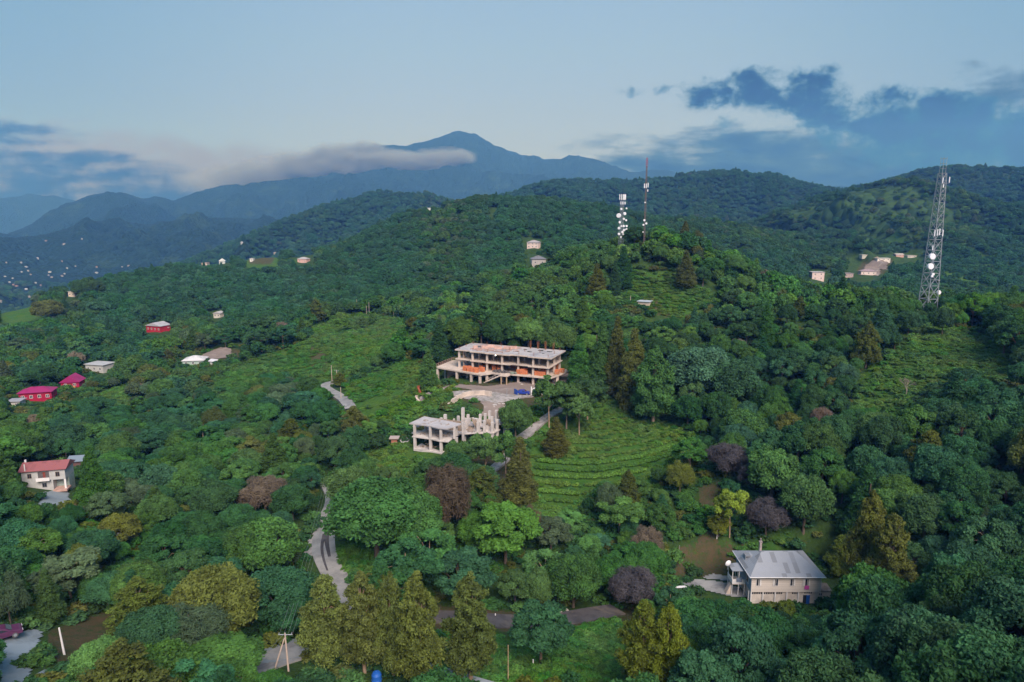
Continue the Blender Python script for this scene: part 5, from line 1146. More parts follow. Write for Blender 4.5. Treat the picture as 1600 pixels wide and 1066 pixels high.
def ground_works():
    patch('yard', [(652, 622), (672, 612), (700, 603), (716, 600), (760, 604), (880, 585), (900, 578), (902, 590), (860, 606), (838, 622), (800, 624), (770, 632), (760, 641), (745, 624), (715, 622), (700, 618), (735, 610), (700, 606), (680, 612), (658, 632)], M['earth'], .10, 150, 260)
    patch('yard', [(700, 612), (760, 612), (838, 618), (808, 626), (772, 632), (735, 626), (712, 622)], M['track'], .14, 150, 260)
    patch('path', [(756, 628), (792, 630), (800, 642), (770, 662), (752, 656)], M['earth'], .12, 140, 240)
    road('road', [(548, 640), (540, 628), (528, 618), (514, 612), (505, 606), (512, 598), (530, 596)], 3.6, M['road'])
    road('road', [(512, 752), (521, 772), (524, 790), (517, 808), (507, 830), (504, 855), (512, 880), (524, 905), (538, 925), (552, 950), (552, 975), (540, 1000), (500, 1012), (460, 1020), (400, 1040), (360, 1066)], 4.0, M['road'], w2=5.2)
    road('wheel_ruts', [(520, 806), (513, 822), (509, 840), (511, 856), (515, 872)], 1.5, M['lane'], up=.24, w2=.5)
    road('wheel_ruts', [(507, 836), (502, 852), (504, 872), (512, 894)], .7, M['lane'], up=.24, w2=.3)
    patch('road', [(474, 866), (482, 845), (498, 815), (514, 800), (516, 812), (506, 840), (498, 866), (486, 874)], M['track'], .16)
    patch('road', [(404, 1042), (402, 1018), (440, 1008), (478, 994), (500, 980), (504, 1018), (470, 1030), (430, 1040)], M['asph'], .26)
    road('road', [(600, 1022), (650, 1046), (700, 1058), (760, 1076), (840, 1100)], 3.2, M['asph'])
    road('path', [(640, 962), (700, 968), (760, 972), (820, 975), (880, 972), (930, 962), (965, 955)], 4.0, M['lane'])
    patch('driveway', [(1056, 906), (1090, 905), (1140, 912), (1172, 926), (1172, 936), (1140, 934), (1100, 924), (1060, 918)], M['road'], .20)
    patch('driveway', [(1092, 903), (1110, 897), (1145, 900), (1150, 910), (1110, 908)], M['road'], .16)
    road('track', [(812, 688), (822, 680), (836, 668), (850, 656), (868, 645), (880, 640)], 2.6, M['track'])
    road('track', [(760, 742), (775, 730), (786, 722), (797, 705)], 2.2, M['track'])
    patch('yard', [(-20, 1010), (20, 990), (60, 984), (72, 990), (62, 1012), (40, 1040), (60, 1056), (40, 1085), (-20, 1080)], M['asph'], .16)
    patch('yard', [(50, 1062), (62, 1048), (80, 1050), (75, 1064)], M['asph'], .16)
    road('track', [(160, 850), (182, 832), (205, 822), (228, 812), (240, 808)], 2.6, M['track'])
    road('path', [(0, 690), (30, 686), (60, 682)], 2.2, M['track'])
    patch('bare_bank', [(308, 561), (330, 548), (345, 543), (362, 545), (364, 558), (340, 562)], M['earth'], .3, 240, 480)
    patch('bare_bank', [(1338, 430), (1350, 415), (1362, 406), (1390, 408), (1388, 420), (1376, 432), (1360, 430)], M['earth'], .5, 560, 1150, 2.0)
# ------------------------------------------------------------------ vegetation
def leaf_mat(name, rough=0.65):
    """foliage: the object's own colour, varied leaf by leaf and tree by tree"""
    m, t, b = new_mat(name)
    oi = t.new('ShaderNodeObjectInfo'); at = t.new('ShaderNodeAttribute', attribute_name='tint').outputs['Fac']
    hsv = t.new('ShaderNodeHueSaturation')
    ia = t.new('ShaderNodeAttribute', attribute_type='INSTANCER', attribute_name='tone')   # colour carried by each point of a wood
    ad = t.new('ShaderNodeVectorMath', operation='ADD'); t.l.new(oi.outputs['Color'], ad.inputs[0]); t.l.new(ia.outputs['Color'], ad.inputs[1])
    t.l.new(ad.outputs[0], hsv.inputs['Color'])
    r = oi.outputs['Random']
    loc = oi.outputs['Location']
    big = t.noise(loc, 0.012, 3, 0.5); mid = t.noise(loc, 0.06, 2, 0.5)
    t.l.new(t.m('ADD', 0.5, t.m('ADD', t.m('MULTIPLY', t.m('SUBTRACT', r, 0.5), 0.035), t.m('MULTIPLY', t.m('SUBTRACT', big, 0.5), 0.06))), hsv.inputs['Hue'])
    t.l.new(t.m('ADD', 0.97, t.m('MULTIPLY', t.m('SUBTRACT', mid, 0.5), 0.5)), hsv.inputs['Saturation'])
    frac = t.m('FRACT', t.m('MULTIPLY', r, 7.31))
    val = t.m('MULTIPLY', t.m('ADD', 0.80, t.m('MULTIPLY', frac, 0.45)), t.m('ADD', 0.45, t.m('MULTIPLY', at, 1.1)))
    t.l.new(val, hsv.inputs['Value'])
    t.l.new(hsv.outputs[0], b.inputs['Base Color']); b.inputs['Roughness'].default_value = rough; b.inputs['Specular IOR Level'].default_value = 0.18
    tr = t.new('ShaderNodeBsdfTranslucent'); t.l.new(hsv.outputs[0], tr.inputs[0])
    mx = t.new('ShaderNodeMixShader'); mx.inputs[0].default_value = 0.22
    t.l.new(b.outputs[0], mx.inputs[1]); t.l.new(tr.outputs[0], mx.inputs[2])
    out = [n for n in t.n if n.type == 'OUTPUT_MATERIAL'][0]; t.l.new(mx.outputs[0], out.inputs[0])
    return m
LEAF = leaf_mat('foliage')
BARK = mat('bark', (0.16, 0.12, 0.085), 0.9, 0.4, 2.0)
PALEBARK = mat('pale bark', (0.34, 0.24, 0.16), 0.9, 0.35, 2.0)

def leaves_from_lobes(rng, lobes, per, size, cull=0.72, asp=0.62, up=0.25, low=-0.45, squash=1.0, fold=0.25):
    """lobes: (x, y, z, radius) rows. Leaf-sized folded blades spread over every lobe's outer shell."""
    L = np.array(lobes, float); n = len(L)
    cnt = np.maximum(6, (per * (L[:, 3] / L[:, 3].mean()) ** 2).astype(int))
    ids = np.repeat(np.arange(n), cnt); N = len(ids)
    d = rng.normal(size=(N, 3)); d /= np.linalg.norm(d, axis=1)[:, None]
    d[:, 2] = np.where(d[:, 2] < low, -d[:, 2], d[:, 2])
    rad = L[ids, 3] * (0.78 + 0.26 * rng.random(N) + np.where(rng.random(N) < 0.22, 0.32 * rng.random(N), 0))
    P = L[ids, :3] + d * rad[:, None] * np.array([1, 1, squash])
    keep = np.ones(N, bool)
    for k in range(n):
        q = (P - L[k, :3]) / np.array([1, 1, squash]); dd = np.linalg.norm(q, axis=1)
        keep &= ~((dd < L[k, 3] * cull) & (ids != k))
    P, d, ids = P[keep], d[keep], ids[keep]; N = len(P)
    nrm = d * 0.70 + rng.normal(size=(N, 3)) * 0.50 + np.array([0, 0, up]); nrm /= np.linalg.norm(nrm, axis=1)[:, None]
    a = np.cross(nrm, rng.normal(size=(N, 3))); a /= np.linalg.norm(a, axis=1)[:, None]; b = np.cross(nrm, a)
    s = size * (0.6 + 0.8 * rng.random(N))[:, None]
    V = np.stack([P - a * s, P + b * s * asp - nrm * s * fold, P + a * s, P - b * s * asp - nrm * s * fold], 1).reshape(-1, 3)
    F = np.arange(N * 4).reshape(N, 4)
    lob_t = rng.random(n)
    tint = np.repeat(np.clip(0.5 * lob_t[ids] + 0.5 * rng.random(N), 0, 1), 4)
    return V, F, tint
def core_of_lobes(lobes, k=0.74, squash=1.0):
    """dense inner foliage: one low ball per lobe so the sky does not show through everywhere"""
    t = (1 + 5 ** .5) / 2
    iv = np.array([(-1, t, 0), (1, t, 0), (-1, -t, 0), (1, -t, 0), (0, -1, t), (0, 1, t), (0, -1, -t), (0, 1, -t), (t, 0, -1), (t, 0, 1), (-t, 0, -1), (-t, 0, 1)], float)
    iv /= np.linalg.norm(iv[0])
    fi = np.array([(0, 11, 5), (0, 5, 1), (0, 1, 7), (0, 7, 10), (0, 10, 11), (1, 5, 9), (5, 11, 4), (11, 10, 2), (10, 7, 6), (7, 1, 8), (3, 9, 4), (3, 4, 2), (3, 2, 6), (3, 6, 8), (3, 8, 9), (4, 9, 5), (2, 4, 11), (6, 2, 10), (8, 6, 7), (9, 8, 1)])
    L = np.array(lobes, float); n = len(L)
    V = (L[:, None, :3] + iv[None] * L[:, 3][:, None, None] * k * np.array([1, 1, squash])).reshape(-1, 3)
    F = (fi[None] + 12 * np.arange(n)[:, None, None]).reshape(-1, 3)
    F4 = np.concatenate([F, F[:, 2:3]], 1)
    return V, F
def crown_mesh(name, V, F, tint, core=None):
    if core is not None:
        cv, cf = core; o = len(V); V = np.concatenate([V, cv]); tint = np.concatenate([tint, np.full(len(cv), 0.12)])  # inner balls tinted darker: shade deep in the crown put into colour
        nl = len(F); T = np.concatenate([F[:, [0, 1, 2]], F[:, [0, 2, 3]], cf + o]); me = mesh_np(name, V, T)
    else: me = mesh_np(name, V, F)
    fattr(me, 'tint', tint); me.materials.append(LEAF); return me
def tubes(paths, sides=6):
    """tapering limbs: each path is a list of (x, y, z, radius)"""
    Vs, Fs, o = [], [], 0
    for p in paths:
        p = np.array(p, float); n = len(p)
        d = np.gradient(p[:, :3], axis=0); d /= np.linalg.norm(d, axis=1)[:, None] + 1e-9
        ref = np.where(np.abs(d[:, 2:3]) > 0.9, np.array([[1., 0, 0]]), np.array([[0, 0, 1.]]))
        a = np.cross(d, ref); a /= np.linalg.norm(a, axis=1)[:, None] + 1e-9; b = np.cross(d, a)
        th = np.arange(sides) * 2 * math.pi / sides
        ring = p[:, None, :3] + p[:, 3][:, None, None] * (a[:, None] * np.cos(th)[None, :, None] + b[:, None] * np.sin(th)[None, :, None])
        Vs.append(ring.reshape(-1, 3))
        for i in range(n - 1):
            for k in range(sides):
                k2 = (k + 1) % sides; Fs.append((o + i * sides + k, o + i * sides + k2, o + (i + 1) * sides + k2, o + (i + 1) * sides + k))
        o += n * sides
    return np.concatenate(Vs), np.array(Fs)
def trunk_mesh(name, rng, h, r, lobes, m, nb=7, frm=0.35):
    L = np.array(lobes)
    lean = rng.normal(size=2) * 0.03 * h
    paths = [[(lean[0] * t, lean[1] * t, h * t - (0.9 if t == 0 else 0), r * (1 - 0.8 * t)) for t in (0, .15, .35, .6, .85, 1.0)]]
    for k in rng.choice(len(L), min(nb, len(L)), replace=False):
        z0 = h * (frm + 0.4 * rng.random()); p = L[k]
        z0 = min(z0, max(p[2] - 0.5, 0.3)); t = z0 / h
        s = np.array([lean[0] * t, lean[1] * t, z0]); e = p[:3]; mdl = (s + e) / 2 + np.array([0, 0, 0.12 * h * rng.random()])
        paths.append([(*s, r * .45), (*mdl, r * .28), (*e, r * .1)])
    V, F = tubes(paths, 6); me = mesh_np(name, V, F, True); me.materials.append(m); return me

def lobes_round(rng, H, Rr, base, n, lr=(0.30, 0.46), flat=0.9):
    """billowing crown: lobes over an upright ellipsoid shell, ragged below"""
    L = []; cz = base + (H - base) * 0.5; hz = (H - base) * 0.5
    gold = math.pi * (3 - 5 ** .5); off = rng.random() * 6
    sx, sy = 1 + 0.22 * (rng.random() - .5), 1 + 0.22 * (rng.random() - .5)
    for i in range(n):
        z = 1 - 1.55 * (i + 0.5) / n; q = math.sqrt(max(0, 1 - z * z)); th = gold * i + off + rng.normal() * 0.25
        k = 0.66 + 0.2 * rng.random()
        rr = Rr * (lr[0] + (lr[1] - lr[0]) * rng.random())
        L.append((Rr * q * k * math.cos(th) * sx, Rr * q * k * math.sin(th) * sy, cz + hz * z * (0.62 + 0.16 * rng.random()) * flat + rng.normal() * 0.25, rr))
    return L
def lobes_column(rng, H, Rr, base, n, tip=0.25, pw=0.9, lr=0.34, rag=0.12):
    """conifer: small tufts on a tapering column"""
    L = []; off = rng.random() * 6; gold = math.pi * (3 - 5 ** .5)
    for i in range(n):
        t = ((i + 0.5) / n) ** 1.15
        z = base + (H - base) * t
        prof = Rr * (min(1.0, 0.55 + t * 2.2) * ((1 - t) ** pw) * (1 - tip) + tip * (1 - t ** 4))
        a = gold * i + off + rng.normal() * 0.2; k = 0.62 + 0.28 * rng.random()
        k *= 1 + rag * (math.sin(2 * a + z * .9 + off) + .6 * math.sin(3 * a - z * 1.7))
        L.append((prof * k * math.cos(a), prof * k * math.sin(a), z + rng.normal() * 0.2, max(0.45, Rr * lr * (0.75 + 0.5 * rng.random()) * (0.55 + 0.6 * (1 - t)))))
    L.append((0, 0, H - 0.5, 0.45)); L.append((0, 0, H - 1.3, 0.6)); L.append((0, 0, base + (H - base) * .45, Rr * .45)); L.append((0, 0, base + (H - base) * .25, Rr * .5))
    return L

PROTO = {}     # kind -> list of (crown mesh, trunk mesh, height, radius, far mesh)
def build_protos():
    rng = np.random.default_rng(5)
    def add(kind, lobes, H, Rr, tr, bark, per, size, nb=7, far=(30, 0.62), **kw):
        i = len(PROTO.setdefault(kind, []))
        V, F, t = leaves_from_lobes(rng, lobes, per, size, **kw)
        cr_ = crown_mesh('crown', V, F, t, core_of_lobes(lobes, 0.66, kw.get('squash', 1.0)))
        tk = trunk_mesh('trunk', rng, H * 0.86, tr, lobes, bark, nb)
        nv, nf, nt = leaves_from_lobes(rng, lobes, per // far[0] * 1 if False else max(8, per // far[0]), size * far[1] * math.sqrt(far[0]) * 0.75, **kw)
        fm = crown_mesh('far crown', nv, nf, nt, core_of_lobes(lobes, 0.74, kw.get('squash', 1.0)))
        PROTO[kind].append((cr_, tk, H, Rr, fm))
    for i in range(5):
        H = 9 + rng.random() * 2; Rr = 4.0 + rng.random() * 0.6; base = 1.2 + rng.random()
        add('broad', lobes_round(rng, H, Rr, base, 42 + i * 6, (0.19, 0.33)), H, Rr, 0.28, BARK, 400, 0.185, far=(11, 1.0))
    for i in range(2):     # loose, layered crown with gaps
        H = 9; Rr = 4.2
        L = lobes_round(rng, H, Rr, 1.5, 26, (0.20, 0.30)); add('loose', L, H, Rr, 0.24, BARK, 380, 0.22, nb=12, far=(9, 1.0), cull=0.6, squash=0.75)
    for i in range(2):     # fine-leaved, domed and dense
        H = 8; Rr = 3.9
        add('dome', lobes_round(rng, H, Rr, 0.8, 52, (0.20, 0.30)), H, Rr, 0.25, BARK, 230, 0.19, far=(7, 1.0), up=0.1)
    for i in range(3):     # cryptomeria: plump clustered tufts
        H = 14; Rr = 3.3 + 0.3 * i
        add('crypto', lobes_column(rng, H, Rr, 2.6, 120, 0.40, 0.52, 0.26, .30), H, Rr, 0.34, PALEBARK, 130, 0.18, nb=10, far=(4, 1.0), asp=0.55, up=0.1)
    for i in range(1):     # broad old cedar: very many small tufts over a pointed dome
        H = 12; Rr = 6.0
        L_ = [(x, y, z, r) for x, y, z, r in lobes_round(rng, H, Rr, 1.0, 190, (0.12, 0.19), 1.0)]; L_ = [(x * (1.25 - .5 * z / H), y * (1.25 - .5 * z / H), z, r) for x, y, z, r in L_] + [(0, 0, 4, 3.0), (0, 0, 7.5, 2.6), (1.2, .8, 6, 2.4), (0, 0, 10.6, 1.1)]
        add('cedar', L_, H, Rr, 0.5, PALEBARK, 110, 0.21, nb=10, far=(4, 1.0), asp=0.55, up=0.1)
    for i in range(2):     # spire shaped conifer
        H = 14; Rr = 3.2
        add('spire', lobes_column(rng, H, Rr, 1.0, 130, 0.12, 0.95, 0.27), H, Rr, 0.3, BARK, 110, 0.20, nb=8, far=(4, 1.0), asp=0.4, up=-0.1)
    for i in range(3):     # ragged crown on a tall bare stem
        H = 12; Rr = 3.2
        L_ = [(x * (1 + .5 * rng.random()), y * (1 + .5 * rng.random()), z + rng.normal() * .7, r) for x, y, z, r in lobes_round(rng, H, Rr, 3.6 + .5 * i, 30, (0.20, 0.34), 0.95)]
        add('tall', L_, H, Rr, 0.20, PALEBARK, 220, 0.24, nb=6, far=(6, 1.0))
    for i in range(2):     # brushy, twiggy crown
        H = 7; Rr = 3.4
        L = lobes_round(rng, H, Rr, 1.0, 34, (0.22, 0.34)); add('brush', L, H, Rr, 0.2, BARK, 260, 0.30, nb=14, far=(6, 1.0), asp=0.12, cull=0.5, up=0.5, fold=0.05)
    for i in range(2):     # bush
        H = 2.6; Rr = 2.0
        add('bush', lobes_round(rng, H, Rr, 0.0, 14, (0.30, 0.44)), H, Rr, 0.06, BARK, 160, 0.20, far=(5, 1.0))
    # leafless tree: forking limbs only
    def fork(p, d, ln, r, dep, out):
        q = p + d * ln; out.append([(*p, r), (*((p + q) / 2 + rng.normal(size=3) * ln * .04), r * .85), (*q, r * .7)])
        if dep == 0: return
        for k in range(3 if dep > 1 else 4):
            nd = d + rng.normal(size=3) * 0.42 + np.array([0, 0, .15]); nd /= np.linalg.norm(nd); fork(q, nd, ln * (0.68 + .15 * rng.random()), r * .6, dep - 1, out)
    out = []; fork(np.array([0., 0, -.5]), np.array([0, 0, 1.]), 2.2, .17, 4, out)
    V, F = tubes(out, 4); me = mesh_np('branches', V, F, True); me.materials.append(mat('dead wood', (0.30, 0.25, 0.20), 0.9, 0.3)); PROTO['bare'] = [(None, me, 6.5, 2.5, None)]

TONES = {
 'deep green': (0.035, 0.102, 0.029), 'mid green': (0.059, 0.146, 0.029), 'teal green': (0.034, 0.114, 0.041), 'bright green': (0.078, 0.189, 0.029),
 'olive': (0.118, 0.150, 0.022), 'yellow green': (0.142, 0.201, 0.023), 'dark olive': (0.096, 0.118, 0.021), 'russet brown': (0.125, 0.100, 0.054),
 'purple grey': (0.072, 0.066, 0.070), 'grey brown': (0.188, 0.148, 0.102), 'grey green': (0.074, 0.124, 0.055), 'blue green': (0.045, 0.130, 0.060),
}
KIND_WORDS = {'broad': ('broadleaf_tree', 'round-crowned broadleaf tree'), 'loose': ('broadleaf_tree', 'loose-crowned broadleaf tree'), 'dome': ('broadleaf_tree', 'dense dome-shaped tree'),
 'crypto': ('cedar_tree', 'plump columnar cedar'), 'cedar': ('cedar_tree', 'broad old cedar'), 'spire': ('conifer_tree', 'pointed conifer'), 'tall': ('tall_tree', 'tall tree with a bare pale stem'),
 'brush': ('twiggy_tree', 'brushy twiggy tree'), 'bush': ('bush', 'rounded bush'), 'bare': ('bare_tree', 'leafless tree')}
LANDMARKS = [   # things a viewer can find, with their place in the frame
 (790,575,'the upper concrete building frame'), (695,665,'the lower concrete building frame'), (1215,900,'the pale house with the grey hipped roof'),
 (70,745,'the house with the faded red roof'), (1447,480,'the large lattice mast'), (985,370,'the dish-covered short mast'), (940,700,'the terraced tea slope'),
 (510,860,'the winding road'), (448,1015,'the two-legged power pole'), (100,1000,'the lone white pole at lower left'), (40,1020,'the grey yard at lower left'),
 (1020,610,'the pair of pointed conifers above the tea slope'), (340,940,'the huge olive cedar'), (735,980,'the free-standing cedar at the bottom'), (1160,720,'the purple-leaved trees'),
 (1370,860,'the tall olive cedar by the right wood'), (700,780,'the russet brown tree'), (880,960,'the dark lane'), (1430,580,'the open bright slope on the right'),
 (450,545,'the green meadow spur'), (520,620,'the small road bend'), (55,620,'the long crimson house'), (303,565,'the low white-roofed house'), (1110,910,'the grey driveway'),
 (1550,950,'the right picture edge near the bottom corner'), (1560,700,'the right picture edge at mid height'), (60,880,'the left picture edge below the red-roofed house'), (850,670,'the stony track'), (240,515,'the crimson gabled house'),
 (1250,730,'the large dark hollow in the right wood'), (600,600,'the bright bracken slope'), (880,500,'the wooded knoll'), (1250,540,'the right-hand wooded ridge'),
]
used_spots = []
N_TREES = {}
TREE_LIST = []
def plant(kind, P, h, rad, tone, label=None, group=None, rot=None, var=None, rng=random):
    protos = PROTO[kind]; i = (var if var is not None else rng.randrange(len(protos))) % len(protos)
    crm, tkm, H, Rr, fm = protos[i]
    nm = KIND_WORDS[kind][0]
    e = bpy.data.objects.new(nm, None); COL.objects.link(e); e.location = P; e.empty_display_size = 0.5
    e.rotation_euler = (0, 0, rot if rot is not None else rng.random() * 6.28)
    sx = rad / Rr; sz = h / H; s3 = (sx, sx, sz)
    if kind == 'bare':
        o = link('branches', tkm, e)
        o.scale = s3
    else:
        o = link('crown', crm, e); o.scale = s3; o.color = (*TONES[tone], 1)
        k = link('trunk', tkm, e); k.scale = s3
    tag(e, label, 'bush' if kind == 'bush' else 'tree', group)
    px, py, d = project(P[0], P[1], P[2] + h * .5)
    TREE_LIST.append((e, kind, tone, float(px), float(py), label))
    used_spots.append((P[0], P[1], rad, h))
    return e

def gn_scatter(name, pts, kinds, rots, scls, tones, objs, kind_tag='stuff'):
    """points that carry copies of the given plants: one object for growth nobody could count"""
    c = bpy.data.collections.new(name + ' plants')
    for i, o in enumerate(objs): c.objects.link(o)
    me = bpy.data.meshes.new(name); me.vertices.add(len(pts)); me.vertices.foreach_set('co', np.ascontiguousarray(pts, np.float32).ravel())
    a = me.attributes.new('pick', 'INT', 'POINT'); a.data.foreach_set('value', np.ascontiguousarray(kinds, np.int32))
    a = me.attributes.new('turn', 'FLOAT_VECTOR', 'POINT'); a.data.foreach_set('vector', np.ascontiguousarray(rots, np.float32).ravel())
    a = me.attributes.new('size', 'FLOAT_VECTOR', 'POINT'); a.data.foreach_set('vector', np.ascontiguousarray(scls, np.float32).ravel())
    a = me.attributes.new('tone', 'FLOAT_COLOR', 'POINT'); a.data.foreach_set('color', np.concatenate([np.asarray(tones, np.float32), np.ones((len(pts), 1), np.float32)], 1).ravel())
    o = link(name, me); tag(o, kind=kind_tag); o.color = (0, 0, 0, 1)
    g = bpy.data.node_groups.new(name, 'GeometryNodeTree')
    g.interface.new_socket('Geometry', in_out='INPUT', socket_type='NodeSocketGeometry'); g.interface.new_socket('Geometry', in_out='OUTPUT', socket_type='NodeSocketGeometry')
    N = g.nodes; Lk = g.links; gi = N.new('NodeGroupInput'); go = N.new('NodeGroupOutput')
    mp_ = N.new('GeometryNodeMeshToPoints'); ip = N.new('GeometryNodeInstanceOnPoints'); ci = N.new('GeometryNodeCollectionInfo')
    ci.inputs[0].default_value = c; ci.inputs['Separate Children'].default_value = True; ci.inputs['Reset Children'].default_value = True
    def na(n_, dt):
        q = N.new('GeometryNodeInputNamedAttribute'); q.data_type = dt; q.inputs[0].default_value = n_; return q.outputs[0]
    Lk.new(gi.outputs[0], mp_.inputs[0]); Lk.new(mp_.outputs[0], ip.inputs['Points']); Lk.new(ci.outputs[0], ip.inputs['Instance'])
    ip.inputs['Pick Instance'].default_value = True
    Lk.new(na('pick', 'INT'), ip.inputs['Instance Index']); Lk.new(na('size', 'FLOAT_VECTOR'), ip.inputs['Scale'])
    er = N.new('FunctionNodeEulerToRotation'); Lk.new(na('turn', 'FLOAT_VECTOR'), er.inputs[0]); Lk.new(er.outputs[0], ip.inputs['Rotation'])
    Lk.new(ip.outputs[0], go.inputs[0])
    md = o.modifiers.new('spread', 'NODES'); md.node_group = g
    return o

# what the photograph shows clear of trees: (outline, distance of what is seen there)
CLEAR = [
 ([(572,1046),(606,1046),(606,1130),(572,1130)], 95),
 ([(640,600),(700,528),(790,522),(890,540),(905,560),(902,585),(860,605),(838,628),(790,640),(765,655),(755,668),(700,712),(650,706),(630,695),(605,700),(605,680),(635,660)], 235),
 ([(1130,935),(1130,850),(1300,855),(1322,900),(1316,955),(1170,958)], 150),
 ([(1050,905),(1060,890),(1140,890),(1172,938),(1130,938),(1060,925)], 150),
 ([(1060,850),(1130,850),(1130,900),(1050,900)], 150),
 ([(32,772),(30,712),(110,705),(132,735),(110,792),(45,785)], 200),
 ([(470,870),(500,810),(520,790),(532,820),(530,850),(548,900),(560,950),(540,955),(508,915),(488,900)], 160),
 ([(500,800),(515,755),(525,755),(528,800)], 180),
 ([(400,1040),(405,1015),(455,1005),(502,975),(504,1020),(470,1045)], 130),
 ([(0,990),(75,975),(95,990),(60,1066),(0,1066)], 130),
 ([(85,975),(205,960),(200,1000),(100,1050),(60,1040)], 130),
 ([(800,800),(815,760),(845,700),(870,670),(950,625),(1065,665),(1078,700),(1050,715),(1000,740),(930,750),(900,790),(850,800)], 215),
 ([(808,690),(866,640),(876,645),(820,692)], 220),
 ([(528,640),(545,605),(600,578),(655,560),(650,600),(640,640),(600,650)], 300),
 ([(430,575),(470,545),(500,538),(560,520),(620,510),(600,540),(540,580),(500,590)], 420),
 ([(320,600),(400,565),(470,541),(475,550),(400,580),(340,612)], 420),
 ([(1340,610),(1390,565),(1450,530),(1490,545),(1490,580),(1440,610),(1380,640)], 300),
 ([(1490,540),(1540,565),(1590,595),(1600,600),(1540,585)], 300),
 ([(505,612),(520,600),(545,625),(550,640),(530,632)], 300),
 ([(680,1000),(740,960),(800,985),(850,1030),(900,980),(960,965),(1000,1010),(980,1066),(660,1066),(640,1040)], 130),
 ([(620,1040),(740,1050),(740,1066),(620,1066)], 120),
 ([(0,480),(58,474),(60,500),(0,505)], 800),
 ([(955,470),(965,440),(1050,430),(1130,465),(1080,490),(1020,500),(990,490)], 420),
 ([(1080,750),(1130,740),(1130,850),(1090,850)], 190),
 ([(940,950),(1000,945),(1000,965),(700,985),(645,960),(645,945)], 140),
 ([(25,640),(30,605),(90,605),(135,590),(130,618),(80,628)], 360), ([(128,588),(130,566),(168,566),(168,588)], 420),
 ([(226,522),(226,502),(266,504),(266,522)], 520), ([(280,575),(285,552),(370,540),(370,572),(320,576)], 420),
 ([(328,498),(328,484),(350,484),(350,498)], 620), ([(462,412),(462,396),(490,396),(490,412)], 950),
 ([(818,390),(818,372),(848,372),(848,390)], 760), ([(820,416),(822,400),(860,400),(858,416)], 700),
 ([(995,486),(1000,460),(1018,460),(1012,486)], 330), ([(1264,440),(1266,420),(1296,420),(1296,440)], 800), ([(1320,438),(1330,398),(1440,394),(1440,408),(1390,412),(1374,438)], 1100),
 ([(1434,482),(1440,300),(1470,300),(1464,482)], 290), ([(105,468),(107,454),(122,454),(122,468)], 850), ([(310,416),(310,400),(360,400),(360,416),(335,412)], 1000), ([(384,416),(384,400),(434,400),(434,416)], 1000),
 ([(655,322),(658,308),(690,308),(690,322)], 1100), ([(10,645),(10,625),(35,625),(35,645)], 360),
]
def blocked(X, Y, Z, hgt, rad):
    d = np.hypot(X, Y); out = np.zeros(X.shape, bool)
    for q in (0.15, 0.5, 0.92):
        for w in (-0.7, 0, 0.7):
            px, py, _ = project(X + rad * w, Y, Z + hgt * q)
            for poly, dist in CLEAR:
                out |= in_poly(px, py, poly) & (d < dist)
    return out
ROADS = []     # (points, half width) in metres, filled by road()
def near_road(X, Y, pad):
    out = np.zeros(X.shape, bool)
    for xy in PAVED: out |= in_poly(X, Y, xy)
    for pts, hw in ROADS:
        for a, b in zip(pts[:-1], pts[1:]):
            dx, dy = b[0] - a[0], b[1] - a[1]; L2 = dx * dx + dy * dy + 1e-9
            t = np.clip(((X - a[0]) * dx + (Y - a[1]) * dy) / L2, 0, 1)
            out |= np.hypot(X - a[0] - t * dx, Y - a[1] - t * dy) < hw + pad
    return out
KEEPOFF = []   # (x, y, radius) around built things

def scatter_points(rng, r0, r1, spc, half=R(49)):
    """jittered points whose spacing grows with the given function"""
    out = []
    r = r0
    while r < r1:
        s = spc(r); n = int(2 * half * r / s)
        a = np.linspace(-half, half, n) + (rng.random(n) - .5) * 2 * half / n * 0.9 + (rng.random() - .5) * s / r
        rr = r + (rng.random(n) - .5) * s * 0.9
        out.append(np.stack([np.sin(a) * rr, np.cos(a) * rr], 1)); r += s * 0.88
    return np.concatenate(out)
def visible(X, Y, Z, h, margin=4.0):
    """could the camera, or one a step aside, see the top of a plant over the land in front?"""
    r = np.hypot(X, Y); az = np.arctan2(X, Y); ok = np.zeros(X.shape, bool)
    na_, nr = 500, 500
    A = np.linspace(-R(50), R(50), na_); rs = np.exp(np.linspace(math.log(30), math.log(4500), nr))
    AA, RR_ = np.meshgrid(A, rs); zz = height(np.sin(AA) * RR_, np.cos(AA) * RR_) - H0
    mx = np.maximum.accumulate(zz / RR_, 0)
    i = np.clip(((az + R(50)) / R(100) * (na_ - 1)).astype(int), 0, na_ - 1)
    j = np.clip(((np.log(r) - math.log(30)) / (math.log(4500 / 30)) * (nr - 1)).astype(int) - 3, 0, nr - 1)
    return (Z + h + margin - H0) / r >= mx[j, i]
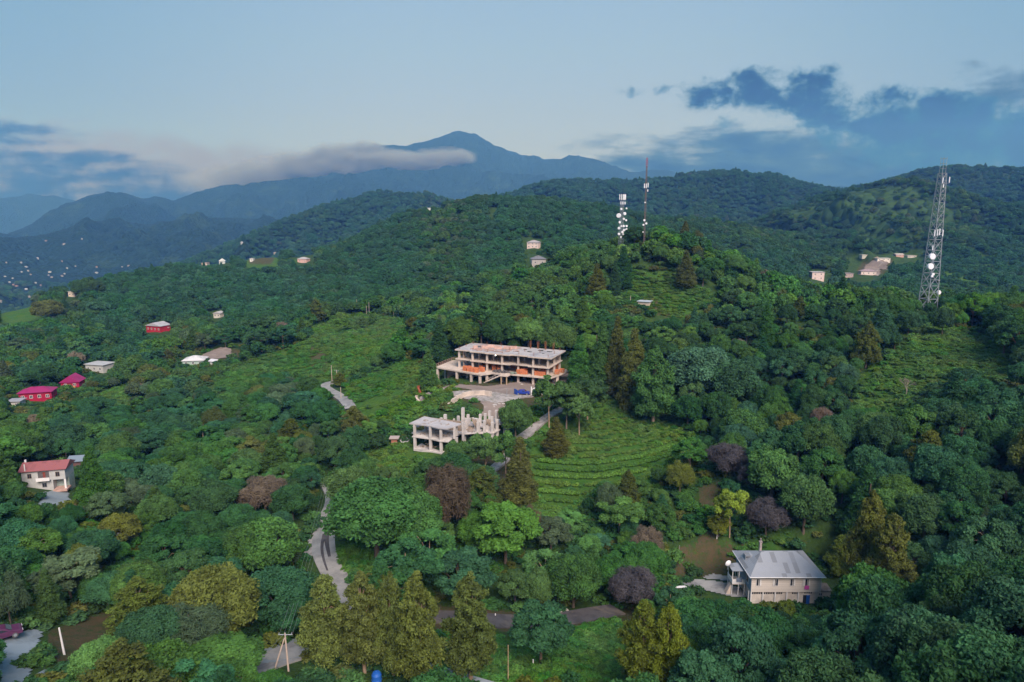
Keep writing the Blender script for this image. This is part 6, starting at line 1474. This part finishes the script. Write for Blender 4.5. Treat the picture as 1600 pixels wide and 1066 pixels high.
# kind, pixel x of stem, pixel y of crown top, pixel y of foot, crown width in pixels, tone, label
SPECIAL = [
 ('spire',688,503,566,42,'deep green','dark pointed tree behind the left end of the upper concrete frame'),
 ('broad',722,492,556,54,'mid green','tall full crown behind the left half of the upper concrete frame'),
 ('tall',752,476,548,44,'deep green','tallest dark crown right behind the middle of the upper concrete frame'),
 ('broad',782,486,550,54,'deep green','dark full crown behind the middle of the upper concrete frame, right of the tallest'),
 ('broad',826,494,552,52,'bright green','light green full crown behind the right half of the upper concrete frame'),
 ('broad',872,505,566,56,'mid green','green crown at the back right corner of the upper concrete frame'),
 ('spire',905,528,606,48,'mid green','pointed tree right of the upper concrete frame, nearest to it'),
 ('spire',940,508,612,52,'mid green','pointed tree between the upper concrete frame and the conifer pair'),
 ('spire',962,500,618,46,'dark olive','tall olive pointed tree just left of the conifer pair'),
 ('dome',128,438,466,28,'deep green','dark tree on the far left crest, left one of the pair behind the cream house'),
 ('dome',150,437,464,28,'deep green','dark tree on the far left crest, right one of the pair beside the white-roofed house'),
 ('dome',76,468,505,46,'dark olive','big dark tree at the right end of the far left meadow'),
 ('dome',488,364,386,16,'deep green','single dark tree on the skyline of the long left ridge'),
 ('dome',1112,402,430,40,'mid green','domed tree on the right shoulder of the mast knoll'),
 ('cedar',340,884,1012,138,'olive','huge olive cedar with a broad clumpy crown, biggest of the lower left cedars'),
 ('crypto',225,905,1015,84,'olive','narrower olive brown cedar just left of the huge olive cedar'),
 ('crypto',285,930,1020,60,'dark olive','small dark olive cedar squeezed between the two biggest olive cedars at lower left'),
 ('crypto',512,903,1040,76,'olive','olive cedar hiding the bend of the grey road, leftmost of the bottom row'),
 ('crypto',570,898,1052,72,'olive','second cedar from the left in the bottom row beside the road'),
 ('crypto',614,904,1056,62,'olive','slim third cedar from the left in the bottom row'),
 ('crypto',655,902,1078,72,'olive','fourth cedar from the left in the bottom row, next to a dark gap'),
 ('crypto',735,904,1066,78,'olive','free-standing pointed cedar with bare orange trunk in the grassy gap at the bottom'),
 ('crypto',1003,944,1085,74,'olive','left one of the twin olive cedars with bare trunks at the bottom edge'),
 ('crypto',1040,952,1090,74,'olive','right one of the twin olive cedars with bare trunks at the bottom edge'),
 ('crypto',1348,778,945,72,'olive','tall olive cedar with the highest tip right of the pale house'),
 ('crypto',1382,808,955,66,'dark olive','darker cedar against the right side of the tall olive cedar'),
 ('crypto',1310,838,900,40,'olive','small olive cedar just behind the right corner of the pale house'),
 ('crypto',1020,547,662,66,'mid green','big pointed conifer above the tea slope, right one of the pair'),
 ('spire',988,520,640,58,'dark olive','dark pointed conifer above the tea slope, left one of the pair'),
 ('spire',932,415,470,38,'dark olive','olive pointed conifer on the knoll slope, leftmost on that slope'),
 ('spire',973,388,452,38,'deep green','dark pointed conifer just below the dish-covered mast'),
 ('spire',1070,394,452,38,'dark olive','brownish pointed conifer on the right shoulder of the mast knoll'),
 ('spire',960,410,465,24,'teal green','slender bluish conifer between the two darker conifers on the knoll slope'),
 ('spire',150,703,800,52,'mid green','pointed conifer right of the house with the faded red roof'),
 ('spire',80,893,975,46,'mid green','pointed conifer above the grey yard at lower left'),
 ('spire',1033,775,825,38,'teal green','bluish pointed conifer below the tea slope'),
 ('spire',670,548,608,36,'mid green','pointed tree against the left corner of the upper concrete frame'),
 ('spire',1195,476,545,30,'mid green','column-shaped light green tree on the right slope below the ridge'),
 ('brush',700,722,842,80,'russet brown','russet brown half-dead conifer in the middle, right of the large green crowns'),
 ('spire',812,688,788,64,'dark olive','dark olive drooping conifer at the left edge of the tea slope'),
 ('spire',868,655,712,48,'dark olive','dark shaggy conifer beside the stony track'),
 ('brush',950,752,820,42,'grey green','grey green drooping tree below the tea slope'),
 ('crypto',980,738,800,36,'dark olive','small brown-stemmed cedar at the foot of the tea slope'),
 ('brush',1062,722,775,42,'olive','olive fan-shaped tree below the right end of the tea rows'),
 ('tall',1078,684,745,44,'mid green','smooth rounded tree at the right end of the tea rows'),
 ('brush',1135,692,745,62,'purple grey','purple-grey leafless-looking tree right of the tea slope, upper left of two'),
 ('brush',1178,712,768,54,'purple grey','purple-grey twiggy tree right of the tea slope, lower right of two'),
 ('brush',1196,782,838,66,'purple grey','purple-grey twiggy tree between the tea slope and the pale house'),
 ('brush',988,890,952,76,'purple grey','blackish purple tree beside the dark lane, left of the driveway'),
 ('brush',415,745,800,76,'grey brown','grey brown bare-twigged tree left of the winding road'),
 ('brush',18,900,985,60,'grey green','greyish feathery tree at the left picture edge above the yard'),
 ('brush',1010,822,885,52,'grey brown','pinkish grey twiggy tree on a thin stem above the purple tree'),
 ('brush',828,792,850,38,'russet brown','brownish pointed small tree below the dark drooping conifer'),
 ('bare',1095,962,1002,30,'grey brown','small leafless grey tree below the grey driveway'),
 ('bare',1130,995,1045,30,'grey brown','thin leafless tree near the bottom right of the driveway'),
 ('bare',1416,590,620,26,'grey brown','bare forked dead tree poking out of the right wood'),
 ('bush',1228,943,962,26,'yellow green','yellow green shrub right under the front wall of the pale house'),
 ('bush',1272,970,990,26,'yellow green','yellow green shrub down the slope from the blue door'),
 ('dome',1326,932,995,48,'blue green','bluish round tree at the lower right corner of the pale house'),
 ('dome',1255,742,830,80,'mid green','smooth bulging bright crown at the edge of the dark hollow on the right'),
 ('dome',1205,700,780,84,'mid green','smooth light green crown above the purple trees'),
 ('dome',1160,640,700,70,'mid green','domed light green crown between pointed conifer and dark hollow'),
 ('broad',1090,540,628,104,'blue green','broad pale bluish crown right of the big pointed conifer'),
 ('broad',1140,560,640,80,'teal green','teal crown on the right of the pale bluish crown'),
 ('tall',1140,765,840,40,'yellow green','slim yellowish tree on the clearing above the pale house'),
 ('crypto',1122,795,838,30,'olive','small olive tree with pale stem left of the purple-grey tree'),
 ('broad',590,745,875,150,'mid green','largest spreading green crown right of the winding road'),
 ('broad',545,730,800,70,'mid green','green crown leaning over the top of the winding road'),
 ('broad',650,770,870,90,'mid green','green crown between the largest spreading crown and the russet tree'),
 ('loose',790,785,880,110,'bright green','bright green leafy crown right of the russet tree'),
 ('loose',720,860,940,100,'teal green','dark teal leafy mass below the russet tree'),
 ('broad',806,624,690,50,'mid green','round bright tree right below the blue car at the yard edge'),
 ('tall',722,690,748,42,'mid green','tree cluster on bare pale stems in front of the lower frame, left'),
 ('tall',758,680,752,42,'mid green','tree cluster on bare pale stems in front of the lower frame, right'),
 ('tall',790,672,754,42,'mid green','third tree of the bare-stemmed cluster in front of the lower frame, nearest the track'),
 ('tall',858,592,668,44,'mid green','pale-stemmed tree by the right end of the yard wall'),
 ('tall',885,598,670,50,'mid green','pale-stemmed tree above the dark shaggy conifer'),
 ('tall',918,590,660,50,'deep green','dark pale-stemmed tree at the top of the tea slope'),
 ('tall',905,615,680,40,'mid green','smaller pale-stemmed tree at the upper edge of the tea slope'),
 ('dome',425,810,905,96,'mid green','domed green tree left of the winding road'),
 ('dome',385,825,905,70,'mid green','green crown to the left of the domed tree by the road'),
 ('loose',845,945,1035,100,'teal green','dark bluish green tree standing in the grass right of the free-standing cedar'),
 ('broad',330,1010,1075,150,'bright green','wide bright green crown at the bottom edge below the huge olive cedar'),
 ('broad',160,1000,1075,80,'bright green','yellowish green tree at the bottom edge right of the lone white pole'),
]
def plant_specials():
    rnd = random.Random(3)
    for kind, px, yt, yb, w, tone, label in SPECIAL:
        if w == 0: continue
        P = cast(px, yb); _, _, f = project(P.x, P.y, P.z)
        # height of a vertical whose foot and top project to these rows
        lo, hi = 0.5, 60
        for _ in range(30):
            md = (lo + hi) / 2
            if project(P.x, P.y, P.z + md)[1] > yt: lo = md
            else: hi = md
        rad = w / 2 * float(f) / FPX
        plant(kind, P, lo, rad, tone, label, rng=rnd)
        N_TREES[kind] = N_TREES.get(kind, 0) + 1

def auto_labels(trees):
    """words that lead to one tree: its look, the nearest thing one can find, and its rank there"""
    groups = {}
    for e, kind, tone, px, py, lab in trees:
        if lab: continue
        j = min(range(len(LANDMARKS)), key=lambda q: math.hypot(LANDMARKS[q][0] - px, LANDMARKS[q][1] - py))
        lx, ly, ln = LANDMARKS[j]; dx, dy = px - lx, py - ly
        side = ('left of' if dx < 0 else 'right of') if abs(dx) > abs(dy) else ('behind' if dy < 0 else 'below')
        if 'edge' in ln or 'corner' in ln: side = {'left of': 'a little in from', 'right of': 'hard against', 'behind': 'further up along', 'below': 'further down along'}[side]
        groups.setdefault((j, side, kind, tone), []).append((px, e))
    ordw = ['leftmost', 'second from left', 'third from left', 'fourth from left', 'fifth from left', 'sixth from left', 'seventh from left', 'eighth from left', 'ninth from left', 'tenth from left'] + ['far right'] * 99
    for (j, side, kind, tone), mem in groups.items():
        mem.sort(key=lambda q: q[0]); w = KIND_WORDS[kind][1].replace('broadleaf tree', 'tree')
        for k, (px, e) in enumerate(mem):
            s = f"{tone} {w} {side} {LANDMARKS[j][2]}"
            if len(mem) > 1: s = (ordw[k] + ' ' if k < len(mem) - 1 else 'rightmost ') + s
            e['label'] = ' '.join(s.split()[:16])

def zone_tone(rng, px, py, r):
    """the mix of greens differs from slope to slope, and far off it imitates haze"""
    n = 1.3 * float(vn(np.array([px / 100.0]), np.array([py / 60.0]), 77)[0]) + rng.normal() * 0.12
    if r > 430: base = [('teal green', .46), ('blue green', .14), ('deep green', .24), ('mid green', .10), ('grey green', .06)]  # distance haze put into the tree colours as bluer greens
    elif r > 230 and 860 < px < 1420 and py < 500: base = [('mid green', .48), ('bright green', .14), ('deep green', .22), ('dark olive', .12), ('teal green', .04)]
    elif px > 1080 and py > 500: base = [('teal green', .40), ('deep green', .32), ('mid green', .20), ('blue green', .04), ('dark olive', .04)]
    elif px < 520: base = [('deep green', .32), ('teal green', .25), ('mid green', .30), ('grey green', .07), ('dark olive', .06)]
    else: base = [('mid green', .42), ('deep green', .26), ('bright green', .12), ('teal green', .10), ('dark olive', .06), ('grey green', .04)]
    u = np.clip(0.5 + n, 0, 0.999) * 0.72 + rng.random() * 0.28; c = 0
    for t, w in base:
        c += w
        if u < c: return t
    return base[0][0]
def grow_forest():
    rng = np.random.default_rng(11); rnd = random.Random(8)
    # ---- near woods, tree by tree
    P = scatter_points(rng, 44, 430, lambda r: 4.75 + r * 0.0045)
    X, Y = P[:, 0], P[:, 1]; Z = height(X, Y); n = len(X)
    sz = 0.60 + 0.78 * rng.random(n) ** 1.4 + 0.40 * (fbm(X / 40, Y / 40, 31, 2))
    px, py, d = project(X, Y, Z)
    right = (px > 1080) & (py > 470)
    hgt = 7.6 * sz * np.where(right, 1.12, 1.0) * np.where(px < 500, 0.92, 1); rad = 3.3 * sz * (0.9 + 0.25 * rng.random(n))
    ok = (px > -260) & (px < 1860) & (py < 1260)
    so_, me_ = land_masks(X, Y, Z)
    ok &= ~near_road(X, Y, 1.6)
    for (x, y, q) in KEEPOFF: ok &= np.hypot(X - x, Y - y) > q + rad * 0.6
    for (x, y, q, hh) in used_spots: ok &= np.hypot(X - x, Y - y) > 0.62 * (q + rad * 0.75)
    ok &= ~((me_ > 0) & (rng.random(n) < 0.93)); ok &= ~((so_ > 0) & (rng.random(n) < 0.6))
    # shrink before giving up, so that low growth stands in front of what must stay in view
    for _ in range(3):
        b = blocked(X, Y, Z, hgt, rad)
        hgt = np.where(b, hgt * 0.62, hgt); rad = np.where(b, rad * 0.72, rad)
    ok &= ~blocked(X, Y, Z, hgt, rad) & (hgt > 1.4)
    ok &= visible(X, Y, Z, hgt, 3.0)
    X, Y, Z, hgt, rad = X[ok], Y[ok], Z[ok], hgt[ok], rad[ok]; n = len(X)
    px, py, d = project(X, Y, Z + hgt * 0.55)
    # front-to-back coverage: how much of the picture each tree really shows
    grid = np.zeros((134, 200), bool); show = np.zeros(n)
    for i in np.argsort(d):
        rx = rad[i] * FPX / d[i] / 8; ry = hgt[i] * 0.45 * FPX / d[i] / 8; cx, cy = px[i] / 8, py[i] / 8
        x0, x1, y0, y1 = int(max(0, cx - rx)), int(min(199, cx + rx)), int(max(0, cy - ry)), int(min(133, cy + ry))
        if x1 < x0 or y1 < y0: continue
        sub = grid[y0:y1 + 1, x0:x1 + 1]; yy, xx = np.mgrid[y0:y1 + 1, x0:x1 + 1]
        el = ((xx - cx) / (rx + .5)) ** 2 + ((yy - cy) / (ry + .5)) ** 2 <= 1
        show[i] = (el & ~sub).sum(); sub |= el
    kinds = ['broad', 'broad', 'broad', 'loose', 'loose', 'dome', 'broad', 'tall']
    top = set(np.argsort(-show)[:NEAR_TREES].tolist())
    stuffk = []; objs = []; okey = {}
    def obj_for(kind, v, tone, far):
        k = (kind, v, far)
        if k not in okey:
            crm, tkm, H, Rr, fm = PROTO[kind][v]; o = bpy.data.objects.new(f'forest{len(objs):03d}', fm if far else crm)
            okey[k] = len(objs); objs.append(o)
        return okey[k], PROTO[kind][v][2], PROTO[kind][v][3]
    pts, pk, rt, sc_, tc_ = [], [], [], [], []
    for i in range(n):
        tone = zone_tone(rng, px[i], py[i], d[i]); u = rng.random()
        kind = kinds[rng.integers(len(kinds))]
        if px[i] > 1080 and kind == 'tall': kind = 'loose'
        h = hgt[i]
        if u < 0.035: kind = 'spire'; h *= 1.25
        elif u < 0.06 and show[i] > 4: kind = 'crypto'; tone = 'dark olive'; h *= 1.3
        elif u < 0.085: kind = 'brush'; tone = ('grey green', 'dark olive', 'grey green', 'dark olive', 'grey green', 'grey brown')[rng.integers(6)]
        if h < 3.2: kind = 'bush'
        v = int(rng.integers(len(PROTO[kind])))
        if i in top:
            plant(kind, (X[i], Y[i], Z[i]), h, rad[i], tone, None, None, var=v, rng=rnd)
        else:
            k, H, Rr = obj_for(kind, v, tone, d[i] > 260)
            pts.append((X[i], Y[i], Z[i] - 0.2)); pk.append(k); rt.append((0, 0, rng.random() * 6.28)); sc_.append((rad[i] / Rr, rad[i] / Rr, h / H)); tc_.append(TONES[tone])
    print('near trees', n, 'hidden or small', len(pts))
    # ---- the woods farther off
    P = np.concatenate([scatter_points(rng, 430, 1250, lambda r: 5.4 + (r - 430) * 0.0045), scatter_points(rng, 1250, 2700, lambda r: 9.5 + (r - 1250) * 0.004)])
    X, Y = P[:, 0], P[:, 1]; Z = height(X, Y); n = len(X); px, py, d = project(X, Y, Z)
    big = np.where(d > 1250, 1.75, 1.0 + (d - 430) / 2600)
    sz = big * (0.58 + 0.80 * rng.random(n) ** 1.4 + 0.45 * fbm(X / 80, Y / 80, 31, 2))
    hgt = 7.2 * sz ** 0.9; rad = 3.6 * sz
    ok = (px > -180) & (px < 1780) & visible(X, Y, Z, hgt, 4.0)
    so_, me_ = land_masks(X, Y, Z); ok &= ~((me_ > 0) & (rng.random(n) < 0.72)) & ~((so_ > 0) & (rng.random(n) < 0.9))
    patch = fbm(X / 90, Y / 90, 51, 3); ok &= ~((patch > 0.42) & (rng.random(n) < 0.8) & (d > 700))
    for (x, y, q) in KEEPOFF: ok &= np.hypot(X - x, Y - y) > q + rad * 0.5
    ok &= ~blocked(X, Y, Z, hgt, rad)
    ks = ['broad', 'broad', 'dome', 'loose']
    for i in np.nonzero(ok)[0]:
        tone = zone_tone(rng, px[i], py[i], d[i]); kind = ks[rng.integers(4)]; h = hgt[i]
        if rng.random() < 0.05: kind = 'spire'; h *= 1.3
        v = int(rng.integers(len(PROTO[kind]))); k, H, Rr = obj_for(kind, v, tone, True)
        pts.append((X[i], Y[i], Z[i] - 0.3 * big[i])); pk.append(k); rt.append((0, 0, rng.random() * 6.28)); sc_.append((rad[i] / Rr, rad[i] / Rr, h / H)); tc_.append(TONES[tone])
    print('forest stuff', len(pts), 'object kinds', len(objs))
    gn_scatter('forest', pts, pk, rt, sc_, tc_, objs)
    auto_labels(TREE_LIST)
    # ---- bracken and tall grass on the open slopes
    b_ = [bpy.data.objects.new(f'bracken{v}', PROTO['bush'][v][4]) for v in range(2)]
    P = scatter_points(rng, 60, 520, lambda r: 0.95 + r * 0.0035); X, Y = P[:, 0], P[:, 1]; Z = height(X, Y); px, py, d = project(X, Y, Z); so_, me_ = land_masks(X, Y, Z)
    ok = (me_ > 0) & ~(in_poly(px, py, TEA_POLY) & (d < 240) & (rng.random(len(X)) < np.where(py > 715, .93, .55))) & (px > -20) & (px < 1620) & (py < 1090) & ~near_road(X, Y, .3) & (fbm(X / 9, Y / 9, 33, 3) > -0.30)
    for (x, y, q) in KEEPOFF: ok &= np.hypot(X - x, Y - y) > q
    X, Y, Z, d = X[ok], Y[ok], Z[ok], d[ok]; n = len(X); s = (0.20 + 0.28 * rng.random(n)) * (1 + d / 500)
    g = np.clip(0.5 + 1.2 * fbm(X / 16, Y / 16, 44, 3) + 0.2 * rng.normal(size=n), 0, 1)[:, None]
    tv = np.array([(0.056, 0.160, 0.024)]) * (1 - g) + np.array([(0.100, 0.180, 0.024)]) * g
    gn_scatter('bracken', np.stack([X, Y, Z - 0.2 * s], 1), rng.integers(0, 2, n), np.stack([0 * X, 0 * X, rng.random(n) * 6.28], 1), np.stack([s, s, s * (0.3 + 0.35 * rng.random(n))], 1), tv, b_)
    print('bracken', n)
    # ---- low growth: bushes, bramble and bracken
    objs2 = []
    for v in range(2): objs2.append(bpy.data.objects.new(f'undergrowth{v}', PROTO['bush'][v][4]))
    P = scatter_points(rng, 42, 460, lambda r: 1.55 + r * 0.0065)
    X, Y = P[:, 0], P[:, 1]; Z = height(X, Y); px, py, d = project(X, Y, Z); so_, me_ = land_masks(X, Y, Z); n = len(X)
    s = (0.22 + 0.5 * rng.random(n)) * (1 + d / 420); s = np.where(me_ > 0, s * 0.8, s)
    ok = (px > -160) & (px < 1760) & (py < 1160) & ~near_road(X, Y, 0.5) & ~((so_ > 0) & (rng.random(n) < 0.9)) & visible(X, Y, Z, 1, 1.0)
    for (x, y, q) in KEEPOFF: ok &= np.hypot(X - x, Y - y) > q
    tea = in_poly(px, py, TEA_POLY) & (d > 130) & (d < 240); ok &= ~(tea & (rng.random(n) < 0.97))
    patch = fbm(X / 14, Y / 14, 91, 3); ok &= (patch > -0.28)
    low = in_poly(px, py, CLEAR[13][0]) | in_poly(px, py, [(680,1000),(740,960),(960,965),(1000,1010),(980,1066),(640,1066)])
    ok &= ~(low & (rng.random(n) < 0.8))
    X, Y, Z, s, me_ = X[ok], Y[ok], Z[ok], s[ok], me_[ok]; n = len(X)
    tn = np.where(me_ > 0, np.where(rng.random(n) < .75, 2, 1), rng.choice([0, 0, 1, 1, 3], n)); k = rng.integers(0, 2, n); tv = np.array([TONES[q] for q in ('deep green', 'mid green', 'bright green', 'dark olive')])[tn]
    print('undergrowth', n)
    gn_scatter('undergrowth', np.stack([X, Y, Z - 0.25 * s], 1), k, np.stack([0 * X, 0 * X, rng.random(n) * 6.28], 1), np.stack([s, s, s * (0.45 + 0.4 * rng.random(n))], 1), tv, objs2)
NEAR_TREES = 300
TEA_POLY = [(820,790),(822,700),(870,665),(950,628),(1065,665),(1085,700),(1050,720),(1000,745),(930,760),(880,800)]
mats()
setup_sites()
build_land()
ground_works()
upper_frame()
lower_frame()
big_house()
houses()
masts()
cars()
small_things()
build_protos()
tea_rows()
plant_specials()
grow_forest()
def haze_box():
    x0, x1, y0, y1, z0, z1 = -10500, 10500, -60, 11500, -900, 1500
    v = [(x, y, z) for x in (x0, x1) for y in (y0, y1) for z in (z0, z1)]
    f = [(0, 1, 3, 2), (4, 6, 7, 5), (0, 4, 5, 1), (2, 3, 7, 6), (0, 2, 6, 4), (1, 5, 7, 3)]
    me = bpy.data.meshes.new('haze'); me.from_pydata(v, [], f); o = link('haze', me)
    m = bpy.data.materials.new('evening air'); m.use_nodes = True; t = NT(m.node_tree); t.n.clear()
    ou = t.new('ShaderNodeOutputMaterial'); pv = t.new('ShaderNodeVolumePrincipled'); t.l.new(pv.outputs[0], ou.inputs['Volume'])
    pv.inputs['Color'].default_value = (*HAZE_C, 1); pv.inputs['Absorption Color'].default_value = (1, 1, 1, 1); pv.inputs['Density'].default_value = HAZE_D; pv.inputs['Anisotropy'].default_value = 0.0
    me.materials.append(m); tag(o, kind='stuff')

def ridge_cloud():
    """bank of cloud lying against the high mountain: a closed body whose vapour thins towards its skin"""
    path = [(230, 292, 12), (300, 284, 24), (370, 278, 28), (430, 272, 28), (480, 263, 30), (520, 257, 32), (565, 252, 30), (610, 254, 25), (650, 257, 22), (690, 252, 20), (722, 248, 16), (748, 248, 6)]
    rc = 7850; n = 20; W_ = 520
    T = [(pix_dir(px, py)[0], pix_dir(px, py)[1] * rc, h * rc / FPX) for px, py, h in path]
    ts = np.linspace(T[0][0], T[-1][0], 40); zc = np.interp(ts, [t[0] for t in T], [t[1] for t in T]); hh = np.interp(ts, [t[0] for t in T], [t[2] for t in T])
    V, F = [], []
    for ta, z, h in zip(ts, zc, hh):
        c = 1 / math.sqrt(1 + ta * ta)
        for j in range(n):
            a = 2 * math.pi * j / n; r = rc + W_ * math.cos(a); V.append((r * ta * c, r * c, H0 + z + h * 1.05 * math.sin(a)))
    for i in range(len(ts) - 1):
        for j in range(n): F.append((i * n + j, i * n + (j + 1) % n, (i + 1) * n + (j + 1) % n, (i + 1) * n + j))
    F.append(tuple(range(n - 1, -1, -1))); F.append(tuple((len(ts) - 1) * n + j for j in range(n)))
    me = bpy.data.meshes.new('cloud'); me.from_pydata(V, [], F); o = link('cloud', me); tag(o, kind='stuff')
    m = bpy.data.materials.new('cloud vapour'); m.use_nodes = True; t = NT(m.node_tree); t.n.clear()
    ou = t.new('ShaderNodeOutputMaterial'); pv = t.new('ShaderNodeVolumePrincipled'); t.l.new(pv.outputs[0], ou.inputs['Volume'])
    P = t.new('ShaderNodeTexCoord').outputs['Object']; s = t.new('ShaderNodeSeparateXYZ'); t.l.new(P, s.inputs[0]); X, Y, Z = s.outputs
    u = t.ramp(t.m('DIVIDE', X, Y), float(ts[0]), float(ts[-1]), smooth=False)
    z0, z1 = float(zc.min()), float(zc.max()); h1 = float(hh.max())
    rp = t.new('ShaderNodeValToRGB'); t.l.new(u, rp.inputs[0]); e = rp.color_ramp
    while len(e.elements) < len(T): e.elements.new(0.5)
    for q, tt in zip(e.elements, T): q.position = (tt[0] - ts[0]) / (ts[-1] - ts[0]); q.color = ((tt[1] - z0) / (z1 - z0), tt[2] / h1, 0, 1)
    sc = t.new('ShaderNodeSeparateColor'); t.l.new(rp.outputs[0], sc.inputs[0])
    dz = t.m('DIVIDE', t.m('SUBTRACT', Z, t.m('ADD', H0 + z0, t.m('MULTIPLY', sc.outputs[0], z1 - z0))), t.m('MULTIPLY', sc.outputs[1], h1))
    rr = t.m('SQRT', t.m('ADD', t.m('MULTIPLY', X, X), t.m('MULTIPLY', Y, Y))); dr = t.m('DIVIDE', t.m('SUBTRACT', rr, rc), W_)
    fall = t.m('SUBTRACT', 1.0, t.m('ADD', t.m('MULTIPLY', dz, dz), t.m('MULTIPLY', dr, dr)))
    mpn = t.new('ShaderNodeMapping'); t.l.new(P, mpn.inputs[0]); mpn.inputs['Scale'].default_value = (1, 1, 2.2)
    nz = t.m('SUBTRACT', t.noise(mpn.outputs[0], 0.0028, 7, 0.62), 0.5)
    ends = t.m('MULTIPLY', t.ramp(u, 0.05, 0.5), t.ramp(u, 1.0, 0.93))
    den = t.m('MULTIPLY', t.m('MULTIPLY', t.ramp(t.m('ADD', fall, t.m('MULTIPLY', nz, 3.0)), 0.12, 1.1), CLOUD_D), ends)
    t.l.new(den, pv.inputs['Density']); pv.inputs['Color'].default_value = (0.93, 0.99, 1, 1); pv.inputs['Anisotropy'].default_value = 0.2
    m.cycles.volume_step_rate = 0.5
    me.materials.append(m)
CLOUD_D = 0.012
ridge_cloud()
haze_box()
